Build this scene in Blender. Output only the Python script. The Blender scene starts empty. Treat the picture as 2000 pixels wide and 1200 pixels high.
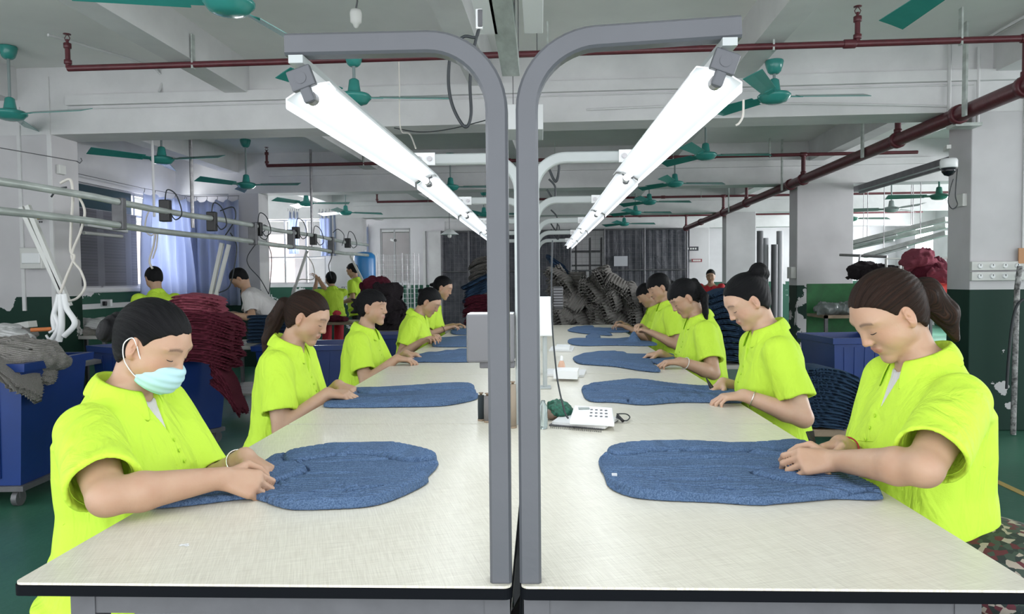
import bpy, bmesh, math, random
import numpy as np
from mathutils import Vector, Matrix
random.seed(7)
rng = np.random.default_rng(7)
C = bpy.context.scene.collection
SC = bpy.context.scene

# ------------------------------------------------------------------ camera
CZ, FPX, BA = 1.23, 1400.0, 0.032          # eye height, focal length in pixels, turn of the building against the table rows
yaw, pit, rol = 55 / 1400.0, 53 / 1400.0, 0.009
_F = Vector((-math.sin(yaw) * math.cos(pit), math.cos(yaw) * math.cos(pit), -math.sin(pit)))
_R0 = Vector((math.cos(yaw), math.sin(yaw), 0)); _U0 = _R0.cross(_F)
_R = _R0 * math.cos(rol) - _U0 * math.sin(rol); _U = _U0 * math.cos(rol) + _R0 * math.sin(rol)
cam_d = bpy.data.cameras.new('camera'); cam = bpy.data.objects.new('camera', cam_d); C.objects.link(cam)
cam_d.sensor_width = 36; cam_d.lens = FPX / 2000 * 36; cam_d.clip_start = .05; cam_d.clip_end = 200
m = Matrix.Identity(4)
for i in range(3):
    m[i][0], m[i][1], m[i][2] = _R[i], _U[i], -_F[i]
m[2][3] = CZ
cam.matrix_world = m
SC.camera = cam

# ------------------------------------------------------------------ world, exposure
w = bpy.data.worlds.new('world'); SC.world = w; w.use_nodes = True
w.node_tree.nodes['Background'].inputs[0].default_value = (.93, .96, 1.0, 1)
w.node_tree.nodes['Background'].inputs[1].default_value = 2.5
SC.view_settings.view_transform = 'Standard'; SC.view_settings.look = 'None'
SC.view_settings.gamma = 1; SC.view_settings.exposure = 0.22
SC.view_settings.use_curve_mapping = False
SC.cycles.max_bounces = 6; SC.cycles.diffuse_bounces = 4; SC.cycles.glossy_bounces = 3
SC.cycles.use_denoising = True; SC.cycles.sample_clamp_indirect = 6

def daylight(name, u, v, z, su, sz, rz, watts):      # added area light as daylight
    ld = bpy.data.lights.new(name, 'AREA'); ld.shape = 'RECTANGLE'; ld.size = su; ld.size_y = sz; ld.energy = watts; ld.color = (.95, .97, 1.0)
    o = bpy.data.objects.new(name, ld); C.objects.link(o)
    o.matrix_world = Matrix.Rotation(-BA, 4, 'Z') @ Matrix.Translation((u, v, z)) @ Matrix.Rotation(rz, 4, 'Z') @ Matrix.Rotation(-math.pi / 2, 4, 'X')
    return o
daylight('window_daylight', -5.95, 8.4, 1.8, 3.0, 1.2, math.pi / 2, 170)       # left window wall
daylight('window_daylight', -5.6, 14.85, 1.85, 1.5, 1.3, 0, 150)               # far left windows
daylight('window_daylight', 9.7, 8.0, 1.9, 9.0, 1.6, -math.pi / 2, 560)       # added fill light, outside the made-up openings of the right wall
daylight('window_daylight', 9.7, 16.5, 1.9, 6.0, 1.6, -math.pi / 2, 850)  # added fill light for the far half, outside the same made-up openings
def ray(px, py):
    return _F + _R * ((px - 1000) / FPX) + _U * ((600 - py) / FPX)
def P(px, py, Y):                          # point seen at pixel, at distance Y down the row
    d = ray(px, py); q = d * (Y / d.y); q.z += CZ; return q
def PZ(px, py, z):
    d = ray(px, py); q = d * ((z - CZ) / d.z); q.z += CZ; return q
MB_ = Matrix.Rotation(-BA, 4, 'Z')         # building frame -> world
def B(u, v, z=0): return MB_ @ Vector((u, v, z))
def Binv(p): return MB_.inverted() @ p

# ------------------------------------------------------------------ materials
MATS = {}
def nn(nt, t, **k):
    n = nt.nodes.new(t)
    for a, b in k.items():
        if a.startswith('i_'):
            key = a[2:]; key = int(key) if key.isdigit() else key.replace('_', ' ')
            n.inputs[key].default_value = b
        else: setattr(n, a, b)
    return n
def mat(name, col, rough=.6, metal=0, var=.0, vs=8, vcol=None, bump=0, bs=60, stretch=(1, 1, 1), emit=0, spec=.5, alpha=1, trans=0, sss=0, coat=0, world=False):
    if name in MATS: return MATS[name]
    mt = bpy.data.materials.new(name); mt.use_nodes = True; nt = mt.node_tree
    b = nt.nodes['Principled BSDF']; L = nt.links.new
    c4 = (*col, 1)
    b.inputs['Base Color'].default_value = c4; b.inputs['Roughness'].default_value = rough
    b.inputs['Metallic'].default_value = metal; b.inputs['Specular IOR Level'].default_value = spec
    b.inputs['Alpha'].default_value = alpha; b.inputs['Transmission Weight'].default_value = trans
    if coat: b.inputs['Coat Weight'].default_value = coat
    if sss:
        b.inputs['Subsurface Weight'].default_value = sss; b.inputs['Subsurface Radius'].default_value = (.012, .005, .003); b.inputs['Subsurface Scale'].default_value = 1
    if emit:
        b.inputs['Emission Color'].default_value = c4; b.inputs['Emission Strength'].default_value = emit
    if var or bump:
        if world:
            g = nn(nt, 'ShaderNodeNewGeometry'); src = g.outputs['Position']
        else:
            g = nn(nt, 'ShaderNodeTexCoord'); src = g.outputs['Object']
        mp = nn(nt, 'ShaderNodeMapping'); mp.inputs['Scale'].default_value = stretch; L(src, mp.inputs[0])
    if var:
        n = nn(nt, 'ShaderNodeTexNoise', i_Scale=vs, i_Detail=5.0, i_Roughness=.6); L(mp.outputs[0], n.inputs['Vector'])
        r = nn(nt, 'ShaderNodeValToRGB'); r.color_ramp.elements[0].position = .35; r.color_ramp.elements[1].position = .68
        v2 = vcol or tuple(max(0, x * (1 - var)) for x in col)
        r.color_ramp.elements[0].color = (*v2, 1); r.color_ramp.elements[1].color = c4
        L(n.outputs[0], r.inputs[0]); L(r.outputs[0], b.inputs['Base Color'])
    if bump:
        n = nn(nt, 'ShaderNodeTexNoise', i_Scale=bs, i_Detail=4.0); L(mp.outputs[0], n.inputs['Vector'])
        bp = nn(nt, 'ShaderNodeBump', i_Strength=bump, i_Distance=.01); L(n.outputs[0], bp.inputs['Height']); L(bp.outputs[0], b.inputs['Normal'])
    MATS[name] = mt
    return mt

W_ = (.66, .655, .66)
M = dict(
 ceil=mat('ceiling_paint', (.82, .82, .80), .8, var=.12, vs=.8, bump=.15, bs=3, world=True),
 beam=mat('beam_paint', (.70, .695, .70), .7, var=.14, vs=2.2, bump=.25, bs=9, world=True),
 post=mat('post_paint', (.085, .09, .102), .38, var=.10, vs=6, bump=.04, bs=80),
 postw=mat('pale_post_paint', (.40, .43, .43), .38, var=.08, vs=6),
 galv=mat('galvanised_steel', (.58, .63, .60), .35, metal=.25, var=.35, vs=14, stretch=(1, .3, 1)),
 steel=mat('bare_steel', (.42, .41, .42), .35, metal=.8, var=.4, vs=20),
 darksteel=mat('dark_steel', (.16, .16, .17), .5, metal=.5, var=.3),
 white=mat('white_enamel', (.78, .79, .80), .35),
 offwhite=mat('off_white_plastic', (.62, .62, .60), .5),
 black=mat('black_plastic', (.012, .012, .014), .45),
 blackrub=mat('black_edge_band', (.003, .004, .006), .7, spec=.1),
 red=mat('maroon_pipe_paint', (.115, .022, .03), .38, var=.3, vs=18, bump=.1, bs=50, world=True),
 teal=mat('teal_fan_enamel', (.04, .26, .23), .22, var=.08),
 tealpale=mat('pale_fan_enamel', (.25, .3, .29), .3),
 wirew=mat('white_cable', (.66, .62, .57), .5),
 wireb=mat('black_cable', (.02, .025, .03), .5),
 tube=mat('lamp_tube_glass', (.93, .96, 1.0), .3, emit=2.6),
 bin=mat('blue_bin_plastic', (.010, .04, .20), .35, var=.15, vs=4),
 tank=mat('bright_blue_tank', (.03, .22, .55), .3),
 tableleg=mat('grey_table_frame', (.11, .11, .12), .5, var=.2, vs=15),
 wood=mat('worn_wood', (.30, .22, .15), .6, var=.3, vs=12),
 shelf=mat('grey_board', (.42, .40, .38), .6, var=.2, vs=6),
 glass=mat('window_frame_paint', (.35, .35, .36), .4),
)
def wall_mat(name, white, green, top=1.12, chip=.60):
    mt = bpy.data.materials.new(name); mt.use_nodes = True; nt = mt.node_tree; L = nt.links.new
    b = nt.nodes['Principled BSDF']; g = nn(nt, 'ShaderNodeNewGeometry')
    sx = nn(nt, 'ShaderNodeSeparateXYZ'); L(g.outputs['Position'], sx.inputs[0])
    n1 = nn(nt, 'ShaderNodeTexNoise', i_Scale=1.6, i_Detail=4.0); L(g.outputs['Position'], n1.inputs['Vector'])
    n2 = nn(nt, 'ShaderNodeTexNoise', i_Scale=2.1, i_Detail=8.0, i_Roughness=.55); L(g.outputs['Position'], n2.inputs['Vector'])
    r1 = nn(nt, 'ShaderNodeValToRGB'); r1.color_ramp.elements[0].position = .32; r1.color_ramp.elements[1].position = .6
    r1.color_ramp.elements[0].color = (*[x * .84 for x in white], 1); r1.color_ramp.elements[1].color = (*white, 1); L(n1.outputs[0], r1.inputs[0])
    # paint line with a chipped edge
    a = nn(nt, 'ShaderNodeMath', operation='SUBTRACT', i_0=top); L(sx.outputs[2], a.inputs[1])
    gt = nn(nt, 'ShaderNodeMath', operation='GREATER_THAN', i_1=0.0); L(a.outputs[0], gt.inputs[0])
    ch = nn(nt, 'ShaderNodeMath', operation='MULTIPLY', i_1=-.10); L(a.outputs[0], ch.inputs[0])
    ad = nn(nt, 'ShaderNodeMath', operation='ADD'); L(n2.outputs[0], ad.inputs[0]); L(ch.outputs[0], ad.inputs[1])
    lt = nn(nt, 'ShaderNodeMath', operation='LESS_THAN', i_1=chip); L(ad.outputs[0], lt.inputs[0])
    mu = nn(nt, 'ShaderNodeMath', operation='MULTIPLY'); L(gt.outputs[0], mu.inputs[0]); L(lt.outputs[0], mu.inputs[1])
    mx = nn(nt, 'ShaderNodeMix', data_type='RGBA'); L(mu.outputs[0], mx.inputs[0]); L(r1.outputs[0], mx.inputs[6]); mx.inputs[7].default_value = (*green, 1)
    L(mx.outputs[2], b.inputs['Base Color']); b.inputs['Roughness'].default_value = .6; b.inputs['Specular IOR Level'].default_value = .3
    bp = nn(nt, 'ShaderNodeBump', i_Strength=.25, i_Distance=.01); L(n2.outputs[0], bp.inputs['Height']); L(bp.outputs[0], b.inputs['Normal'])
    MATS[name] = mt; return mt
M['wall'] = wall_mat('wall_paint_white_over_green', (.68, .67, .69), (.018, .085, .055))
M['col'] = wall_mat('column_paint_white_over_green', (.60, .585, .60), (.008, .036, .025), chip=.555)

def floor_mat():
    mt = bpy.data.materials.new('green_floor_paint'); mt.use_nodes = True; nt = mt.node_tree; L = nt.links.new
    b = nt.nodes['Principled BSDF']; g = nn(nt, 'ShaderNodeNewGeometry')
    n1 = nn(nt, 'ShaderNodeTexNoise', i_Scale=.9, i_Detail=8.0); L(g.outputs['Position'], n1.inputs['Vector'])
    r = nn(nt, 'ShaderNodeValToRGB'); r.color_ramp.elements[0].position = .35; r.color_ramp.elements[1].position = .66
    r.color_ramp.elements[0].color = (.035, .12, .08, 1); r.color_ramp.elements[1].color = (.06, .19, .125, 1); L(n1.outputs[0], r.inputs[0])
    L(r.outputs[0], b.inputs['Base Color'])
    n2 = nn(nt, 'ShaderNodeTexNoise', i_Scale=25.0, i_Detail=3.0); L(g.outputs['Position'], n2.inputs['Vector'])
    mr = nn(nt, 'ShaderNodeMapRange', i_3=.22, i_4=.5); L(n1.outputs[0], mr.inputs[0]); L(mr.outputs[0], b.inputs['Roughness'])
    bp = nn(nt, 'ShaderNodeBump', i_Strength=.12, i_Distance=.01); L(n2.outputs[0], bp.inputs['Height']); L(bp.outputs[0], b.inputs['Normal'])
    return mt
M['floor'] = floor_mat()
def table_mat():
    mt = bpy.data.materials.new('cream_laminate'); mt.use_nodes = True; nt = mt.node_tree; L = nt.links.new
    b = nt.nodes['Principled BSDF']; g = nn(nt, 'ShaderNodeNewGeometry')
    hs = []
    for sc_, rot in (((620, 16, 1), .9), ((16, 620, 1), .9), ((90, 500, 1), .2)):
        mp = nn(nt, 'ShaderNodeMapping', vector_type='TEXTURE'); mp.inputs['Scale'].default_value = (1 / sc_[0], 1 / sc_[1], 1); mp.inputs['Rotation'].default_value = (0, 0, rot * .35)
        L(g.outputs['Position'], mp.inputs[0])
        n = nn(nt, 'ShaderNodeTexNoise', i_Scale=1.0, i_Detail=2.0); L(mp.outputs[0], n.inputs['Vector']); hs.append(n)
    a = nn(nt, 'ShaderNodeMath', operation='ADD'); L(hs[0].outputs[0], a.inputs[0]); L(hs[1].outputs[0], a.inputs[1])
    n3 = nn(nt, 'ShaderNodeTexNoise', i_Scale=3.0, i_Detail=2.0); L(g.outputs['Position'], n3.inputs['Vector'])
    r = nn(nt, 'ShaderNodeValToRGB'); r.color_ramp.elements[0].position = .36; r.color_ramp.elements[1].position = .64
    r.color_ramp.elements[0].color = (.57, .535, .45, 1); r.color_ramp.elements[1].color = (.74, .71, .61, 1)
    h = nn(nt, 'ShaderNodeMath', operation='MULTIPLY', i_1=.5); L(a.outputs[0], h.inputs[0]); L(h.outputs[0], r.inputs[0]); L(r.outputs[0], b.inputs['Base Color'])
    b.inputs['Roughness'].default_value = .30; b.inputs['Specular IOR Level'].default_value = .45
    bp = nn(nt, 'ShaderNodeBump', i_Strength=.10, i_Distance=.002); L(a.outputs[0], bp.inputs['Height']); L(bp.outputs[0], b.inputs['Normal'])
    return mt
M['top'] = table_mat()

# ------------------------------------------------------------------ mesh helpers
WM = {}                                    # world matrices of objects built here
def tag(o, label=None, cat=None, group=None, kind=None):
    if label: o['label'] = label
    if cat: o['category'] = cat
    if group: o['group'] = group
    if kind: o['kind'] = kind
    return o
def empty(name, loc, label=None, cat=None, group=None, rz=0, kind=None):
    o = bpy.data.objects.new(name, None); C.objects.link(o)
    o.empty_display_size = .1
    mm = Matrix.Translation(Vector(loc)) @ Matrix.Rotation(rz, 4, 'Z')
    o.matrix_world = mm; WM[o] = mm
    return tag(o, label, cat, group, kind)
def link_mesh(name, me, mt, parent=None, org=None, local=False, smooth=None):
    """me has world coordinates unless local"""
    o = bpy.data.objects.new(name, me); C.objects.link(o)
    if mt is not None and not me.materials: me.materials.append(mt)
    if parent is not None:
        o.parent = parent; WM[o] = WM[parent]
        if not local: me.transform(WM[parent].inverted())
    elif org is not None and not local:
        mm = Matrix.Translation(Vector(org)); me.transform(mm.inverted()); o.matrix_world = mm; WM[o] = mm
    elif org is not None:
        mm = Matrix.Translation(Vector(org)); o.matrix_world = mm; WM[o] = mm
    else: WM[o] = Matrix.Identity(4)
    if smooth is not None:
        me.shade_smooth() if smooth else me.shade_flat()
    return o
class MB:
    def __init__(s, m=None): s.v = []; s.f = []; s.m = m; s.sm = []
    def add(s, vs, fs, m=None, smooth=False):
        n = len(s.v)
        for p in vs:
            p = Vector(p)
            if m is not None: p = m @ p
            if s.m is not None: p = s.m @ p
            s.v.append(p)
        for f in fs: s.f.append(tuple(i + n for i in f)); s.sm.append(smooth)
    def box(s, a, b, m=None):
        x0, y0, z0 = [min(a[i], b[i]) for i in range(3)]; x1, y1, z1 = [max(a[i], b[i]) for i in range(3)]
        s.add([(x0, y0, z0), (x1, y0, z0), (x1, y1, z0), (x0, y1, z0), (x0, y0, z1), (x1, y0, z1), (x1, y1, z1), (x0, y1, z1)],
              [(0, 3, 2, 1), (4, 5, 6, 7), (0, 1, 5, 4), (1, 2, 6, 5), (2, 3, 7, 6), (3, 0, 4, 7)], m); return s
    def bevbox(s, a, b, r=.004, m=None):
        bm = bmesh.new(); bmesh.ops.create_cube(bm, size=1)
        for v in bm.verts: v.co = Vector([(a[i] + b[i]) / 2 + v.co[i] * abs(b[i] - a[i]) for i in range(3)])
        bmesh.ops.bevel(bm, geom=bm.edges[:], offset=r, segments=2, affect='EDGES', profile=.5)
        bm.verts.ensure_lookup_table()
        s.add([v.co for v in bm.verts], [[v.index for v in f.verts] for f in bm.faces], m); bm.free(); return s
    def beam(s, p0, p1, w_, h_, up=(0, 0, 1)):
        p0, p1 = Vector(p0), Vector(p1); d = (p1 - p0).normalized(); side = d.cross(Vector(up)).normalized(); u2 = side.cross(d)
        vs = [p + side * (sx * w_ / 2) + u2 * (sz * h_ / 2) for p in (p0, p1) for sx, sz in ((-1, -1), (1, -1), (1, 1), (-1, 1))]
        s.add(vs, [(0, 1, 2, 3), (7, 6, 5, 4), (0, 4, 5, 1), (1, 5, 6, 2), (2, 6, 7, 3), (3, 7, 4, 0)]); return s
    def tube(s, pts, r, n=10, caps=True):
        pts = [Vector(p) for p in pts]; rs = r if isinstance(r, (list, tuple)) else [r] * len(pts)
        rings = []; prev = None
        for i, p in enumerate(pts):
            d = (pts[min(i + 1, len(pts) - 1)] - pts[max(i - 1, 0)])
            if d.length < 1e-9: d = Vector((0, 0, 1))
            d.normalize()
            if prev is None:
                a = d.orthogonal().normalized()
            else:
                a = (prev - d * prev.dot(d))
                a = a.normalized() if a.length > 1e-6 else d.orthogonal().normalized()
            prev = a; b_ = d.cross(a)
            rings.append([p + (a * math.cos(2 * math.pi * k / n) + b_ * math.sin(2 * math.pi * k / n)) * rs[i] for k in range(n)])
        vs = [q for g in rings for q in g]; fs = []
        for i in range(len(pts) - 1):
            for k in range(n):
                fs.append((i * n + k, i * n + (k + 1) % n, (i + 1) * n + (k + 1) % n, (i + 1) * n + k))
        s.add(vs, fs, smooth=True)
        if caps: s.add(rings[0], [tuple(range(n))[::-1]]); s.add(rings[-1], [tuple(range(n))])
        return s
    def lathe(s, prof, c=(0, 0, 0), n=20, m=None):
        vs = []; fs = []
        for r, z in prof:
            for k in range(n): vs.append((c[0] + r * math.cos(2 * math.pi * k / n), c[1] + r * math.sin(2 * math.pi * k / n), c[2] + z))
        for i in range(len(prof) - 1):
            for k in range(n): fs.append((i * n + k, i * n + (k + 1) % n, (i + 1) * n + (k + 1) % n, (i + 1) * n + k))
        s.add(vs, fs, m, smooth=True); return s
    def prism(s, poly, axis, a, b):
        """poly in the two other axes, extruded along axis from a to b"""
        n = len(poly)
        def mk(q, t):
            q = list(q); q.insert(axis, t); return q
        s.add([mk(q, a) for q in poly] + [mk(q, b) for q in poly],
              [tuple(range(n))[::-1], tuple(range(n, 2 * n))] + [(k, (k + 1) % n, n + (k + 1) % n, n + k) for k in range(n)]); return s
    def build(s, name, mt, parent=None, org=None, local=False, normals=True):
        me = bpy.data.meshes.new(name); me.from_pydata([tuple(v) for v in s.v], [], s.f)
        me.polygons.foreach_set('use_smooth', s.sm)
        if normals:
            bm = bmesh.new(); bm.from_mesh(me); bmesh.ops.recalc_face_normals(bm, faces=bm.faces); bm.to_mesh(me); bm.free()
        me.update()
        return link_mesh(name, me, mt, parent, org, local)
def structure(name, mb, mt, parent=None, label=None):
    o = mb.build(name, mt, parent)
    if parent is None: tag(o, label, None, None, 'structure')
    return o
def dup(root, mm, label=None, group=None, cat=None):
    """copy a top-level thing with copies of its parts and sub-parts"""
    r = root.copy(); C.objects.link(r); r.matrix_world = mm; WM[r] = mm
    if label: r['label'] = label
    if group: r['group'] = group
    if cat: r['category'] = cat
    def rec(a, b):
        for ch in list(a.children):
            c = ch.copy(); C.objects.link(c); c.parent = b; c.matrix_parent_inverse = ch.matrix_parent_inverse; rec(ch, c)
    rec(root, r)
    return r
def bez(pts, n=8):
    """smooth curve through points (Catmull-Rom)"""
    pts = [Vector(p) for p in pts]; out = []
    for i in range(len(pts) - 1):
        p0, p1, p2, p3 = pts[max(i - 1, 0)], pts[i], pts[i + 1], pts[min(i + 2, len(pts) - 1)]
        for k in range(n):
            t = k / n
            out.append(.5 * ((2 * p1) + (p2 - p0) * t + (2 * p0 - 5 * p1 + 4 * p2 - p3) * t * t + (3 * p1 - p0 - 3 * p2 + p3) * t ** 3))
    out.append(pts[-1]); return out
# ================================================================== the building
CEIL = 3.08; BB = 2.51                      # ceiling, underside of the cross beams
COLV = [5.9, 10.1, 14.3, 18.5]
UL, UR = -4.37, 3.20                        # column faces towards the hall
f_ = MB(MB_); f_.box((-9, -.6, -.1), (12, 30, 0)); structure('floor', f_, M['floor'], label='green painted concrete floor with a dull shine')
f_ = MB(MB_); f_.box((-9, -1.6, CEIL), (12, 30, CEIL + .15)); structure('ceiling', f_, M['ceil'], label='off-white concrete ceiling slab')
ln = MB(MB_); ln.box((2.55, 3.0, 0), (2.6, 5.3, .002)); ln.box((2.55, 6.6, 0), (2.6, 11, .002)); 
tag(ln.build('floor_line', mat('yellow_line_paint', (.35, .25, .06), .6), org=B(2.55, 3)), 'thin worn yellow line painted on the green floor at right', 'floor marking')

ti = 1
for i, v in enumerate(COLV):
    b_ = MB(MB_)
    b_.box((-9, v, BB), (12, v + .34, CEIL))
    b_.box((-4.2, v - .045, 2.745), (5, v, 2.83))                           # ledge along the beam
    structure('trim_%d' % ti, b_, M['beam'], label='white cross beam under the ceiling, number %d from the camera' % (i + 1)); ti += 1
for u in (-4.85, -2.8, -.75, 1.3, 3.35, 5.4):
    b_ = MB(MB_); b_.box((u, -1.6, 2.81), (u + .19, 24, CEIL)); structure('trim_%d' % ti, b_, M['beam'], label='white secondary beam running down the hall'); ti += 1

def column(u0, u1, v, d, label):
    c = MB(MB_); c.bevbox((u0, v, 0), (u1, v + d, BB + .01), .008)
    global ti
    o = structure('wall_column_%d' % ti, c, M['col'], label=label); ti += 1
    return o
colR1 = column(UR, 4.55, 5.9, .34, 'wide peeling white and green column nearest at right')
colR2 = column(UR, 3.95, 10.1, .34, 'white and green column, second at right')
column(UR - .02, 3.75, 14.3, .34, 'white and green column, third at right')
column(UR - .02, 3.7, 18.5, .34, 'white column at the corner of the dark partition')
colL1 = column(-4.98, UL, 5.9, .34, 'white and green column at the left windows')
colL2 = column(-4.82, UL, 10.1, .34, 'white and green column, second at left')
column(-4.72, -4.05, 14.3, .34, 'white column, third at left')
# ribs and conduits down the near columns
rb = MB(MB_); rb.box((UL + .003, 5.885, .5), (UL - .03, 5.9, 3.0)); rb.box((UL - .27, 5.885, 1.0), (UL - .30, 5.9, 2.75)); rb.box((UL - .52, 5.885, 1.2), (UL - .55, 5.9, 3.0))
structure('trim_%d' % ti, rb, M['beam'], label='painted conduit strips on the left column'); ti += 1
rb = MB(MB_); rb.box((UR + .38, 5.88, 1.35), (UR + .44, 5.9, 3.0)); rb.box((UR + .52, 5.885, 1.35), (UR + .56, 5.9, 3.0)); rb.tube([(UR + .02, 5.86, 3.0), (UR + .02, 5.86, 2.4)], .012)
structure('trim_%d' % ti, rb, M['beam'], label='painted conduit strips on the near right column'); ti += 1

# left outside wall, bay one: window wall along u = -5.6
def wall_with_window(name, fr, a0, a1, wz0, wz1, w0, w1, ztop=CEIL, mt=None, th=.16):
    """fr maps (along, out, z); opening from w0..w1, wz0..wz1"""
    g = MB(fr)
    g.box((a0, 0, 0), (a1, th, wz0)); g.box((a0, 0, wz1), (a1, th, ztop))
    g.box((a0, 0, wz0), (w0, th, wz1)); g.box((w1, 0, wz0), (a1, th, wz1))
    return structure(name, g, mt or M['wall'])
FL = MB_ @ Matrix(((0, -1, 0, -5.6), (1, 0, 0, 0), (0, 0, 1, 0), (0, 0, 0, 1)))    # along v, out to -u
wall_with_window('wall_left', FL, 3.0, 10.3, 1.18, 2.42, 6.9, 9.95)
g = MB(FL)                                                                   # ledge, skirting trunking below window
g.box((6.2, -.05, 1.13), (10.1, 0, 1.17)); g.box((6.3, -.06, .93), (10, 0, .99)); structure('trim_%d' % ti, g, M['beam'], label='white window sill and wiring duct at left'); ti += 1
# outer window: steel frames and dark mesh screens
def window(n, fr, w0, w1, z0, z1, bars, trans_z=None, label=''):
    g = MB(fr); t = .04
    g.box((w0, .04, z0), (w1, .09, z0 + t)); g.box((w0, .04, z1 - t), (w1, .09, z1))
    for b_ in [w0] + bars + [w1 - t]: g.box((b_, .04, z0), (b_ + t, .09, z1))
    if trans_z: g.box((w0, .045, trans_z), (w1, .085, trans_z + .03))
    o = g.build('window_%d' % n, M['glass']); tag(o, label, None, None, 'structure'); return o
window(1, FL, 6.9, 9.95, 1.18, 2.42, [7.6, 8.4, 9.1, 9.45], 2.1, 'grey framed window behind dark mesh at left')
def mesh_mat():
    mt = bpy.data.materials.new('dark_window_mesh'); mt.use_nodes = True; nt = mt.node_tree; L = nt.links.new
    b = nt.nodes['Principled BSDF']; tc = nn(nt, 'ShaderNodeTexCoord')
    br = nn(nt, 'ShaderNodeTexBrick', i_Scale=14.0); br.inputs['Color1'].default_value = (.035, .035, .045, 1); br.inputs['Color2'].default_value = (.05, .05, .065, 1); br.inputs['Mortar'].default_value = (.10, .10, .12, 1)
    br.inputs['Mortar Size'].default_value = .03; br.offset = 0
    mp = nn(nt, 'ShaderNodeMapping'); mp.inputs['Rotation'].default_value = (math.pi / 2, 0, math.pi / 2); L(tc.outputs['Object'], mp.inputs[0]); L(mp.outputs[0], br.inputs[0]); L(br.outputs[0], b.inputs['Base Color']); b.inputs['Roughness'].default_value = .5
    return mt
M['wmesh'] = mesh_mat()
g = MB(FL)
g.box((7.62, .012, 1.2), (9.12, .03, 2.12))
g.box((6.94, .012, 1.2), (7.6, .03, 2.4))
tag(g.build('window_screen', M['wmesh'], org=B(-5.6, 8)), 'dark fine mesh screen across the left window', 'window screen')
g = MB(FL); g.box((7.62, .03, 2.13), (9.05, .045, 2.4))
tag(g.build('window_film', mat('dark_teal_film', (.015, .045, .06), .25), org=B(-5.6, 8.4, 2.2)), 'dark teal pane over the mesh screen', 'window pane')
# jog one: wall facing the camera behind the second left column
FJ = MB_ @ Matrix.Translation((0, 10.3, 0))
wall_with_window('wall_left_jog', FJ, -5.76, -4.5, 1.18, 2.38, -5.55, -4.86)
window(2, FJ, -5.55, -4.86, 1.18, 2.38, [-5.2], 1.75, 'grey framed window behind the blue curtain')
# jog two: window wall facing the camera beyond the second left column
FK = MB_ @ Matrix.Translation((0, 14.45, 0))
wall_with_window('wall_left_far', FK, -6.6, -4.05, 1.18, 2.52, -6.3, -4.86)
window(3, FK, -6.3, -4.86, 1.18, 2.52, [-5.75, -5.3], 1.72, 'wide bright window at far left with white frames')
g = MB(MB_); g.box((-6.6, 10.46, 0), (-6.45, 14.45, 1.18)); structure('wall_left_low', g, M['wall'])
# third: far left wall, in front of the partition
FN = MB_ @ Matrix.Translation((0, 18.45, 0))
wall_with_window('wall_back_left', FN, -6.6, -3.05, 1.18, 2.60, -4.75, -3.95)
window(4, FN, -4.75, -3.95, 1.18, 2.6, [-4.4], None, 'narrow bright window beside the far blue curtain')
g = MB(MB_); g.box((-3.45, 18.36, 0), (-3.1, 18.5, 2.51)); g.box((-3.62, 18.4, 0), (-3.55, 18.45, 2.51)); structure('trim_%d' % ti, g, M['beam'], label='white pilaster at the far left corner'); ti += 1

# right side: far outer wall, with openings added to let light in
g = MB(MB_); g.box((9.2, -2, 0), (9.35, 24, 1.0)); g.box((9.2, -2, 2.75), (9.35, 24, CEIL)); [g.box((9.2, q_, 1.0), (9.35, q_ + .4, 2.75)) for q_ in range(-2, 19, 3)]; g.box((9.2, 19.5, 1.0), (9.35, 24, 2.75)); g.box((9.2, 12.2, 1.0), (9.35, 13.6, 2.75)); g.box((9.2, 17.2, 1.0), (9.35, 18.6, 2.75)); structure('wall_right', g, M['wall'])
g = MB(MB_); g.box((3.9, 20.6, 0), (9.3, 20.75, CEIL)); structure('wall_back_right', g, M['wall'])
g = MB(MB_); g.box((-9, 23.6, 0), (4, 23.75, CEIL)); structure('wall_back', g, M['wall'])
# outside: a brick-tinged building front seen washed out through the far windows
g = MB(MB_); g.box((-14, 26, -1), (-6, 26.3, 7)); g.box((-12, 14, -1), (-11.7, 26, 7))
def far_front():
    mt = bpy.data.materials.new('washed_out_front'); mt.use_nodes = True; nt = mt.node_tree; L = nt.links.new
    b = nt.nodes['Principled BSDF']; g2 = nn(nt, 'ShaderNodeNewGeometry')
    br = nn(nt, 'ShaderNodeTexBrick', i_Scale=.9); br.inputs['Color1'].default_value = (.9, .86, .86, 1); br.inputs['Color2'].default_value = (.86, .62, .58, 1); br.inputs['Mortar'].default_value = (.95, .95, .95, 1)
    mp = nn(nt, 'ShaderNodeMapping'); mp.inputs['Rotation'].default_value = (math.pi / 2, 0, 0); L(g2.outputs['Position'], mp.inputs[0]); L(mp.outputs[0], br.inputs[0]); L(br.outputs[0], b.inputs['Base Color']); return mt
tag(g.build('neighbouring_building', far_front(), org=B(-10, 26)), 'pale brick building front outside the far left windows', 'building')

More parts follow.
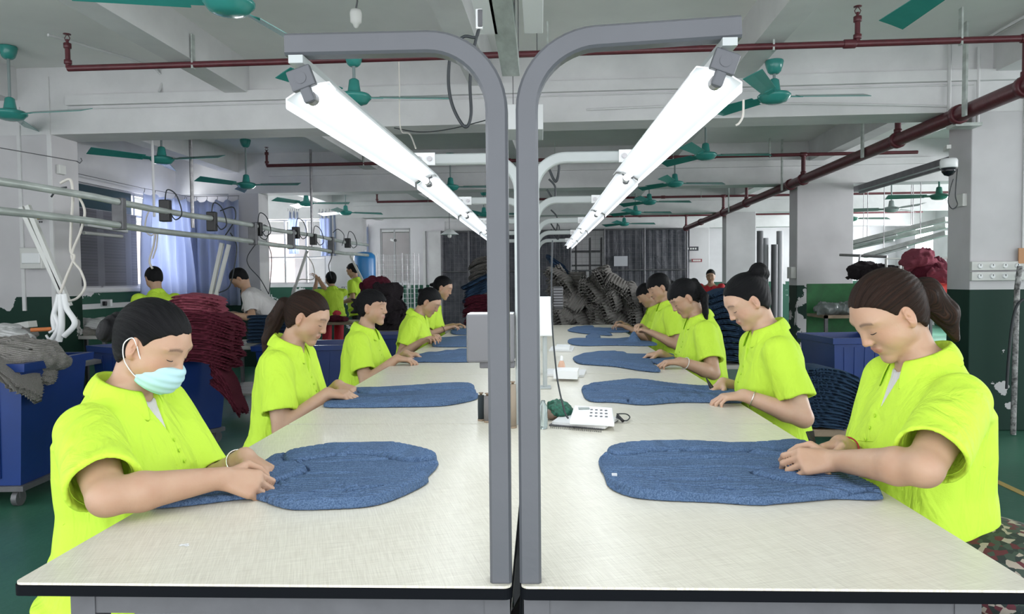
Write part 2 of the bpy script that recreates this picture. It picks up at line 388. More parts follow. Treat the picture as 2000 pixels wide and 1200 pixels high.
# ------------------------------------------------------------------ dark partition of plastic sheet and wire mesh at the far end
def sheet_mat():
    mt = bpy.data.materials.new('dark_plastic_sheet'); mt.use_nodes = True; nt = mt.node_tree; L = nt.links.new
    b = nt.nodes['Principled BSDF']; tc = nn(nt, 'ShaderNodeTexCoord')
    n = nn(nt, 'ShaderNodeTexNoise', i_Scale=2.4, i_Detail=7.0, i_Roughness=.7, i_Distortion=1.5); L(tc.outputs['Object'], n.inputs['Vector'])
    r = nn(nt, 'ShaderNodeValToRGB'); r.color_ramp.elements[0].position = .42; r.color_ramp.elements[0].color = (.030, .032, .045, 1); r.color_ramp.elements[1].position = .75; r.color_ramp.elements[1].color = (.085, .085, .10, 1)
    L(n.outputs[0], r.inputs[0]); L(r.outputs[0], b.inputs['Base Color']); b.inputs['Roughness'].default_value = .38
    bp = nn(nt, 'ShaderNodeBump', i_Strength=.5, i_Distance=.05); L(n.outputs[0], bp.inputs['Height']); L(bp.outputs[0], b.inputs['Normal']); return mt
M['sheet'] = sheet_mat()
par = empty('mesh_partition', B(0, 18.3), 'dark partition of wire mesh hung with plastic sheet across the far end', 'partition')
g = MB(MB_)
def wavy(mbx, u0, u1, z0, z1, v, amp=.015, n=40):
    vs = []; fs = []
    for j in range(7):
        for i in range(n + 1):
            u = u0 + (u1 - u0) * i / n
            vs.append((u, v + amp * math.sin(i * 1.9 + j * .5) + amp * .6 * math.sin(i * .7 + j * 1.3), z0 + (z1 - z0) * j / 6))
    for j in range(6):
        for i in range(n):
            a = j * (n + 1) + i; fs.append((a, a + 1, a + n + 2, a + n + 1))
    mbx.add(vs, fs, smooth=True)
wavy(g, -3.1, .2, .0, 2.5, 18.35); g.build('left_sheet', M['sheet'], par, normals=False)
g = MB(MB_); wavy(g, 1.05, 3.18, .0, 2.5, 18.35); g.build('right_sheet', M['sheet'], par, normals=False)
g = MB(MB_)
for u in (-3.1, -2.4, -.9, .2, 1.05, 2.05, 3.1): g.tube([(u, 18.25, 0), (u, 18.25, 2.5)], .025, 6)
for z in (1.45, 2.47): g.tube([(-3.1, 18.25, z), (3.1, 18.25, z)], .02, 6)
g.build('frame', M['darksteel'], par)
g = MB(MB_)
for k in range(56): g.tube([(-3.1 + k * .112, 18.22, .1), (-3.1 + k * .112, 18.22, 2.48)], .0028, 4, False)
for k in range(22): g.tube([(-3.1, 18.22, .1 + k * .112), (3.1, 18.22, .1 + k * .112)], .0028, 4, False)
g.build('wire_mesh', M['darksteel'], par)
g = MB(MB_); g.box((1.28, 18.15, 1.55), (1.62, 18.16, 1.80)); tag(g.build('paper_notice', mat('grey_paper', (.42, .42, .46), .7), org=B(1.4, 18.15, 1.6)), 'blank grey paper sheet pinned on the dark partition', 'notice')
# lit shelves seen through the gap
sh = empty('storage_rack', B(.1, 20.5), 'dark storage rack with lit gaps behind the wire mesh', 'rack')
g = MB(MB_)
for z in (.5, 1.1, 1.6, 2.0): g.box((-.1, 20.3, z), (1.1, 20.8, z + .04))
for u in (-.1, .35, .75, 1.07): g.box((u, 20.3, 0), (u + .04, 20.8, 2.4))
g.build('frame', M['darksteel'], sh)
g = MB(MB_)
for u, z, w_, h_ in ((.0, 1.64, .25, .25), (.45, 1.14, .2, .35), (.8, 1.14, .2, .3), (.4, .54, .3, .45), (.05, .54, .2, .4)): g.box((u, 20.35, z), (u + w_, 20.75, z + h_))
g.build('boxes', mat('dull_carton', (.28, .26, .26), .8, var=.3), sh)

# ------------------------------------------------------------------ pipes
def clampring(g, p, d, r): g.tube([Vector(p) - Vector(d) * .03, Vector(p) - Vector(d) * .027, Vector(p) + Vector(d) * .027, Vector(p) + Vector(d) * .03], [r * .9, r, r, r * .9], 14)
mp_ = empty('sprinkler_pipework', B(3.02, 3.5, 2.46), 'maroon sprinkler pipework, thick main along the right columns with thin branches across the hall', 'pipe')
g = MB(MB_); g.tube([(3.02, 2.6, 2.46), (3.02, 17.95, 2.46)], .058, 18); mainp = g.build('main_pipe', M['red'], mp_)
for v in (4.95, 5.75, 6.75, 9.3, 9.8, 12.1, 13.8, 16, 17.9):
    g = MB(MB_); clampring(g, (3.02, v, 2.46), (0, 1, 0), .074); g.build('coupling', M['red'], mainp)
for v, zt in ((4.95, 2.77), (6.75, 2.80), (9.3, 2.77), (12.1, 2.77), (13.8, 2.77), (17.9, 2.77)):
    g = MB(MB_); g.tube([(3.02, v, 2.47), (3.02, v, zt)], .026, 10); clampring(g, (3.02, v, 2.54), (0, 0, .6), .034); g.build('riser', M['red'], mp_)
for v in (5.5, 7.3, 9.9, 13):
    g = MB(MB_); g.box((2.935, v, 2.40), (2.95, v + .05, CEIL)); g.build('hanger', M['galv'], mp_)
g = MB(MB_); g.box((3.0, 5.75, 2.375), (3.195, 5.89, 2.4)); g.build('bracket', M['galv'], mp_)
def head(g, u, v, z):                       # upright sprinkler on a short riser
    g.tube([(u, v, z), (u, v, z + .16)], .017, 10); clampring(g, (u, v, z + .04), (0, 0, .5), .026); clampring(g, (u, v, z + .155), (0, 0, .6), .026)
    g.tube([(u, v, z + .16), (u, v, z + .2)], .01, 8)
    g.tube([(u - .012, v, z + .19), (u - .02, v, z + .21), (u - .003, v, z + .235)], .003, 5); g.tube([(u + .012, v, z + .19), (u + .02, v, z + .21), (u + .003, v, z + .235)], .003, 5)
    g.lathe([(.001, 0), (.026, 0), (.026, .004), (.001, .004)], (u, v, z + .235), 12)
for v, u0, u1, hs in ((4.95, -3.52, 4.6, (-3.52, 1.95)), (9.3, -3.9, 4.4, (-3.9,)), (12.1, 1.9, 3.3, ()), (13.8, -3.6, 8.6, (-3.6,)), (17.9, .8, 8.6, ())):
    g = MB(MB_); r = .022
    g.tube([(u0, v, 2.77), (u1, v, 2.77)], r, 12); q = g.build('branch_pipe', M['red'], mp_)
    for u in (-.7, 1.9, 3.02):
        if u > u0: g = MB(MB_); clampring(g, (u, v, 2.77), (1.3, 0, 0), r * 1.35); g.build('coupling', M['red'], q)
    for u in hs: g = MB(MB_); head(g, u, v, 2.775); g.build('sprinkler_head', M['red'], q)
    for u in (-2.6, -.1, 1.4, 2.6):
        if u0 < u < u1: g = MB(MB_); g.box((u, v - .02, 2.74), (u + .012, v + .02, 2.98)); g.build('hanger', M['galv'], q)

# ceiling conduits (thin white)
def conduit(pts, label, r=.011, mt='beam', name='ceiling_conduit', cat='conduit'):
    g = MB(MB_); g.tube(pts, r, 8); return tag(g.build(name, M[mt], org=MB_ @ Vector(pts[0])), label, cat)
conduit([(1.54, -1, 2.99), (1.54, 5.88, 2.99), (1.54, 5.88, 2.84)], 'thin white conduit clipped along the right of the near ceiling beam')
conduit([(3.25, 3, 3.05), (3.25, 5.85, 3.05), (3.0, 5.85, 3.05), (3.0, 5.85, 2.5)], 'white conduit bending down beside the near right column', .014)
conduit(bez([(-3.7, 5.0, 3.03), (-3.4, 5.86, 3.03), (-3.38, 5.87, 2.84)], 3), 'thin white conduit from the left fan to the beam')
conduit(bez([(.2, 5.88, 2.6), (1.5, 5.88, 2.615), (2.9, 5.88, 2.56), (3.15, 5.88, 2.54)]), 'sagging pale cable along the face of the nearest cross beam', .008)
conduit([(-4.2, 5.885, 2.72), (-1.0, 5.885, 2.72), (3.2, 5.885, 2.72)], 'thin wire strip under the ledge of the nearest beam', .006)
conduit([(-3.05, 1.5, 3.0), (-3.05, 1.9, 3.0)], 'short white conduit at the ceiling top left', .009)

# galvanised cable duct over the tables with hanging white batten boxes
du = empty('cable_duct', (-.12, 2.2, 2.45), 'galvanised steel cable duct hung above the gap between the tables', 'duct')
g = MB(); g.bevbox((-.235, 1.2, 2.55), (-.12, 4.7, 2.62), .004); g.build('duct', M['galv'], du)
g = MB()
for y in (2.6, 3.9, 4.6): g.tube([(-.23, y, 2.62), (-.23, y, CEIL)], .003, 5); g.tube([(-.125, y, 2.62), (-.125, y, CEIL)], .003, 5)
g.build('hanger_wire', M['darksteel'], du)
for (a, y0, y1, z, lab) in ((P(955, 43, 3.9).x, 3.2, 3.9, 2.55, 'white batten box hung left of the duct, near'), (P(1042, 43, 3.9).x, 3.2, 3.9, 2.55, 'white batten box hung right of the duct, near')):
    q = empty('batten_box', (a, y1, z), lab, 'light fitting', 'batten boxes beside the duct')
    g = MB(); g.bevbox((a - .05, y0, z), (a + .05, y1, z + .05), .004); g.build('body', M['white'], q)
    g = MB(); g.bevbox((a - .045, y0 - .002, z + .05), (a + .045, y1, z + .16), .004); g.build('cover', M['post'], q)
for px in (1004, 1050):
    a = P(px, 240, 5.4)
    q = empty('batten_box', a, 'white batten box hung low %s of the row of posts, far' % ('left' if px < 1030 else 'right'), 'light fitting', 'batten boxes beside the duct')
    g = MB(); g.bevbox((a.x - .05, 5.2, a.z - .09), (a.x + .04, 5.6, a.z + .09), .004); g.build('body', M['white'], q)
    g = MB(); g.tube([(a.x, 5.25, a.z + .08), (a.x, 5.25, CEIL)], .003, 5); g.build('hanger_wire', M['darksteel'], q)
# ================================================================== ceiling fans
def make_fan(px, py, z, ztop, ang, label, Y=None, mt='teal', scale=1.0, group='ceiling fans'):
    c = PZ(px, py, z) if Y is None else P(px, py, Y)
    z = c.z
    q = empty('ceiling_fan', (c.x, c.y, z), label, 'ceiling fan', group)
    s = scale
    g = MB(); g.lathe([(.001, .01), (.03 * s, .0), (.062 * s, -.004), (.066 * s, -.014), (.058 * s, -.05), (.046 * s, -.085), (.03 * s, -.1), (.001, -.1)][::-1], (0, 0, ztop - z), 20); g.build('canopy', M[mt], q, local=True)
    g = MB(); g.tube([(0, 0, .1), (0, 0, ztop - z - .08)], .011, 10); g.build('rod', M[mt if mt != 'teal' else 'steelrod'] if mt != 'teal' else M['rod'], q, local=True)
    g = MB(); g.lathe([(.001, .125), (.02, .125), (.034, .115), (.04, .07), (.046, .035), (.05, .02)][::-1], n=20); g.build('bell', M[mt], q, local=True)
    g = MB(); g.lathe([(.001, -.055), (.05, -.052), (.088, -.04), (.105, -.018), (.115, -.01), (.118, .004), (.105, .018), (.06, .03), (.001, .032)], n=28); g.build('motor', M[mt], q, local=True)
    for k in range(3):
        a = ang + k * 2 * math.pi / 3
        g = MB()
        mm = Matrix.Rotation(a, 4, 'Z')
        mm2 = mm @ Matrix.Rotation(math.radians(20), 4, 'X')
        n = 8; top = []; bot = []
        for i in range(n + 1):
            t = i / n; x = .17 + t * .50; wd = .052 + .018 * t
            for yy in (-wd, 0, wd * .9):
                top.append((x if yy else x, yy, .004 - .35 * yy * yy + .0)); bot.append((x, yy, 0 - .35 * yy * yy))
        vs = top + bot; N = len(top); fs = []
        for i in range(n):
            for j in range(2):
                a0 = i * 3 + j; fs.append((a0, a0 + 3, a0 + 4, a0 + 1)); fs.append((N + a0, N + a0 + 1, N + a0 + 4, N + a0 + 3))
        for i in range(n):
            a0 = i * 3; fs.append((a0, N + a0, N + a0 + 3, a0 + 3)); a0 += 2; fs.append((a0, a0 + 3, N + a0 + 3, N + a0))
        fs.append((0, 1, N + 1, N)); fs.append((1, 2, N + 2, N + 1)); e = n * 3; fs.append((e, N + e, N + e + 1, e + 1)); fs.append((e + 1, N + e + 1, N + e + 2, e + 2))
        g.add(vs, fs, mm2, smooth=False)
        g.add([(.09, -.022, -.006), (.2, -.03, -.006), (.2, .03, -.006), (.09, .022, -.006), (.09, -.022, .001), (.2, -.03, .001), (.2, .03, .001), (.09, .022, .001)],
              [(0, 3, 2, 1), (4, 5, 6, 7), (0, 1, 5, 4), (1, 2, 6, 5), (2, 3, 7, 6), (3, 0, 4, 7)], mm2)
        g.build('blade', M[mt], q, local=True)
    return q
M['rod'] = mat('fan_rod_paint', (.22, .27, .27), .4)
M['steelrod'] = M['darksteel']
M['green'] = mat('green_fan_enamel', (.02, .13, .09), .3)
fans = [(20, 222, 2.56, CEIL, -.12, 'teal ceiling fan at the far left edge, one blade pointing right', None, 'teal'),
 (447, 6, 2.53, CEIL, -.75, 'teal ceiling fan right at the top edge, left of the left lamp arm', None, 'teal'),
 (692, 190, 2.5, 2.81, .1, 'teal ceiling fan half hidden behind the near left lamp', None, 'teal'),
 (316, 311, 2.48, 2.9, -.15, 'teal ceiling fan left of centre above the blue curtains', None, 'teal'),
 (481, 361, 2.44, 3.0, .0, 'teal ceiling fan before the second left column', None, 'teal'),
 (598, 397, 2.46, CEIL, .1, 'teal ceiling fan before the far bright window', None, 'teal'),
 (675, 415, 2.47, CEIL, .5, 'teal ceiling fan right of the far bright window', None, 'teal'),
 (880, 365, 2.5, 2.95, .05, 'teal ceiling fan between the second left lamp and the arm', None, 'teal'),
 (945, 418, 2.5, 2.95, .1, 'small far teal ceiling fan just left of the left post', None, 'teal'),
 (1512, 188, 2.55, 2.81, .02, 'large teal ceiling fan right of the near right lamp', None, 'teal'),
 (1378, 303, 2.52, 2.95, .02, 'teal ceiling fan just below the first cross beam at right', None, 'teal'),
 (1318, 358, 2.5, 2.95, .12, 'teal ceiling fan above the second right lamp', None, 'teal'),
 (1268, 394, 2.46, 2.95, .1, 'small far teal ceiling fan left of the fire main, third in its line', None, 'teal'),
 (1241, 415, 2.46, 2.95, .1, 'small far teal ceiling fan left of the fire main, fourth in its line', None, 'teal'),
 (1219, 437, 2.42, 2.95, .1, 'farthest small teal ceiling fan before the dark partition', None, 'teal'),
 (1662, 427, 2.2, CEIL, .05, 'green ceiling fan lowest in the right bay', 13.0, 'green'),
 (1741, 408, 2.2, CEIL, .7, 'pale grey ceiling fan in the right bay', 11.0, 'tealpale'),
 (1834, 383, 2.2, CEIL, .95, 'dark green ceiling fan beside the near right column', 10.0, 'green'),
 (1905, -62, 2.53, CEIL, 1.62, 'teal ceiling fan at the top right edge of the view', None, 'teal'),
]
for a in fans: make_fan(*a[:6], Y=a[6], mt=a[7])

# pendant lamp far
a = P(878, 458, 13.5)
q = empty('pendant_lamp', a, 'small white enamel pendant lamp with bare bulb before the dark partition', 'lamp')
g = MB(); g.lathe([(.02, .1), (.05, .09), (.17, .0), (.172, -.006), (.16, 0), (.045, .08)], n=20); g.build('shade', M['white'], q, local=True)
g = MB(); g.lathe([(.001, -.07), (.03, -.06), (.04, -.03), (.02, .03), (.018, .08)], n=14); g.build('bulb', M['offwhite'], q, local=True)
g = MB(); g.tube([(0, 0, .09), (0, 0, CEIL - a.z)], .004, 6); g.build('cord', M['wireb'], q, local=True)

# ================================================================== work tables
TZ = .76; T0 = 1.08; TL = 1.24; XL0, XL1, XR0, XR1 = -.835, -.046, -.034, .748
seams = [T0 + i * TL for i in range(6)]; seams[-1] = 7.4
def table(side, i):
    x0, x1 = (XL0, XL1) if side < 0 else (XR0, XR1)
    y0, y1 = seams[i] + (.002 if i else 0), seams[i + 1] - .002
    nm = ['nearest', 'second', 'third', 'fourth', 'farthest'][i]
    q = empty('work_table', ((x0 + x1) / 2, (y0 + y1) / 2, 0), 'cream laminate work table with black edge, %s of the %s row' % (nm, 'left' if side < 0 else 'right'), 'table', 'work tables in two rows')
    # top with rounded corners
    def rr(x0, x1, y0, y1, r, n=5):
        pts = []
        for cx, cy, a0 in ((x1 - r, y1 - r, 0), (x0 + r, y1 - r, 90), (x0 + r, y0 + r, 180), (x1 - r, y0 + r, 270)):
            for k in range(n + 1):
                a = math.radians(a0 + 90 * k / n); pts.append((cx + r * math.cos(a), cy + r * math.sin(a)))
        return pts
    r = .012 if i == 0 else .002
    g = MB(); g.prism(rr(x0 + .0015, x1 - .0015, y0 + .0015, y1 - .002, r), 2, TZ - .004, TZ); g.build('tabletop', M['top'], q)
    g = MB(); g.prism(rr(x0, x1, y0, y1, r), 2, TZ - .021, TZ - .0045); g.build('edge_band', M['blackrub'], q)
    g = MB(); ry0, ry1 = y0 + .03, y1 - .03; rx0, rx1 = x0 + .075, x1 - .005
    if side > 0: rx0, rx1 = x0 + .005, x1 - .075
    zt = TZ - .021
    g.box((rx0, ry0, zt - .04), (rx1, ry0 + .03, zt)); g.box((rx0, ry1 - .03, zt - .04), (rx1, ry1, zt)); g.box((rx0, ry0, zt - .04), (rx0 + .03, ry1, zt)); g.box((rx1 - .03, ry0, zt - .04), (rx1, ry1, zt))
    g.box((rx0, ry0 + .01, .15), (rx1, ry0 + .03, .18)); g.box((rx0, ry1 - .03, .15), (rx1, ry1, .18))
    g.build('frame', M['tableleg'], q)
    for xx in (rx0, rx1 - .04):
        for yy in (ry0, ry1 - .04):
            g = MB(); g.box((xx, yy - .002, .0), (xx + .04, yy + .04, zt - .0005)); g.build('leg', M['tableleg'], q)
    return q
for sd in (-1, 1):
    for i in range(5): table(sd, i)

# ------------------------------------------------------------------ posts with lamp arms
PY = [1.105, 2.32, 3.54, 4.78, 5.98, 7.2]
def rect_sweep(g, pts, w_, d_, ny=Vector((0, 1, 0))):
    """rectangular tube: w_ across in the x-z plane, d_ along y"""
    n = len(pts); rings = []; bev = .004
    prof = [(-w_ / 2 + bev, -d_ / 2), (w_ / 2 - bev, -d_ / 2), (w_ / 2, -d_ / 2 + bev), (w_ / 2, d_ / 2 - bev), (w_ / 2 - bev, d_ / 2), (-w_ / 2 + bev, d_ / 2), (-w_ / 2, d_ / 2 - bev), (-w_ / 2, -d_ / 2 + bev)]
    vs = []; fs = []
    for i, p in enumerate(pts):
        d = (pts[min(i + 1, n - 1)] - pts[max(i - 1, 0)]).normalized(); s = d.cross(ny).normalized()
        for a, b in prof: vs.append(p + s * a + ny * b)
    for i in range(n - 1):
        for k in range(8): fs.append((i * 8 + k, i * 8 + (k + 1) % 8, (i + 1) * 8 + (k + 1) % 8, (i + 1) * 8 + k))
    fs.append(tuple(range(8))[::-1]); fs.append(tuple(range((n - 1) * 8, n * 8)))
    g.add(vs, fs)
arm_end = {}
def post(side, i):
    y = PY[i]; nm = ['nearest', 'second', 'third', 'fourth', 'fifth', 'farthest'][i]
    if side < 0: x, xe, zt, rise = -.064, -.402 if i else -.386, 1.592 if i == 0 else 1.62, 0
    else: x, xe, zt, rise = -.018, .322 if i else .302, 1.592 if i == 0 else 1.62, .012 if i == 0 else .0
    wd = .034 if i else .0335
    q = empty('lamp_post', (x, y, TZ), 'grey square steel lamp post with curved arm, %s of the %s row' % (nm, 'left' if side < 0 else 'right'), 'post', 'lamp posts along the middle of the tables')
    r = .105; pts = [Vector((x, y, TZ + .0005)), Vector((x, y, zt - r))]
    for k in range(1, 13):
        a = math.pi / 2 * k / 12; pts.append(Vector((x + side * (r - r * math.cos(a)), y, zt - r + r * math.sin(a))))
    pts.append(Vector((xe, y, zt + rise)))
    # smooth the slope of a rising arm
    if rise:
        for k in range(10, len(pts) - 1):
            t = (abs(pts[k].x - x) - .06) / (abs(xe - x) - .06); 
            if t > 0: pts[k].z += rise * t
    g = MB(); rect_sweep(g, pts, wd, .03); g.build('tube', M['post'] if i == 0 else M['postw'], q)
    g = MB(); g.box((x - .026, y - .001, TZ), (x + .026, y + .016, TZ + .0045)); g.build('foot', M['darksteel'], q) if False else None
    if i:
        g = MB(); xb = xe - side * .035
        g.bevbox((xb - .034, y - .02, zt - .02), (xb + .034, y - .0155, zt + .02), .001)
        g.build('end_plate', M['white'], q)
        for dx in (-.017, .017):
            g = MB(); g.tube([(xb + dx, y - .0205, zt), (xb + dx, y - .026, zt)], .008, 12); g.build('bolt', M['steel'], q)
    arm_end[(side, i)] = (xe, y, zt + rise)
    return q
for sd in (-1, 1):
    for i in range(6): post(sd, i)

# ------------------------------------------------------------------ fluorescent lamps with steel rails
def lamp(side, i):
    xe, y0, zt = arm_end[(side, i)]; xe2, y1, zt2 = arm_end[(side, i + 1)]
    nm = ['nearest', 'second', 'third', 'fourth', 'farthest'][i]
    sd = 'left' if side < 0 else 'right'
    xr = xe + (-side) * (.018 if i == 0 else .03); top = zt - .017
    dz = (zt2 - zt)
    # rail
    g = MB(); g.beam((xr, y0 - .018, top - .0068), (xr, y1 - .02, zt2 - .0245), .022, .012)
    tag(g.build('lamp_rail', M['postw'], org=(xr, y0, top)), 'pale steel rail under the arms carrying the %s %s lamp' % (nm, sd), 'rail', 'rails under the lamp arms')
    q = empty('tube_lamp', (xr, y0, top - .03), 'lit fluorescent tube lamp in white reflector, %s over the %s row' % (nm, sd), 'lamp', 'fluorescent lamps over the tables')
    yA, yB = y0 - .012, y1 - .055
    fr = Matrix.Translation((xr - side * .0, 0, top - .027)) @ Matrix.Rotation(side * math.radians(-13), 4, 'Y')
    sl = math.atan2(dz, y1 - y0)
    fr = Matrix.Translation((0, y0, 0)) @ Matrix.Translation((xr, 0, top - .0200)) @ Matrix.Rotation(sl, 4, 'X') @ Matrix.Rotation(side * math.radians(20), 4, 'Y')
    g = MB(fr); L0, L1 = -.012, y1 - y0 - .05
    g.bevbox((-.017, L0 + .01, -.026), (.017, L1 - .005, 0), .002); g.build('housing', M['white'], q)
    for yy in ((L0, L0 + .012), (L1 - .012, L1)):
        g = MB(fr); g.bevbox((-.019, yy[0], -.03), (.019, yy[1], .002), .002)
        g.bevbox((-.0085, yy[0] + .001, -.052), (.0085, yy[1], -.028), .003)
        if yy[0] == L0: g.tube([fr.inverted() @ (fr @ Vector((0, L0 - .001, -.014))), Vector((0, L0 + .002, -.014))], .009, 14)
        g.build('end_cap', M['post'] if yy[0] == L0 else M['white'], q)
    # reflector: V of two wings with a lip
    g = MB(fr); t = .0012
    prof = [(-.017, -.010), (-.036, -.030), (-.041, -.045), (-.039, -.045), (-.0345, -.0315), (-.017, -.0285), (.017, -.0285), (.0345, -.0315), (.039, -.045), (.041, -.045), (.036, -.030), (.017, -.010)]
    g.prism(prof, 1, L0 + .006, L1 - .006) if False else None
    pr2 = [(-.041, -.046), (-.036, -.032), (-.017, -.0275), (.017, -.0275), (.036, -.032), (.041, -.046)]
    vs = []; 
    for yy in (L0 + .016, L1 - .014):
        for a, b in pr2: vs.append((a, yy, b))
        for a, b in pr2: vs.append((a * 1.02, yy, b + .0022))
    fs = []
    for k in range(5): fs.append((k, k + 1, 12 + k + 1, 12 + k)); fs.append((6 + k, 12 + 6 + k, 12 + 7 + k, 7 + k))
    fs += [(0, 12, 18, 6), (5, 11, 23, 17)]
    for e in (0, 12):
        for k in range(5): fs.append((e + k, e + 6 + k, e + 7 + k, e + k + 1))
    g.add(vs, fs); g.build('reflector', M['refl'], q)
    g = MB(fr); g.tube([(0, L0 + .013, -.042), (0, L1 - .013, -.042)], .0095, 16); g.build('tube', M['tube'], q)
    for a_, b_ in ((L0 + .0125, L0 + .03), (L1 - .03, L1 - .0125)):
        g = MB(fr); g.tube([(0, a_, -.042), (0, b_, -.042)], .0102, 16); g.build('tube_cap', M['steel'], q)
    # light given off by the tube
    ld = bpy.data.lights.new('tube_light', 'AREA'); ld.shape = 'RECTANGLE'; ld.size = .05; ld.size_y = 1.12
    ld.energy = LAMP_W; ld.color = (.88, .94, 1.0); ld.spread = math.radians(165)
    lo = bpy.data.objects.new('tube_light', ld); C.objects.link(lo)
    lo.matrix_world = fr @ Matrix.Translation((0, (L0 + L1) / 2, -.0535))
    lo.parent = q; lo.matrix_parent_inverse = WM[q].inverted()
    return q
LAMP_W = 1.9
M['refl'] = mat('white_reflector', (.85, .87, .9), .35)
for sd in (-1, 1):
    for i in range(5): lamp(sd, i)
# ================================================================== organic shapes: signed distances turned into surfaces
F32 = np.float32
def A3(v): return np.array([v[0], v[1], v[2]], F32)
def smin(a, b, k):
    h = np.clip(.5 + .5 * (b - a) / k, 0, 1); return b + (a - b) * h - k * h * (1 - h)
def smax(a, b, k): return -smin(-a, -b, k)
def rcone(p, a, b, ra, rb):
    a = A3(a); b = A3(b); ba = b - a; pa = p - a
    t = np.clip(pa @ ba / max(float(ba @ ba), 1e-9), 0, 1)
    d = pa - t[:, None] * ba
    return np.sqrt((d * d).sum(1)) - (ra + (rb - ra) * t)
def ell(p, c, r, R=None):
    q = p - A3(c)
    if R is not None: q = q @ R.astype(F32)            # columns of R are the axes
    q1 = q / A3(r); k0 = np.sqrt((q1 * q1).sum(1)); q2 = q / (A3(r) ** 2); k1 = np.sqrt((q2 * q2).sum(1)) + 1e-9
    return k0 * (k0 - 1) / k1
def sph(p, c, r):
    q = p - A3(c); return np.sqrt((q * q).sum(1)) - r
class Loft:
    """elliptical sections along a bent spine; frame columns: lateral X, forward Y, up Z"""
    def __init__(s, base, Rm, L, prof, bend=0):
        s.base = A3(base); s.R = np.array(Rm, F32); s.L = L; s.bend = bend
        s.t = np.array([q[0] for q in prof]); s.a = np.array([q[1] for q in prof]); s.b = np.array([q[2] for q in prof]); s.o = np.array([q[3] for q in prof])
    def loc(s, p): return (p - s.base) @ s.R
    def __call__(s, p, grow=0, t0=None, t1=None, q=None):
        if q is None: q = s.loc(p)
        t = q[:, 2] / s.L
        a = np.interp(t, s.t, s.a).astype(F32) + grow; b = np.interp(t, s.t, s.b).astype(F32) + grow; o = np.interp(t, s.t, s.o).astype(F32)
        x = q[:, 0]; y = q[:, 1] - o
        e = 2.3
        k0 = (np.abs(x / a) ** e + np.abs(y / b) ** e) ** (1 / e) + 1e-6
        g = np.sqrt((x / (a * a)) ** 2 + (y / (b * b)) ** 2) + 1e-6
        d = (k0 - 1) * np.minimum(k0 / g, np.minimum(a, b) * 1.5)
        lo = (s.t[0] if t0 is None else t0) * s.L; hi = (s.t[-1] if t1 is None else t1) * s.L
        return smax(smax(d, lo - q[:, 2], .01), q[:, 2] - hi, .01)
def noise3(p, seed, n=5, freq=20, aniso=(1, 1, 1)):
    r = np.random.default_rng(seed); out = np.zeros(len(p), F32); w2 = p * A3(aniso)
    w2 = w2 + .02 * np.sin(w2[:, [1, 2, 0]] * F32(freq * .8) + F32(r.uniform(0, 6)))
    for i in range(n):
        k = r.normal(size=3); k = k / np.linalg.norm(k) * freq * (1 + .5 * i)
        out += np.sin(w2 @ k.astype(F32) + F32(r.uniform(0, 6))) / (1 + .5 * i)
    return out / 2.2
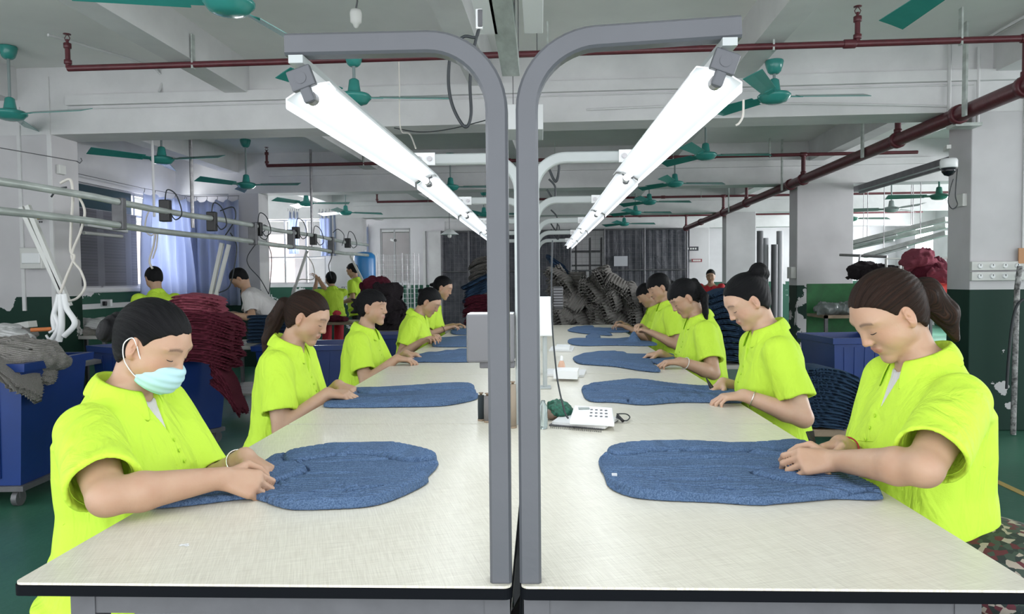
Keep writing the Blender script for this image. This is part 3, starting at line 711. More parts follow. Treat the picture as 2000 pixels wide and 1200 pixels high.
def surface(f, lo, hi, h, relax=1):
    """surface nets on the blocks that hold the surface"""
    NB = 8; lo = np.array(lo, float); hi = np.array(hi, float); W = NB * h
    nb = np.maximum(1, np.ceil((hi - lo) / W).astype(int))
    gi = np.stack(np.meshgrid(*[np.arange(k) for k in nb], indexing='ij'), -1).reshape(-1, 3)
    c = (lo + (gi + .5) * W).astype(F32); d = f(c)
    gi = gi[np.abs(d) < W * .87 + .012]
    r9 = np.arange(NB + 1); off = np.stack(np.meshgrid(r9, r9, r9, indexing='ij'), -1).reshape(-1, 3)
    G = gi[:, None, :] * NB + off[None]
    pts = (lo + G.reshape(-1, 3) * h).astype(F32); V = np.empty(len(pts), F32)
    st = 400000
    for i in range(0, len(pts), st): V[i:i + st] = f(pts[i:i + st])
    V = V.reshape(-1, 9, 9, 9)
    dims = nb * NB + 1
    def key(ijk): return (ijk[..., 0] * dims[1] + ijk[..., 1]) * dims[2] + ijk[..., 2]
    S = V < 0
    cor = [(i, j, k) for i in (0, 1) for j in (0, 1) for k in (0, 1)]
    cnt = sum(S[:, i:i + 8, j:j + 8, k:k + 8].astype(np.int8) for i, j, k in cor)
    bi, ci, cj, ck = np.nonzero((cnt > 0) & (cnt < 8))
    cell = gi[bi] * NB + np.stack([ci, cj, ck], -1)
    cv = np.stack([V[bi, ci + i, cj + j, ck + k] for i, j, k in cor], -1)
    acc = np.zeros((len(cell), 3)); n = np.zeros(len(cell))
    for a in range(8):
        for ax in range(3):
            if cor[a][ax] == 0:
                c2 = list(cor[a]); c2[ax] = 1; b = cor.index(tuple(c2))
                va, vb = cv[:, a], cv[:, b]; mk = (va < 0) != (vb < 0)
                t = np.where(mk, va / np.where(mk, va - vb, 1), 0)
                q = np.zeros((len(cell), 3)); q[:] = cor[a]; q[:, ax] += t
                acc[mk] += q[mk]; n[mk] += 1
    vert = lo + (cell + acc / n[:, None]) * h
    ks = key(cell); order = np.argsort(ks); ks = ks[order]; vert = vert[order]
    quads = []
    for ax in range(3):
        o1, o2 = (ax + 1) % 3, (ax + 2) % 3
        s0 = S[:, :8, :8, :8]; sl = [slice(0, 8)] * 3; sl[ax] = slice(1, 9); s1 = S[(slice(None),) + tuple(sl)]
        bi, ci, cj, ck = np.nonzero(s0 != s1)
        g = gi[bi] * NB + np.stack([ci, cj, ck], -1); inside = s0[bi, ci, cj, ck]
        ids = []; ok = np.ones(len(g), bool)
        for d1, d2 in ((0, 0), (1, 0), (1, 1), (0, 1)):
            q = g.copy(); q[:, o1] -= d1; q[:, o2] -= d2
            kk = key(q); p_ = np.searchsorted(ks, kk); p_ = np.minimum(p_, len(ks) - 1); ok &= (ks[p_] == kk) & (q >= 0).all(1); ids.append(p_)
        ids = np.stack(ids, -1); ids[~inside] = ids[~inside][:, ::-1]
        quads.append(ids[ok])
    Q = np.concatenate(quads)
    for _ in range(relax):
        acc = np.zeros_like(vert); n = np.zeros(len(vert))
        for a, b in ((0, 1), (1, 2), (2, 3), (3, 0)):
            np.add.at(acc, Q[:, a], vert[Q[:, b]]); np.add.at(n, Q[:, a], 1)
            np.add.at(acc, Q[:, b], vert[Q[:, a]]); np.add.at(n, Q[:, b], 1)
        n = np.maximum(n, 1); vert = vert * .5 + acc / n[:, None] * .5
    return vert, Q
def np_mesh(name, vert, Q):
    me = bpy.data.meshes.new(name); nv, nf = len(vert), len(Q)
    me.vertices.add(nv); me.vertices.foreach_set('co', vert.astype(F32).ravel())
    me.loops.add(nf * 4); me.loops.foreach_set('vertex_index', Q.astype(np.int32).ravel())
    me.polygons.add(nf); me.polygons.foreach_set('loop_start', np.arange(0, nf * 4, 4, dtype=np.int32)); me.polygons.foreach_set('use_smooth', np.ones(nf, bool))
    me.update(calc_edges=True); return me
def attr(me, name, val):
    a = me.attributes.new(name, 'FLOAT', 'POINT'); a.data.foreach_set('value', np.asarray(val, F32))
def sdf_obj(name, f, lo, hi, h, mt, parent=None, org=None, attrs=None, relax=1):
    v, q = surface(f, lo, hi, h, relax)
    me = np_mesh(name, v, q)
    if attrs:
        for k, fn in attrs.items(): attr(me, k, fn(v.astype(F32)))
    return link_mesh(name, me, mt, parent, org)

# ------------------------------------------------------------------ materials of people
def skin_mat(name, base):
    mt = bpy.data.materials.new(name); mt.use_nodes = True; nt = mt.node_tree; L = nt.links.new
    b = nt.nodes['Principled BSDF']; prev = None
    tc = nn(nt, 'ShaderNodeTexCoord'); n = nn(nt, 'ShaderNodeTexNoise', i_Scale=22.0, i_Detail=4.0); L(tc.outputs['Object'], n.inputs['Vector'])
    r = nn(nt, 'ShaderNodeValToRGB'); r.color_ramp.elements[0].position = .3; r.color_ramp.elements[1].position = .7
    r.color_ramp.elements[0].color = (base[0] * .93, base[1] * .86, base[2] * .84, 1); r.color_ramp.elements[1].color = (*base, 1); L(n.outputs[0], r.inputs[0]); prev = r.outputs[0]
    for nm, c in (('blush', (base[0] * 1.02, base[1] * .72, base[2] * .68)), ('lip', (.36, .13, .10)), ('brow', (.035, .022, .018))):
        at = nn(nt, 'ShaderNodeAttribute', attribute_name=nm); mx = nn(nt, 'ShaderNodeMix', data_type='RGBA'); L(at.outputs['Fac'], mx.inputs[0]); L(prev, mx.inputs[6]); mx.inputs[7].default_value = (*c, 1); prev = mx.outputs[2]
    L(prev, b.inputs['Base Color']); b.inputs['Roughness'].default_value = .48
    b.inputs['Subsurface Weight'].default_value = .12; b.inputs['Subsurface Radius'].default_value = (.01, .004, .002); b.inputs['Subsurface Scale'].default_value = 1
    n2 = nn(nt, 'ShaderNodeTexNoise', i_Scale=260.0, i_Detail=2.0); L(tc.outputs['Object'], n2.inputs['Vector'])
    bp = nn(nt, 'ShaderNodeBump', i_Strength=.06, i_Distance=.004); L(n2.outputs[0], bp.inputs['Height']); L(bp.outputs[0], b.inputs['Normal'])
    return mt
M['skin'] = skin_mat('skin', (.47, .30, .20)); M['skin2'] = skin_mat('tanned_skin', (.40, .235, .155)); M['skin3'] = skin_mat('light_skin', (.56, .365, .26))
def hair_mat(name, c1, c2):
    mt = bpy.data.materials.new(name); mt.use_nodes = True; nt = mt.node_tree; L = nt.links.new
    b = nt.nodes['Principled BSDF']; at = nn(nt, 'ShaderNodeAttribute', attribute_name='strand'); a2 = nn(nt, 'ShaderNodeAttribute', attribute_name='along')
    cx = nn(nt, 'ShaderNodeCombineXYZ'); L(at.outputs['Fac'], cx.inputs[0]); L(a2.outputs['Fac'], cx.inputs[1])
    n = nn(nt, 'ShaderNodeTexNoise', i_Scale=1.0, i_Detail=4.0, i_Roughness=.7); L(cx.outputs[0], n.inputs['Vector'])
    r = nn(nt, 'ShaderNodeValToRGB'); r.color_ramp.elements[0].position = .4; r.color_ramp.elements[1].position = .7
    r.color_ramp.elements[0].color = (*c1, 1); r.color_ramp.elements[1].color = (*c2, 1); L(n.outputs[0], r.inputs[0]); L(r.outputs[0], b.inputs['Base Color'])
    b.inputs['Roughness'].default_value = .5; b.inputs['Specular IOR Level'].default_value = .16
    bp = nn(nt, 'ShaderNodeBump', i_Strength=.6, i_Distance=.006); L(n.outputs[0], bp.inputs['Height']); L(bp.outputs[0], b.inputs['Normal'])
    return mt
M['hair'] = hair_mat('black_hair', (.003, .003, .004), (.008, .0075, .009)); M['hairb'] = hair_mat('brown_black_hair', (.008, .005, .004), (.045, .020, .012))
def cloth_mat(name, col, dark=None, rough=.8, bs=9, bump=.6, sheen=0):
    mt = bpy.data.materials.new(name); mt.use_nodes = True; nt = mt.node_tree; L = nt.links.new
    b = nt.nodes['Principled BSDF']; tc = nn(nt, 'ShaderNodeTexCoord'); b.inputs['Base Color'].default_value = (*col, 1); b.inputs['Roughness'].default_value = rough
    n = nn(nt, 'ShaderNodeTexNoise', i_Scale=float(bs), i_Detail=3.0, i_Distortion=1.2); mp = nn(nt, 'ShaderNodeMapping'); mp.inputs['Scale'].default_value = (1.4, 1.4, .6); L(tc.outputs['Object'], mp.inputs[0]); L(mp.outputs[0], n.inputs['Vector'])
    n2 = nn(nt, 'ShaderNodeTexNoise', i_Scale=420.0, i_Detail=1.0); L(tc.outputs['Object'], n2.inputs['Vector'])
    m2 = nn(nt, 'ShaderNodeMath', operation='MULTIPLY', i_1=.03); L(n2.outputs[0], m2.inputs[0]); ad = nn(nt, 'ShaderNodeMath', operation='ADD'); L(n.outputs[0], ad.inputs[0]); L(m2.outputs[0], ad.inputs[1])
    bp = nn(nt, 'ShaderNodeBump', i_Strength=bump, i_Distance=.03); L(ad.outputs[0], bp.inputs['Height']); L(bp.outputs[0], b.inputs['Normal'])
    return mt
M['neon'] = cloth_mat('neon_polo_fabric', (.53, .78, .05)); M['tee'] = cloth_mat('white_tee_fabric', (.62, .60, .60)); M['redshirt'] = cloth_mat('red_shirt_fabric', (.45, .02, .03)); M['redap'] = cloth_mat('red_apron_fabric', (.50, .03, .05))
M['trgrey'] = cloth_mat('grey_trouser_fabric', (.16, .17, .18)); M['trblack'] = cloth_mat('black_trouser_fabric', (.015, .016, .022))
M['mask'] = mat('pale_blue_mask', (.42, .64, .68), .7); M['maskg'] = mat('mint_mask', (.30, .72, .52), .7)
M['silver'] = mat('silver_bracelet', (.75, .72, .66), .2, metal=1); M['lash'] = mat('dark_lash', (.012, .008, .008), .6); M['redcord'] = mat('red_cord', (.35, .01, .02), .5)

# ------------------------------------------------------------------ head
def head_sdf(q, ears=True):
    """q in head frame: x forward, y left, z up; metres; origin in the middle of the skull"""
    y = np.abs(q[:, 1]); qa = np.stack([q[:, 0], y, q[:, 2]], 1)
    d = ell(qa, (-.012, 0, .028), (.094, .074, .088))
    d = smin(d, ell(qa, (.026, 0, .012), (.064, .061, .078)), .03)
    d = smin(d, rcone(qa, (.018, .022, -.045), (.060, .008, -.088), .044, .019), .03)
    d = smin(d, ell(qa, (.044, .034, -.030), (.032, .028, .034)), .02)                 # cheeks
    d = smin(d, ell(qa, (.058, 0, -.056), (.029, .032, .027)), .014)                   # muzzle
    d = smin(d, ell(qa, (.066, .026, .034), (.018, .032, .011)), .014)                 # brow
    d = smax(d, -ell(qa, (.102, .031, .012), (.018, .021, .013)), .014)                # sockets
    d = smin(d, sph(qa, (.0715, .030, .009), .0125), .006)                             # lids
    d = smin(d, rcone(q, (.082, 0, .020), (.099, 0, -.022), .0065, .0095), .010)       # nose
    d = smin(d, sph(qa, (.092, .0105, -.026), .0075), .006)
    d = smax(d, -sph(qa, (.100, .006, -.034), .0035), .003)
    d = smin(d, ell(qa, (.0835, 0, -.0485), (.0085, .0225, .0048)), .005)              # lips
    d = smin(d, ell(qa, (.0820, 0, -.0580), (.0080, .0190, .0054)), .005)
    d = smax(d, -ell(qa, (.0930, 0, -.0530), (.0065, .023, .0013)), .0015)
    d = smin(d, sph(qa, (.068, 0, -.092), .0165), .012)                                # chin
    if ears:
        R = np.array([[.93, -.37, 0], [.37, .93, 0], [0, 0, 1]], F32)
        e = ell(qa, (-.008, .077, .002), (.018, .0075, .031), R); e = smin(e, ell(qa, (-.002, .075, -.024), (.010, .006, .012)), .006)
        e = smax(e, -ell(qa, (-.004, .0875, .005), (.0115, .0115, .021), R), .003); e = smin(e, ell(qa, (-.006, .0795, .004), (.0045, .003, .013), R), .003)
        d = smin(d, e, .006)
    return d
def lipf(q):
    qa = np.stack([q[:, 0], np.abs(q[:, 1]), q[:, 2]], 1); e = ell(qa, (.086, 0, -.0535), (.016, .0235, .0100)); return np.clip(.5 - e / .003, 0, 1) * .7
def browf(q):
    z0 = .0325 + .004 * np.sin(np.clip((np.abs(q[:, 1]) - .014) / .038, 0, 1) * math.pi) 
    m_ = (np.abs(q[:, 1]) > .012) & (np.abs(q[:, 1]) < .052) & (q[:, 0] > .03); e = np.abs(q[:, 2] - z0) / .0042
    return np.where(m_, np.clip(1.4 - e, 0, 1) * .62, 0)
def blushf(q):
    qa = np.stack([q[:, 0], np.abs(q[:, 1]), q[:, 2]], 1)
    b = np.clip(1 - ell(qa, (.06, .045, -.02), (.02, .02, .02)) / .02, 0, 1) * .22
    b = np.maximum(b, np.clip(1 - sph(qa, (.10, 0, -.024), .012) / .01, 0, 1) * .2)
    return np.maximum(b, np.clip(1 - ell(qa, (0, .08, 0), (.02, .012, .035)) / .01, 0, 1) * .35)

# ------------------------------------------------------------------ hand
def hand_prims(Wp, d, n, side, curl=(.5, .6, .7, .8), spread=.06, thumb=.7, s=1.0, pinch=0):
    """Wp wrist, d towards the fingers, n out of the palm, side the direction of the thumb; returns palm and finger lists"""
    Wp = np.array(Wp, float); d = np.array(d, float); d /= np.linalg.norm(d); n = np.array(n, float); n -= d * (n @ d); n /= np.linalg.norm(n)
    t = np.cross(d, n) * side
    palm = []
    def pt(a, b, c): return Wp + s * (d * a + t * b + n * c)
    for b_, a_ in ((.026, .084), (.0085, .087), (-.0095, .083), (-.027, .076)):
        palm.append((pt(.012, b_ * .45, .002), pt(a_ - .006, b_, 0), .0155 * s, .0115 * s))
    palm.append((pt(.018, .012, .008), pt(.05, .024, .010), .014 * s, .012 * s))
    fing = []
    for k, (b_, a_, ls, r) in enumerate(((.026, .084, (.042, .025, .020), .0086), (.0085, .087, (.046, .029, .021), .0088), (-.0095, .083, (.042, .027, .021), .0084), (-.027, .076, (.033, .020, .018), .0074))):
        p0 = pt(a_ - .004, b_, 0); c = curl[k]; ang = 0; sp = spread * (1.5 - k) 
        dd = d * math.cos(sp) + t * math.sin(sp)
        for j, l in enumerate(ls):
            ang += c * (.75, 1.0, .6)[j]
            v = dd * math.cos(ang) + n * math.sin(ang)
            p1 = p0 + v * l * s
            fing.append((k, p0, p1, r * s * (1 - .09 * j), r * s * (1 - .09 * (j + 1)))); p0 = p1
    th0 = pt(.022, .024, .006); a1 = d * .62 + t * .72 + n * .30 * thumb; a1 /= np.linalg.norm(a1); th1 = th0 + a1 * .040 * s
    a2 = d * .88 + t * (.25 - .35 * thumb) + n * .40 * thumb; a2 /= np.linalg.norm(a2); th2 = th1 + a2 * .030 * s
    a3 = d * .92 + t * (.02 - .5 * thumb) + n * .38 * thumb; a3 /= np.linalg.norm(a3); th3 = th2 + a3 * .024 * s
    fing += [(4, th0, th1, .0125 * s, .0105 * s), (4, th1, th2, .0102 * s, .0092 * s), (4, th2, th3, .0092 * s, .0076 * s)]
    return palm, fing
def hand_sdf(p, H):
    palm, fing = H; d = None
    for a, b, ra, rb in palm:
        e = rcone(p, a, b, ra, rb); d = e if d is None else smin(d, e, .010)
    out = d; k0 = None; cur = None; fs = []
    for k in range(5):
        e = None
        for kk, a, b, ra, rb in fing:
            if kk == k: q = rcone(p, a, b, ra, rb); e = q if e is None else smin(e, q, .0025)
        fs.append(e)
    for e in fs: out = smin(out, e, .0035)
    return out

def norm(v): v = np.array(v, float); return v / np.linalg.norm(v)
def ik(S, Wt, l1, l2, pole):
    S = np.array(S, float); Wt = np.array(Wt, float); v = Wt - S; D = np.linalg.norm(v)
    if D > (l1 + l2) * .985: Wt = S + v / D * (l1 + l2) * .985; v = Wt - S; D = np.linalg.norm(v)
    a = (l1 * l1 - l2 * l2 + D * D) / (2 * D); hh = math.sqrt(max(l1 * l1 - a * a, 0)); u = v / D
    pv = np.array(pole, float); pv -= u * (pv @ u); pv /= np.linalg.norm(pv)
    return S + u * a + pv * hh, Wt
def rot_axis(v, ax, a):
    return np.array(Matrix.Rotation(a, 3, Vector(ax)) @ Vector(v))

def make_person(label, head, heading, hp=20, hy=0, hr=0, neck=None, pelvis=None, wr=None, wl=None, handr=None, handl=None, h=.004, girth=1.0, stature=.93,
                skin='skin', hair='hair', style=None, top='neon', collar=True, bottoms='trblack', pole_r=None, pole_l=None, sw=.165, mask=False, under=False, group='workers in neon shirts at the tables',
                ears=True, seat=True, feetdir=None, sleeve=.72, legs=True, curl_r=(.6, .7, .8, .9), curl_l=(.6, .7, .8, .9), hscale=.91, lash=True, seed=1, bracelet=None, extra=None, shirt_t0=0.0):
    """head, neck, pelvis: world points; heading: unit vector the trunk faces; hp head pitch down, hy yaw (deg, + to its left)"""
    F = norm([heading[0], heading[1], 0]); Uz = np.array([0, 0, 1.]); Lf = np.cross(Uz, F)
    head = np.array(head, float); neck = np.array(neck, float); pelvis = np.array(pelvis, float)
    root = empty('person', (pelvis[0], pelvis[1], 0), label, 'person', group)
    # trunk frame
    up = norm(neck - pelvis); X = norm(np.cross(up, F)) * -1; X = norm(np.cross(F, up)); Xl = -X           # Xl = left
    Xl = norm(np.cross(up, F)); Fy = norm(np.cross(Xl, up)) 
    Fy = norm(F - up * (F @ up)); Xl = np.cross(up, Fy)
    Rt = np.stack([Xl, Fy, up], 1); Lt = float(np.linalg.norm(neck - pelvis))
    g = girth
    bodyL = Loft(pelvis, Rt, Lt, [(-.20, .135 * g, .09 * g, 0), (0, .150 * g, .105 * g, 0), (.3, .128 * g, .095 * g, .01), (.6, .135 * g, .098 * g, .012), (.82, .135 * g, .082 * g, .0), (.93, .10, .062, -.005), (1.0, .062, .05, 0), (1.05, .05, .045, 0)])
    sh = .865; swx = sw * .97
    SR = neck - up * Lt * (1 - sh) - Xl * swx + Fy * .012; SL = neck - up * Lt * (1 - sh) + Xl * swx + Fy * .012
    pr = norm(np.array([0, 0, -1.]) - F * .35 - Lf * .45) if pole_r is None else norm(pole_r)
    pl = norm(np.array([0, 0, -1.]) - F * .35 + Lf * .45) if pole_l is None else norm(pole_l)
    l1, l2 = .262 * stature, .232 * stature
    ER, WR = ik(SR, wr, l1, l2, pr); EL, WL = ik(SL, wl, l1, l2, pl)
    # head frame
    hf = F.copy(); hf = rot_axis(hf, (0, 0, 1), math.radians(hy)); hl = np.cross(Uz, hf); hu = Uz.copy()
    hf = rot_axis(hf, hl, math.radians(hp)); hu = rot_axis(hu, hl, math.radians(hp))
    hl = rot_axis(hl, hf, math.radians(hr)); hu = rot_axis(hu, hf, math.radians(hr))
    Rh = (np.stack([hf, hl, hu], 1)).astype(F32); hs = hscale * .97
    def hq(p): return ((p - A3(head)) @ Rh) / F32(hs)
    skull_base = head + hs * (-.022 * hf - .055 * hu)
    # hands
    def hand(Wp, E, hd, side, curl):
        if hd is None: hd = {}
        d = hd.get('d'); n = hd.get('n')
        fd = norm(Wp - E)
        d = norm(d) if d is not None else norm(fd * .8 + np.array([0, 0, -.1]))
        n = np.array(n, float) if n is not None else np.array([0, 0, -1.])
        return hand_prims(Wp, d, n, side, curl=hd.get('curl', curl), thumb=hd.get('thumb', .8), s=.99 * stature, spread=hd.get('spread', .05))
    HR = hand(WR, ER, handr, hand_side(+1), curl_r); HL = hand(WL, EL, handl, hand_side(-1), curl_l)
    def trunk(p):
        d = bodyL(p)
        d = smin(d, rcone(p, neck - up * .03, skull_base, .053 * hs, .048 * hs), .035)
        d = smin(d, rcone(p, SR, SL, .038, .038), .04)
        return d
    def armf(S, E, W_):
        def f(p):
            mid = E + (W_ - E) * .28
            gg = .5 + .5 * g; d = rcone(p, S, E, .048 * gg, .0345 * gg); e = smin(rcone(p, E, mid, .0335 * gg, .0370 * gg), rcone(p, mid, W_, .0370 * gg, .0230), .01)
            return smin(d, e, .012)
        return f
    groups = [(trunk, (neck + pelvis) / 2, Lt * .5 + .28), (armf(SR, ER, WR), (SR + WR + ER) / 3, .34), (armf(SL, EL, WL), (SL + WL + EL) / 3, .34),
              (lambda p: head_sdf(hq(p), ears) * hs, head, .155), (lambda p: hand_sdf(p, HR), WR + (np.mean([q[2] for q in HR[1]], 0) - WR) * .6, .125), (lambda p: hand_sdf(p, HL), WL + (np.mean([q[2] for q in HL[1]], 0) - WL) * .6, .125)]
    ks = [0, .03, .03, .014, .010, .010]
    def body(p):
        out = None
        for (f, c, r), k in zip(groups, ks):
            q = p - A3(c); bd = np.sqrt((q * q).sum(1)) - r
            e = bd + F32(.03); mk = bd < .03
            if mk.any(): e[mk] = f(p[mk])
            out = e if out is None else smin(out, e, k)
        return out
    pts = np.array([pelvis, neck, head, SR, SL, ER, EL, WR, WL] + [q[2] for q in HR[1]] + [q[2] for q in HL[1]])
    lo = pts.min(0) - .16; hi = pts.max(0) + .16
    at = {'lip': lambda v: lipf(hq(v)), 'brow': lambda v: browf(hq(v)), 'blush': lambda v: blushf(hq(v))}
    sdf_obj('body', body, lo, hi, h, M[skin], root, attrs=at)
    # ---------------- shirt
    shirtL = Loft(pelvis, Rt, Lt, [(-.22, .185 * g, .145 * g, .005), (0, .182 * g, .145 * g, .005), (.25, .168 * g, .135 * g, .018), (.45, .163 * g, .128 * g, .018), (.62, .172 * g, .125 * g, .012), (.80, .172 * g, .105 * g, -.004), (.90, .142, .094, -.006), (.97, .098, .080, -.004), (1.03, .075, .070, -.002)])
    slr = .064 * (.5 + .5 * g); sle = .071 * (.5 + .5 * g)
    SEr = SR + (ER - SR) * sleeve; SEl = SL + (EL - SL) * sleeve
    def sleevef(p, S, SE, E):
        ax = norm(E - S); d = rcone(p, S + (S - SE) * .05, SE + ax * .05, slr, sle)
        q = p - A3(SE); pl_ = q @ A3(ax)
        d = smax(d, pl_, .004)
        cav = rcone(p, SE - ax * .05, SE + ax * .06, .046 * g, sle - .006)
        return smax(d, -cav, .003)
    rr_ = np.random.default_rng(seed)
    def shirt(p):
        q = shirtL.loc(p)
        d = shirtL(p, q=q)
        for S, SE, E in ((SR, SEr, ER), (SL, SEl, EL)): d = smin(d, sleevef(p, S, SE, E), .030)
        # folds
        w_ = noise3(p, seed, 4, 26, (1, 1, .55)); w2 = noise3(p, seed + 50, 3, 55, (1, 1, .5))
        low = np.clip(1.1 - q[:, 2] / Lt, .15, 1)
        d = d + (1 - np.abs(w_)) * F32(-.011) * low + F32(.005) + w2 * F32(.0022)
        hemr = np.clip(np.sin(q[:, 2] * 62 + 2 * np.sin(q[:, 0] * 9 + seed) + q[:, 1] * 6), 0, 1) ** 2 * np.clip(.30 - q[:, 2] / Lt, 0, .3) * F32(.05); d = d - hemr
        # neck hole and open placket
        u = up * .7 + norm(skull_base - neck) * .3
        hole = rcone(p, neck - up * .012 + Fy * .008, neck + (skull_base - neck) * 1.4, .050, .058)
        d = smax(d, -hole, .004)
        vz = (q[:, 2] - Lt * .79) / (Lt * .21)
        wedge = np.maximum(np.maximum(np.abs(q[:, 0]) - .034 * np.clip(vz, 0, 1.3), -(q[:, 1] - .02)), -(vz) * .05)
        cavv = smax(wedge, -(shirtL(p, q=q) + .016), .001)
        return smax(d, -cavv, .002)
    sp = np.array([pelvis - up * Lt * .2, neck, SR, SL, SEr, SEl, ER, EL])
    sdf_obj('shirt' if top != 'neon' else 'polo_shirt', shirt, sp.min(0) - .2, sp.max(0) + .15, h, M[top], root)
    if h < .006:                                    # stitched sleeve seams and hems as thin cords
        gm = MB()
        for S, SE, E in ((SR, SEr, ER), (SL, SEl, EL)):
            ax = norm(E - S); a = norm(np.cross(ax, up)); b = np.cross(ax, a); ring = []
            for k in range(25):
                t = 2 * math.pi * k / 24; dirv = a * math.cos(t) + b * math.sin(t); o = SE - ax * .022; r_ = .03
                for _ in range(14):
                    dd = float(shirt(np.array([o + dirv * r_], F32))[0]); r_ -= dd * .9
                ring.append(Vector(o + dirv * (r_ + .0002)))
            gm.tube(ring, .0011, 5, False)
        gm.build('sleeve_hem', M[top], root)
    if collar:
        # turned-down collar: rings around the neck
        cu = norm(up * .55 + norm(skull_base - neck) * .45); cf = norm(F - cu * (F @ cu)); cl = np.cross(cu, cf)
        c0 = neck + up * .0 + Fy * .004
        NS = 40; rows = []
        for k in range(NS + 1):
            t = k / NS; th = math.radians(26 + (360 - 52) * t)          # from front-left round the back to front-right
            fr = max(0, math.cos(th)) ; bk = max(0, -math.cos(th))
            dirv = cf * math.cos(th) + cl * math.sin(th)
            tip = max(0, 1 - min(t, 1 - t) / .13)
            r_in = .054; h_top = .028 + .014 * bk - .010 * fr
            pin = c0 + dirv * (r_in + .002) - cu * .012 * (1 + fr)
            ptop = c0 + dirv * (r_in + .004 + .004 * bk) + cu * h_top
            fall = .050 + .016 * tip
            pout = c0 + dirv * (r_in + .030 + .010 * fr + .004 * math.sin(9 * th)) + cu * (h_top - fall) + cf * (.012 * tip)
            pmid = (ptop + pout) / 2 + dirv * .007 + cu * .003
            pt2 = ptop + dirv * .006 + cu * .0008
            rows.append([pin, ptop, pt2, pmid, pout])
        vs = [v for r in rows for v in r]; fs = []
        for k in range(NS):
            for j in range(4): fs.append((k * 5 + j, k * 5 + j + 1, (k + 1) * 5 + j + 1, (k + 1) * 5 + j))
        gm = MB(); gm.add(vs, fs, smooth=True); co = gm.build('collar', M[top], root, normals=False)
        sm = co.modifiers.new('thickness', 'SOLIDIFY'); sm.thickness = .0035; sm.offset = 0
        ss = co.modifiers.new('smooth', 'SUBSURF'); ss.levels = ss.render_levels = 1
        if h < .006:
            # placket strip with buttons
            gm = MB(); q0 = []
            for k in range(9):
                z = Lt * (.62 + .028 * k); 
                lp = np.array([0, .2, z]); 
                for _ in range(16):
                    w_ = pelvis + Rt @ lp; dd = float(shirt(np.array([w_], F32))[0]); lp[1] -= dd * .8
                q0.append(pelvis + Rt @ lp)
            for k in range(1, 6, 2):
                c = q0[k] + Fy * .002; gm.tube([Vector(c), Vector(c + Fy * .0025)], .0045, 10)
            gm.build('buttons', M[top], root)
    if under:
        gl = Loft(pelvis, Rt, Lt, [(.5, .14 * g, .11 * g, .01), (.8, .14 * g, .092 * g, .003), (.93, .105, .074, -.003), (.985, .07, .062, 0)])
        def und(p): return smax(gl(p), -rcone(p, neck - up * .02, skull_base, .058, .06), .003)
        sdf_obj('undershirt', und, np.array(neck) - .25, np.array(neck) + .12, max(h, .004), M['tee'], root)
    # ---------------- hair
    st = style or {}
    HB = []
    def hp_w(v): return head + hs * (Rh.astype(float) @ np.array(v, float))
    pole = np.array(st.get('pole', (-.10, 0, .02)), float)
    def hairf(p):
        q = hq(p)
        th_ = st.get('thick', .009)
        d = ell(q, (-.014, 0, .030), (.094 + th_, .074 + th_, .089 + th_))
        d = smin(d, ell(q, (-.03, 0, -.02), (.062, .064 + th_ * .5, .070)), .02)           # back of the head
        # strand ridges converge at the pole
        v = q - A3(pole); ph = np.arctan2(v[:, 1], v[:, 2] - .02 * 0)
        d = d + F32(.0012) * np.sin(ph * 34 + 3 * np.sin(q[:, 0] * 40)) 
        # hairline: keep above the forehead plane and behind the ear plane
        hl_ = st.get('line', .062)
        zz = q[:, 2] - (hl_ - .062) + F32(.0025) * np.sin(q[:, 1] * 150 + q[:, 0] * 90)
        xh = np.interp(zz, [-.085, -.074, -.045, -.028, -.018, .0, .022, .042, .056, .066, .078, .1], [-.16, -.045, -.030, -.014, .008, .014, .024, .034, .044, .057, .076, .12]).astype(F32)
        d = smax(d, (q[:, 0] - xh) * F32(.62), .004)
        earz = ell(np.stack([q[:, 0], np.abs(q[:, 1]), q[:, 2]], 1), (.002, .088, -.002), (.024, .022, .034))
        if st.get('showear', True): d = smax(d, -earz, .008)
        for a, b, ra, rb in st.get('cones', []):
            e = rcone(q, a, b, ra, rb) + F32(.0018) * np.sin(q[:, 1] * 420 + q[:, 0] * 160) ; d = smin(d, e, st.get('k', .012))
        if st.get('bangs'):
            bz = st['bangs']
            e = ell(q, (-.004, 0, .030), (.096, .076, .088)); e = np.abs(e) - .005
            c = smax(smax(-(q[:, 0] - .02), bz + .012 * np.sin(q[:, 1] * 300) * .5 - q[:, 2], .004), np.abs(q[:, 1]) - .068, .006)
            d = smin(d, smax(e, c, .003), .008)
        return d * F32(hs)
    if hair:
        hlo = head - .20; hhi = head + .20
        for a, b, ra, rb in st.get('cones', []):
            for e in (a, b): w_ = hp_w(e); hlo = np.minimum(hlo, w_ - .06); hhi = np.maximum(hhi, w_ + .06)
        def strand(v):
            q = hq(v); w_ = q - A3(pole); base = np.arctan2(w_[:, 1], w_[:, 2]) * 60
            inhead = ell(q, (-.014, 0, .030), (.11, .09, .105)) < 0
            return np.where(inhead, base, q[:, 1] * 900 + q[:, 0] * 500)
        sdf_obj('hair', hairf, hlo, hhi, h * .85, M[hair], root, attrs={'strand': strand, 'along': lambda v: np.sqrt((hq(v) ** 2).sum(1)) * 14})
    for (tn, pts_, r_, mt_) in (extra or []):
        gm = MB(); gm.tube(bez([hp_w(v) for v in pts_], 5), r_, 8); gm.build(tn, M[mt_], root)
    if lash and h < .0075:
        for s_ in (1, -1):
            gm = MB(); gm.tube(bez([hp_w(v) for v in ((.0795, .0185 * s_, .0055), (.0838, .025 * s_, .0025), (.0842, .032 * s_, .0012), (.0795, .040 * s_, .0025), (.0725, .0455 * s_, .006))], 5), [.0006] * 3 + [.0012] * 15 + [.0006] * 3 if False else .0011, 6); gm.build('eyelashes', M['lash'], root)
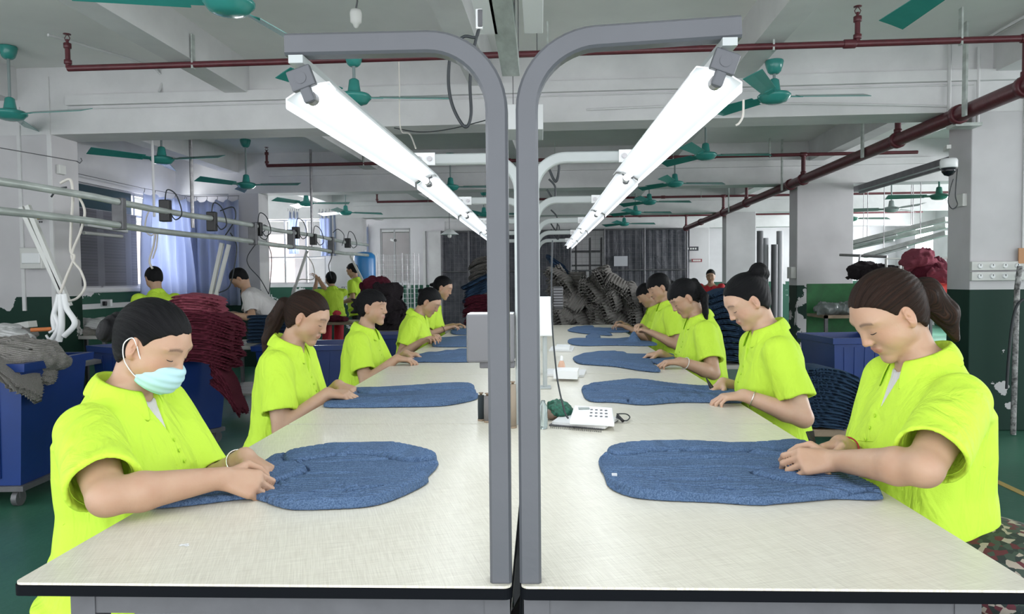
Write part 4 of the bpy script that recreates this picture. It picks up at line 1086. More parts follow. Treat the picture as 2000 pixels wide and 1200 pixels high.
    if mask:
        def mk(p):
            q = hq(p); e = ell(q, (.046, 0, -.052), (.068, .062, .060)); e = smin(e, rcone(q, (.095, 0, -.022), (.082, 0, -.075), .012, .014), .03)
            e = e + F32(.0012) * np.sin(q[:, 2] * 300)
            ln = q[:, 0] - .022 - .35 * (q[:, 2] + .06); c = smax(q[:, 2] + .016 - .12 * (q[:, 0] - .1), -(q[:, 2] + .108 + .25 * (q[:, 0] - .09)), .003)
            return smax(smax(e, -ln, .003), c, .003) * F32(hs)
        sdf_obj('face_mask', mk, head - .16, head + .16, .003, M['mask'], root)
        def mk2(p):
            q = hq(p); return np.maximum(mk(p) - F32(.0012), np.maximum(q[:, 2] + .094 + .25 * (q[:, 0] - .06), -(q[:, 2] + .116)) * F32(hs))
        sdf_obj('mask_lower_pleat', mk2, head - .16, head + .16, .003, M['maskg'], root)
        for s_ in (1, -1):
            gm = MB(); gm.tube(bez([hp_w(v) for v in ((.036, .060 * s_, -.036), (.020, .072 * s_, -.012), (.004, .078 * s_, .012), (-.012, .084 * s_, .026), (-.026, .084 * s_, .0), (-.012, .076 * s_, -.04), (.016, .060 * s_, -.068), (.034, .050 * s_, -.076))], 5), .0014, 6); gm.build('mask_loop', M['white'], root)
    if bracelet:
        for bw, bmt in bracelet:
            Wp, E = (WR, ER) if bw == 'r' else (WL, EL)
            ax = norm(E - Wp); c = Wp + ax * .035; a = norm(np.cross(ax, (0, 0, 1))); b = np.cross(ax, a)
            gm = MB(); gm.tube([Vector(c + (a * math.cos(t) + b * math.sin(t)) * .0305) for t in np.linspace(0, 2 * math.pi, 25)], .0022, 6, False); gm.build('bracelet', M[bmt], root)
    # ---------------- trousers and shoes
    if legs:
        fd = F if feetdir is None else norm([*feetdir, 0])
        if seat:
            hipR = pelvis - Lf * .085 + F * .02; hipL = pelvis + Lf * .085 + F * .02
            legsP = []
            for hp_, sgn in ((hipR, -1), (hipL, 1)):
                kn = hp_ + fd * .36 + Lf * sgn * .03; kn[2] = .47; an = kn - fd * .10; an[2] = .09; legsP.append((hp_, kn, an))
        else:
            legsP = []
            for sgn in (-1, 1):
                hp_ = pelvis + Lf * sgn * .085; kn = hp_ + F * .03; kn[2] = pelvis[2] * .52; an = hp_ + F * .0; an[2] = .09; legsP.append((hp_, kn, an))
        def tr(p):
            d = ell(p, pelvis - np.array([0, 0, .01]), (.155 * g, .155 * g, .095))
            for a, b, c in legsP:
                d = smin(d, rcone(p, a, b, .078 * g, .062), .03); d = smin(d, rcone(p, b, c, .060, .045), .02)
            return d + noise3(p, seed + 9, 3, 30) * F32(.002)
        tp = np.array([q for l in legsP for q in l] + [pelvis])
        sdf_obj('trousers', tr, tp.min(0) - .13, tp.max(0) + .18, .010, M[bottoms], root)
        for a, b, c in legsP:
            gm = None
            def shoe(p, c=c):
                d = rcone(p, c - np.array([0, 0, .045]) - fd * .02, c - np.array([0, 0, .052]) + fd * .15, .038, .034)
                return smax(smin(d, rcone(p, c, c - np.array([0, 0, .03]), .036, .036), .02), -(p[:, 2] - .002), .004)
            sdf_obj('shoe', shoe, np.minimum(c, c + fd * .15) - .1, np.maximum(c, c + fd * .15) + .1, .010, M['black'], root)
    return root, dict(ER=ER, EL=EL, WR=WR, WL=WL, SR=SR, SL=SL)
def hand_side(s):
    return s
# ================================================================== people
def V3(v): return np.array([v[0], v[1], v[2]], float)
import os
QF = float(os.environ.get('PF', '1'))
def worker(side, label, Y, hd, wn, wf, hp, hy=0, hr=0, df=.07, dz=.115, pz=.50, px_off=.05, zn=.80, zf=.80, **k):
    """side -1 left row (faces +x), +1 right row; hd head pixel; wn/wf wrist pixels of the near and far hand"""
    hw = V3(P(hd[0], hd[1], Y)); ha = k.pop('ha', 0)
    F = np.array([-side * math.cos(math.radians(ha)), -math.sin(math.radians(ha)), 0])
    neck = hw - F * df - np.array([0, 0, dz]); pel = neck - F * px_off; pel[2] = pz
    n_ = V3(PZ(*wn, zn)); f_ = V3(PZ(*wf, zf))
    if side < 0: wr, wl = n_, f_
    else: wl, wr = n_, f_
    return make_person(label, hw, F, hp=hp, hy=hy, hr=hr, neck=neck, pelvis=pel, wr=wr, wl=wl, **k)
bun_low = [((-.098, .0, -.005), (-.125, .0, -.012), .030, .034), ((-.125, .012, .01), (-.13, -.012, -.03), .026, .024)]
PEOPLE = {}
def add(key, *a, **k): PEOPLE[key] = worker(*a, **k)
add('L1', -1, 'person in neon polo shirt and pale blue face mask, nearest on the left', 1.68, (298, 676), (432, 934), (478, 892), 28, hy=-6, h=.0035, girth=1.10, df=.075, sleeve=.84,
    handr=dict(d=(.85, .25, -.25), n=(.05, .8, -.75)), handl=dict(d=(.8, -.2, -.35), n=(0, -.3, -1)), curl_r=(.9, 1.0, 1.0, 1.0), curl_l=(.7, .8, .9, 1.0),
    style=dict(cones=bun_low, pole=(-.10, 0, 0), line=.060), mask=True, under=True, bottoms='trgrey', bracelet=[('l', 'silver')], seed=3, pole_r=(.1, -.8, -.25), px_off=.0, zn=.812, zf=.81)
add('L2', -1, 'person in neon polo shirt with long brown ponytail, second on the left', 2.86, (600, 622), (640, 768), (660, 752), 26, hy=-4, h=.0045, girth=.98, df=.08,
    handr=dict(d=(.95, .1, -.1), n=(0, .2, -1)), handl=dict(d=(.9, -.2, -.25)), hair='hairb',
    style=dict(cones=[((-.085, 0, .02), (-.125, 0, .01), .030, .028), ((-.125, 0, .01), (-.135, 0, -.08), .034, .036), ((-.135, 0, -.08), (-.125, .0, -.17), .036, .030), ((-.125, 0, -.17), (-.105, .0, -.26), .030, .010)], pole=(-.11, 0, .02)), seed=4)
add('L3', -1, 'person in neon polo shirt looking up with dark fringe, third on the left', 4.15, (727, 602), (775, 700), (792, 690), 4, hy=-10, handl=dict(d=(.95, 0, -.15)), handr=dict(d=(.95, 0, -.1)), h=.0055, girth=.98, df=.05, dz=.13,
    style=dict(cones=[((-.09, 0, .0), (-.135, 0, .01), .030, .016), ((-.1, 0, .03), (-.15, .0, .05), .02, .006), ((-.1, 0, -.02), (-.145, 0, -.04), .022, .008)], bangs=.046), seed=5)
add('L4', -1, 'person in neon polo shirt bent low with small bun, fourth on the left', 5.38, (838, 591), (824, 667), (845, 662), 36, hy=-8, h=.0065, girth=1.05, df=.10, dz=.10,
    style=dict(cones=[((-.095, 0, .03), (-.12, 0, .035), .022, .022)]), seed=6)
add('L5', -1, 'person in neon polo shirt leaning forward, farthest on the left', 6.6, (865, 563), (872, 641), (885, 636), 24, hy=-6, h=.007, girth=.95, df=.10, dz=.13,
    style=dict(cones=[((-.09, 0, .0), (-.13, 0, -.02), .025, .018)]), seed=7, bracelet=[('r', 'lash')])
add('R1', 1, 'person in neon polo shirt holding black thread snips, nearest on the right', 1.76, (1737, 617), (1632, 900), (1642, 868), 36, hy=8, h=.0035, girth=1.10, df=.085, sleeve=.84,
    handl=dict(d=(-.95, .15, -.05), n=(.1, .75, -.7)), handr=dict(d=(-.85, -.35, -.15), n=(-.1, -.6, -.8)), curl_l=(.8, .9, 1.0, 1.1), curl_r=(.9, 1.0, 1.1, 1.1),
    style=dict(cones=[((-.085, 0, .0), (-.125, 0, -.01), .034, .036), ((-.12, 0, -.01), (-.135, .0, -.09), .040, .034), ((-.135, .0, -.09), (-.12, .0, -.17), .034, .010)], line=.066), hair='hairb', under=True, bracelet=[('r', 'redcord')], seed=8, pole_l=(-.3, -.8, -.25), px_off=.01, zn=.815, zf=.83)
add('R2', 1, 'person in neon polo shirt with hair in a high curly bun, second on the right', 2.82, (1460, 590), (1452, 772), (1412, 748), 34, hy=6, h=.0045, girth=1.0, df=.08,
    handl=dict(d=(-.95, .0, -.1)), handr=dict(d=(-.7, -.4, -.35), n=(0, -.3, -.9)), skin='skin3',
    style=dict(cones=[((-.085, 0, .07), (-.115, 0, .085), .036, .038), ((-.115, .015, .09), (-.13, -.01, .06), .030, .028)], line=.066, pole=(-.09, 0, .08)), bracelet=[('l', 'silver')], seed=9)
add('R3', 1, 'person in neon polo shirt with black ponytail over the shoulder, third on the right', 4.1, (1337, 583), (1328, 706), (1290, 690), 36, hy=8, h=.0055, girth=1.02, df=.085,
    handl=dict(d=(-.97, .0, -.06)), handr=dict(d=(-.9, .1, -.15)),
    style=dict(cones=[((-.085, 0, .04), (-.11, .0, .045), .022, .022), ((-.11, 0, .045), (-.09, .075, -.05), .028, .026), ((-.09, .075, -.05), (-.03, .10, -.13), .026, .018), ((-.03, .10, -.13), (.01, .105, -.20), .018, .006)], bangs=.05, line=.066, pole=(-.10, 0, .05)), bracelet=[('l', 'offwhite')], seed=10)
add('R4', 1, 'person in neon polo shirt with short fringe lifting a sleeve, fourth on the right', 5.4, (1287, 563), (1272, 650), (1258, 642), 28, hy=14, h=.0065, girth=1.05, df=.07,
    zn=.84, zf=.86, style=dict(cones=[((-.09, 0, .0), (-.12, 0, -.02), .03, .025)], bangs=.042), seed=11)
add('R5', 1, 'person in neon polo shirt mostly hidden, farthest on the right', 6.6, (1263, 577), (1225, 640), (1222, 635), 34, hy=4, h=.008, girth=.95, df=.08,
    style=dict(cones=[], bangs=.045), seed=12)
# ================================================================== knitted garments on the tables
def knit_mat(name, c1, c2, rib=260.0, bump=.9, use_attr=True):
    mt = bpy.data.materials.new(name); mt.use_nodes = True; nt = mt.node_tree; L = nt.links.new
    b = nt.nodes['Principled BSDF']; tc = nn(nt, 'ShaderNodeTexCoord'); at = nn(nt, 'ShaderNodeAttribute', attribute_name='rib')
    n0 = nn(nt, 'ShaderNodeTexNoise', i_Scale=14.0, i_Detail=3.0); L(tc.outputs['Object'], n0.inputs['Vector'])
    m0 = nn(nt, 'ShaderNodeMath', operation='MULTIPLY', i_1=.004); L(n0.outputs[0], m0.inputs[0]); a0 = nn(nt, 'ShaderNodeMath', operation='ADD'); L(at.outputs['Fac'], a0.inputs[0]); L(m0.outputs[0], a0.inputs[1])
    mu = nn(nt, 'ShaderNodeMath', operation='MULTIPLY', i_1=6.2832 * rib); L(a0.outputs[0], mu.inputs[0]); si = nn(nt, 'ShaderNodeMath', operation='SINE'); L(mu.outputs[0], si.inputs[0])
    n = nn(nt, 'ShaderNodeTexNoise', i_Scale=330.0, i_Detail=3.0, i_Roughness=.7); L(tc.outputs['Object'], n.inputs['Vector'])
    r = nn(nt, 'ShaderNodeValToRGB'); r.color_ramp.elements[0].position = .36; r.color_ramp.elements[1].position = .66
    r.color_ramp.elements[0].color = (*c1, 1); r.color_ramp.elements[1].color = (*c2, 1); L(n.outputs[0], r.inputs[0]); L(r.outputs[0], b.inputs['Base Color'])
    b.inputs['Roughness'].default_value = .9; b.inputs['Specular IOR Level'].default_value = .2
    h = nn(nt, 'ShaderNodeMath', operation='MULTIPLY', i_1=.5); L(si.outputs[0], h.inputs[0]); n5 = nn(nt, 'ShaderNodeMath', operation='MULTIPLY', i_1=.35); L(n.outputs[0], n5.inputs[0]); ad = nn(nt, 'ShaderNodeMath', operation='ADD'); L(h.outputs[0], ad.inputs[0]); L(n5.outputs[0], ad.inputs[1])
    bp = nn(nt, 'ShaderNodeBump', i_Strength=bump, i_Distance=.004); L(ad.outputs[0], bp.inputs['Height']); L(bp.outputs[0], b.inputs['Normal'])
    return mt
M['denim'] = knit_mat('denim_blue_rib_knit', (.045, .085, .17), (.13, .205, .34), 72.0, 1.0); M['burg'] = knit_mat('burgundy_knit', (.07, .008, .02), (.19, .035, .06), 120); M['greyk'] = knit_mat('grey_brown_knit', (.16, .15, .142), (.36, .34, .32), 120)
M['pinkk'] = knit_mat('rose_knit', (.22, .04, .07), (.42, .12, .16), 120); M['darkk'] = knit_mat('dark_brown_knit', (.012, .009, .012), (.05, .04, .045), 120); M['navyk'] = knit_mat('dark_denim_knit', (.016, .040, .085), (.05, .095, .17), 120)
M['whitek'] = knit_mat('white_cotton', (.5, .5, .5), (.72, .72, .72), 60)
def poly_sd(p, poly):
    """signed distance to polygon in the plane"""
    d = np.full(len(p), 1e9, F32); s = np.ones(len(p), F32); n = len(poly)
    for i in range(n):
        a = np.array(poly[i], F32); b = np.array(poly[i - 1], F32); e = b - a; w_ = p - a
        t = np.clip((w_ @ e) / float(e @ e), 0, 1); q = w_ - t[:, None] * e; d = np.minimum(d, (q * q).sum(1))
        c1 = p[:, 1] >= a[1]; c2 = p[:, 1] < b[1]; c3 = e[0] * w_[:, 1] > e[1] * w_[:, 0]
        fl = (c1 & c2 & c3) | (~c1 & ~c2 & ~c3); s = np.where(fl, -s, s)
    return s * np.sqrt(d)
def smooth_poly(pts, n=6):
    pts = [Vector((*p, 0)) for p in pts]; N = len(pts); out = []
    for i in range(N):
        p0, p1, p2, p3 = pts[i - 1], pts[i], pts[(i + 1) % N], pts[(i + 2) % N]
        for k in range(n):
            t = k / n; q = .5 * ((2 * p1) + (p2 - p0) * t + (2 * p0 - 5 * p1 + 4 * p2 - p3) * t * t + (3 * p1 - p0 - 3 * p2 + p3) * t ** 3); out.append((q.x, q.y))
    return out
def flat_garment(label, outline_px, sleeve_px=None, sleeves=(), thick=.016, h=.004, seed=0, folds=(), neck=None, lift=(), mt='denim', name='knitted_sweater', group='blue sweaters laid out on the tables', z0=None, zr=None):
    """outline traced on the table top; folds: lines (px,px,height,width); sleeves: extra layers lying on top"""
    z0 = TZ if z0 is None else z0; zr = TZ if zr is None else zr
    W2 = lambda q: (PZ(q[0], q[1], zr).x, PZ(q[0], q[1], zr).y)
    poly = smooth_poly([W2(q) for q in outline_px], 4); arr = np.array(poly)
    sl = [(smooth_poly([W2(q) for q in s_[0]], 4), s_[1]) for s_ in sleeves]
    fl = [(np.array(W2(a), F32), np.array(W2(b), F32), hh, ww) for a, b, hh, ww in folds]
    lf = [(np.array(W2(a), F32), hh, ww) for a, hh, ww in lift]
    nk = smooth_poly([W2(q) for q in neck], 4) if neck else None
    def base(p2, seed=seed):
        q3 = np.concatenate([p2, np.zeros((len(p2), 1), F32)], 1)
        n1 = noise3(q3, seed, 2, 22, (.3, 1.5, 1)); n2 = noise3(q3, seed + 5, 2, 45, (.3, 1.4, 1))
        y_ = p2[:, 1] + .012 * np.sin(p2[:, 0] * 13 + seed) + .004 * np.sin(p2[:, 0] * 41)
        return (1 - np.abs(n1)) ** 2 * .007 + n2 * .0010 + (-.0036 * (.5 + .5 * np.cos(y_ * 6.2832 * 72)) ** 4 if h < .005 else 0)
    def f(p):
        p2 = p[:, :2]; z = p[:, 2] - z0
        d = poly_sd(p2, poly) + noise3(np.concatenate([p2, p2[:, :1] * 0], 1), seed + 3, 2, 40) * F32(.0016)
        e = np.clip(-d / .012, 0, 1); H = (thick * .55 + base(p2)) * np.sqrt(np.clip(1 - (1 - e) ** 2, 0, 1)) + F32(.004)
        e0 = e
        for a, b, hh, ww in fl:
            ba = b - a; t = np.clip((p2 - a) @ ba / float(ba @ ba), 0, 1); q = p2 - a - t[:, None] * ba; dd = np.sqrt((q * q).sum(1)) + .004 * np.sin(t * 14 + seed)
            e = e0 * np.clip(np.sin(math.pi * np.clip(((p2 - a) @ ba / float(ba @ ba)), 0, 1)), 0, 1) ** .6
            H = H + .8 * hh * np.exp(-(dd / (ww * 1.25)) ** 2) * np.sqrt(np.clip(e, 0, 1)) - .005 * np.exp(-((dd - ww * 1.5) / (ww * .35)) ** 2) * e
        e = e0
        for a, hh, ww in lf:
            q = p2 - a; H = H + 1.5 * hh * np.exp(-((q * q).sum(1)) / ww ** 2) * np.clip(e * 3, 0, 1)
        if nk is not None:
            dn = poly_sd(p2, nk); H = H - np.clip(-dn / .006, 0, 1) * (H - .0035) * .8 + np.exp(-(dn / .005) ** 2) * .003
        o = smax(d, z - H, .004)
        for (sp, zl), k in zip(sl, range(9)):
            ds = poly_sd(p2, sp); es = np.clip(-ds / .007, 0, 1); Hs = zl * 1.25 + (thick * .5 + base(p2, seed + 20 + k)) * np.sqrt(np.clip(1 - (1 - es) ** 2, 0, 1))
            o = smin(np.maximum(o, -(np.maximum(np.abs(ds - F32(.0035)) - F32(.0028), F32(.006) - z))) if h < .005 else o, smax(ds, z - Hs, .004), .0012)
        return np.maximum(o, -z + F32(.0012)) 
    allp = np.array(list(poly) + [q for s_ in sl for q in s_[0]])
    lo = [*(allp.min(0) - .02), z0 - .01]; hi = [*(allp.max(0) + .02), z0 + thick + .05 + (max([l[1] for l in lf]) if lf else 0)]
    c = arr.mean(0)
    o = sdf_obj(name, f, lo, hi, h, M[mt], org=(c[0], c[1], z0), attrs={'rib': lambda v: v[:, 1] + .012 * np.sin(v[:, 0] * 13 + seed) + .004 * np.sin(v[:, 0] * 41)}, relax=1)
    return tag(o, label, 'sweater', group)
tg = lambda o, px, w_=.010: None
GAR = {}
GAR['L1'] = flat_garment('blue ribbed sweater spread out under the hands of the masked worker', [(292, 985), (330, 975), (430, 958), (470, 945), (525, 900), (560, 893), (625, 882), (700, 879), (735, 876), (770, 878), (800, 890), (835, 892), (858, 910), (836, 935), (834, 948), (780, 975), (725, 992), (640, 998), (565, 998), (520, 985), (480, 978), (380, 990), (300, 996)],
    folds=[((560, 905), (650, 893), .012, .010), ((540, 945), (600, 900), .008, .008), ((660, 905), (700, 885), .016, .010), ((730, 900), (760, 882), .014, .009), ((540, 985), (700, 968), .009, .012), ((640, 955), (720, 985), .010, .009), ((720, 988), (830, 945), .007, .009), ((500, 930), (560, 960), .008, .009), ((300, 985), (450, 970), .008, .014), ((610, 915), (790, 905), .005, .008), ((590, 935), (700, 935), .005, .008), ((690, 970), (760, 965), .008, .008)],
    sleeves=[([(560, 895), (625, 884), (700, 880), (770, 879), (835, 893), (852, 905), (800, 912), (740, 902), (680, 900), (620, 908), (565, 914)], .010), ([(520, 984), (565, 997), (640, 997), (725, 991), (780, 974), (834, 947), (825, 938), (780, 958), (720, 975), (640, 982), (560, 976)], .009), ([(500, 925), (560, 915), (600, 930), (560, 948), (520, 960), (480, 965)], .009)],
    neck=[(795, 932), (835, 915), (856, 912), (834, 938), (830, 944)], seed=21, h=.0032)
GAR['R1'] = flat_garment('blue ribbed sweater spread out before the worker with snips', [(1168, 905), (1185, 893), (1215, 880), (1300, 878), (1330, 872), (1440, 877), (1530, 878), (1560, 872), (1600, 915), (1665, 935), (1690, 950), (1725, 978), (1640, 978), (1560, 980), (1490, 990), (1400, 985), (1290, 980), (1230, 973), (1190, 955), (1180, 935)],
    folds=[((1200, 893), (1300, 885), .014, .010), ((1300, 893), (1430, 888), .013, .010), ((1420, 890), (1550, 900), .010, .010), ((1200, 955), (1330, 973), .008, .010), ((1330, 975), (1480, 965), .009, .010), ((1480, 985), (1650, 968), .010, .012), ((1240, 935), (1300, 960), .006, .008), ((1500, 945), (1640, 950), .005, .012), ((1390, 945), (1420, 950), .006, .008), ((1240, 905), (1560, 903), .005, .008), ((1330, 925), (1600, 925), .004, .008), ((1250, 945), (1450, 950), .005, .008)],
    sleeves=[([(1185, 893), (1215, 881), (1330, 873), (1440, 878), (1560, 875), (1575, 888), (1430, 894), (1300, 893), (1215, 900)], .010), ([(1185, 945), (1230, 972), (1290, 979), (1400, 984), (1490, 989), (1640, 977), (1700, 972), (1620, 966), (1480, 974), (1330, 966), (1240, 952)], .009), ([(1470, 935), (1600, 925), (1690, 952), (1720, 974), (1640, 962), (1540, 955)], .008)],
    neck=[(1170, 905), (1185, 898), (1235, 925), (1205, 925), (1180, 925)], seed=22, h=.0032)
GAR['L2'] = flat_garment('blue sweater lying before the worker with the long ponytail', [(633, 797), (650, 785), (690, 765), (760, 763), (820, 758), (860, 756), (915, 757), (932, 771), (930, 782), (880, 793), (840, 796), (780, 797), (700, 798)],
    sleeves=[([(690, 766), (760, 764), (860, 757), (915, 758), (920, 765), (820, 768), (720, 775)], .009), ([(640, 795), (760, 788), (860, 787), (920, 782), (880, 793), (780, 797)], .008)],
    folds=[((690, 772), (800, 766), .012, .016), ((800, 764), (920, 764), .014, .016), ((800, 792), (900, 784), .010, .016), ((700, 785), (800, 790), .008, .02)], neck=[(905, 772), (930, 768), (931, 776)], seed=23, h=.0042)
GAR['R2'] = flat_garment('blue sweater lying before the worker with the high bun', [(1135, 765), (1150, 757), (1210, 750), (1240, 748), (1330, 757), (1390, 762), (1430, 768), (1446, 785), (1440, 789), (1330, 788), (1260, 793), (1200, 788), (1150, 785)],
    sleeves=[([(1150, 759), (1210, 751), (1240, 749), (1330, 758), (1430, 769), (1440, 776), (1330, 768), (1230, 760)], .009), ([(1230, 788), (1300, 778), (1430, 780), (1442, 788), (1330, 788), (1255, 793)], .009)],
    folds=[((1150, 760), (1230, 753), .014, .016), ((1230, 760), (1370, 770), .014, .018), ((1240, 788), (1300, 782), .014, .016), ((1300, 782), (1430, 783), .010, .018), ((1200, 775), (1260, 785), .008, .02)], neck=[(1136, 766), (1150, 764), (1170, 771), (1148, 771)], seed=24, h=.0042)
GAR['L3'] = flat_garment('blue sweater lying before the worker with the dark fringe', [(775, 708), (800, 698), (835, 693), (880, 688), (910, 686), (990, 690), (985, 706), (910, 709), (840, 709)], folds=[((830, 699), (900, 692), .012, .02), ((860, 706), (980, 703), .01, .02)], seed=25, h=.0055)
GAR['R3'] = flat_garment('blue sweater with a folded sleeve before the worker with the side ponytail', [(1118, 703), (1130, 697), (1165, 691), (1200, 690), (1240, 696), (1310, 694), (1320, 705), (1338, 713), (1290, 714), (1275, 712), (1289, 725), (1286, 729), (1250, 726), (1200, 718), (1160, 715), (1130, 712)],
    folds=[((1160, 694), (1230, 694), .012, .02), ((1165, 707), (1200, 712), .012, .02), ((1200, 712), (1280, 724), .016, .022), ((1220, 703), (1300, 702), .008, .02)], seed=26, h=.0055)
GAR['L4'] = flat_garment('blue sweater being folded by the worker with the small bun', [(843, 676), (855, 664), (880, 661), (940, 659), (990, 661), (985, 677), (910, 679), (860, 679)], folds=[((850, 668), (900, 670), .016, .03), ((900, 664), (980, 667), .012, .03)], seed=27, h=.007)
GAR['R4'] = flat_garment('blue sweater with one sleeve lifted by the fourth right worker', [(1108, 669), (1120, 664), (1160, 664), (1200, 664), (1230, 662), (1240, 668), (1278, 672), (1276, 677), (1200, 676), (1140, 677), (1115, 674)], sleeves=[([(1145, 660), (1168, 658), (1172, 665), (1150, 666)], .012)], lift=[((1238, 672), .05, .035)], folds=[((1120, 668), (1220, 668), .014, .03)], seed=28, h=.007)
GAR['L5'] = flat_garment('blue sweater farthest on the left row', [(880, 652), (890, 645), (950, 644), (985, 646), (980, 654), (900, 655)], folds=[((890, 648), (980, 650), .014, .04)], seed=29, h=.008)
GAR['R5'] = flat_garment('blue sweater farthest on the right row', [(1108, 647), (1125, 641), (1158, 639), (1165, 643), (1225, 644), (1228, 650), (1170, 651), (1195, 655), (1190, 657), (1150, 654), (1125, 651)], folds=[((1130, 645), (1220, 648), .014, .04), ((1130, 648), (1190, 655), .014, .03)], seed=30, h=.008)
for px, py, key, lab in ((816, 929, 'L1', 'small white care label inside the neck of the nearest left sweater'), (1200, 926, 'R1', 'small white care label inside the neck of the nearest right sweater')):
    a = PZ(px, py, TZ + .016); g = MB(); g.box((a.x - .006, a.y - .004, TZ + .008), (a.x + .006, a.y + .004, TZ + .0165)); o = g.build('care_label', M['white'], GAR[key])
# ================================================================== things around the hall
def curtain_mat():
    mt = bpy.data.materials.new('blue_curtain'); mt.use_nodes = True; nt = mt.node_tree; L = nt.links.new
    b = nt.nodes['Principled BSDF']; b.inputs['Base Color'].default_value = (.42, .47, .60, 1); b.inputs['Roughness'].default_value = .85
    t = nn(nt, 'ShaderNodeBsdfTranslucent'); t.inputs[0].default_value = (.55, .60, .76, 1); mx = nn(nt, 'ShaderNodeMixShader', i_0=.5); L(b.outputs[0], mx.inputs[1]); L(t.outputs[0], mx.inputs[2]); L(mx.outputs[0], nt.nodes['Material Output'].inputs[0]); return mt
M['curtain'] = curtain_mat()
def curtain(label, a, b, z1, z0, folds=9, amp=.04, gather=0.0, seed=0, sag=.04):
    r = random.Random(seed); n = folds * 8; m_ = 14; vs = []; fs = []
    a = Vector(a); b = Vector(b); d = b - a; nrm = Vector((-d.y, d.x, 0)).normalized()
    for j in range(m_ + 1):
        tz = j / m_
        for i in range(n + 1):
            t = i / n; tt = t + gather * tz * (.5 - t)
            off = amp * (math.sin(t * folds * 2 * math.pi + .8 * math.sin(tz * 3 + i * .05)) + .4 * math.sin(t * folds * 4.3 + tz * 4 + seed)) * (.5 + .6 * tz)
            p = a + d * tt + nrm * off; z = z1 + (z0 - z1) * tz - sag * abs(math.sin(t * 5 * math.pi)) * (1 - tz)
            vs.append((p.x, p.y, z))
    for j in range(m_):
        for i in range(n):
            k = j * (n + 1) + i; fs.append((k, k + 1, k + n + 2, k + n + 1))
    q = empty('curtain', (a.x, a.y, z0), label, 'curtain', 'blue curtains at the windows')
    g = MB(); g.add(vs, fs, smooth=True); o = g.build('cloth', M['curtain'], q, normals=False); sm = o.modifiers.new('thickness', 'SOLIDIFY'); sm.thickness = .003
    for i in range(6):
        p = a + d * (i / 5); g = MB(); g.tube([(p.x, p.y, z1 - .01), (p.x + .01, p.y, z1 + .03), (p.x, p.y, z1 + .045)], .004, 5); g.build('hook', M['darksteel'], q)
    return q
curtain('long pale blue curtain at the left window, nearest and slanting', B(-5.42, 9.0), B(-5.30, 10.02), 2.42, .95, 7, .05, -.25, 1)
curtain('long pale blue curtain hung flat before the second left column', B(-5.40, 10.0), B(-4.62, 9.98), 2.42, .9, 6, .045, -.05, 2)
curtain('narrow short blue curtain at the left of the far bright window', B(-5.58, 14.3), B(-5.36, 14.3), 2.68, 1.8, 3, .04, 0, 3)
curtain('short blue curtain at the right of the far bright window', B(-4.93, 14.3), B(-4.58, 14.3), 2.66, 1.75, 4, .04, .1, 4)
curtain('short blue curtain at the farthest narrow window', B(-5.3, 18.3), B(-5.02, 18.3), 2.66, 1.8, 3, .04, 0, 5)
g = MB(MB_); g.tube([(-5.42, 6.3, 2.47), (-5.42, 9.0, 2.46), (-5.32, 10.0, 2.465), (-4.6, 9.98, 2.465)], .004, 5); tag(g.build('curtain_wire', M['darksteel'], org=B(-5.4, 9, 2.46)), 'thin curtain wire along the top of the left windows', 'wire')
g = MB(); g.tube([P(-5, 288, 5.2), P(150, 315, 5.9)], .004, 5); g.tube([P(150, 315, 5.9), P(156, 319, 5.9), P(160, 314, 5.9), P(158, 309, 5.9)], .005, 5); tag(g.build('line_wire', M['darksteel'], org=P(150, 315, 5.9)), 'thin wire hooked to the near left column', 'wire')

# overhead steam pipes with hoses
def steam(z, lab):
    q = empty('steam_pipe', B(-3.06, 6, z), lab, 'pipe', 'overhead steam pipes at left')
    g = MB(MB_); g.tube([(-3.06 - .01 * math.sin(k), 1.5 + k * .6, z + .008 * math.sin(k * 1.7)) for k in range(17)], .023, 12); g.build('pipe', M['galv'], q)
    return q
s1 = steam(1.79, 'upper grey overhead steam pipe running along the left side'); s2 = steam(1.63, 'lower grey overhead steam pipe running along the left side')
for i, v in enumerate((4.75, 6.9, 7.9, 9.3)):
    g = MB(MB_); g.bevbox((-3.10, v, 1.60), (-3.02, v + .05, 1.82), .006); tag(g.build('pipe_clamp', M['darksteel'], org=B(-3.06, v, 1.7)), 'dark clamp joining the two steam pipes, %s from the camera' % ['first', 'second', 'third', 'fourth'][i], 'clamp', 'clamps on the steam pipes')
for i, (px, py) in enumerate(((323, 412), (414, 433), (504, 448), (578, 455), (612, 468), (679, 475))):
    v = 3.0 * 1400 / (1100 - px); a = P(px, py, B(-3.0, v).y); s = 1 if i < 2 else .8
    q = empty('hanging_power_box', a, 'black power box hanging from the steam pipes, %s from the left' % ['first', 'second', 'third', 'fourth', 'fifth', 'sixth'][i], 'power box', 'black boxes on the steam pipes')
    g = MB(); g.bevbox((a.x - .04, a.y - .03, a.z - .085 * s), (a.x + .04, a.y + .03, a.z + .085 * s), .008); g.build('case', M['black'], q)
    g = MB(); g.tube(bez([a + Vector((.0, 0, .08 * s)), a + Vector((.03, -.02, .16)), a + Vector((.09, 0, .12)), a + Vector((.13, 0, -.02)), a + Vector((.08, 0, -.07)), a + Vector((.04, 0, -.02))]), .005, 6); g.build('cord', M['wireb'], q)
def hose(label, pts, r=.008, mt='wirew', group='hoses hanging from the steam pipes', name='hanging_hose', cat='hose'):
    pp = bez([P(*q) for q in pts], 8); g = MB(); g.tube(pp, r, 8); return tag(g.build(name, M[mt], org=pp[0]), label, cat, group)
hose('long white hose looping down from the pipes beside the left column', [(118, 358, 4.6), (138, 352, 4.6), (142, 390, 4.6), (139, 440, 4.6), (138, 490, 4.6), (145, 503, 4.6), (130, 540, 4.6), (115, 580, 4.6)], .009)
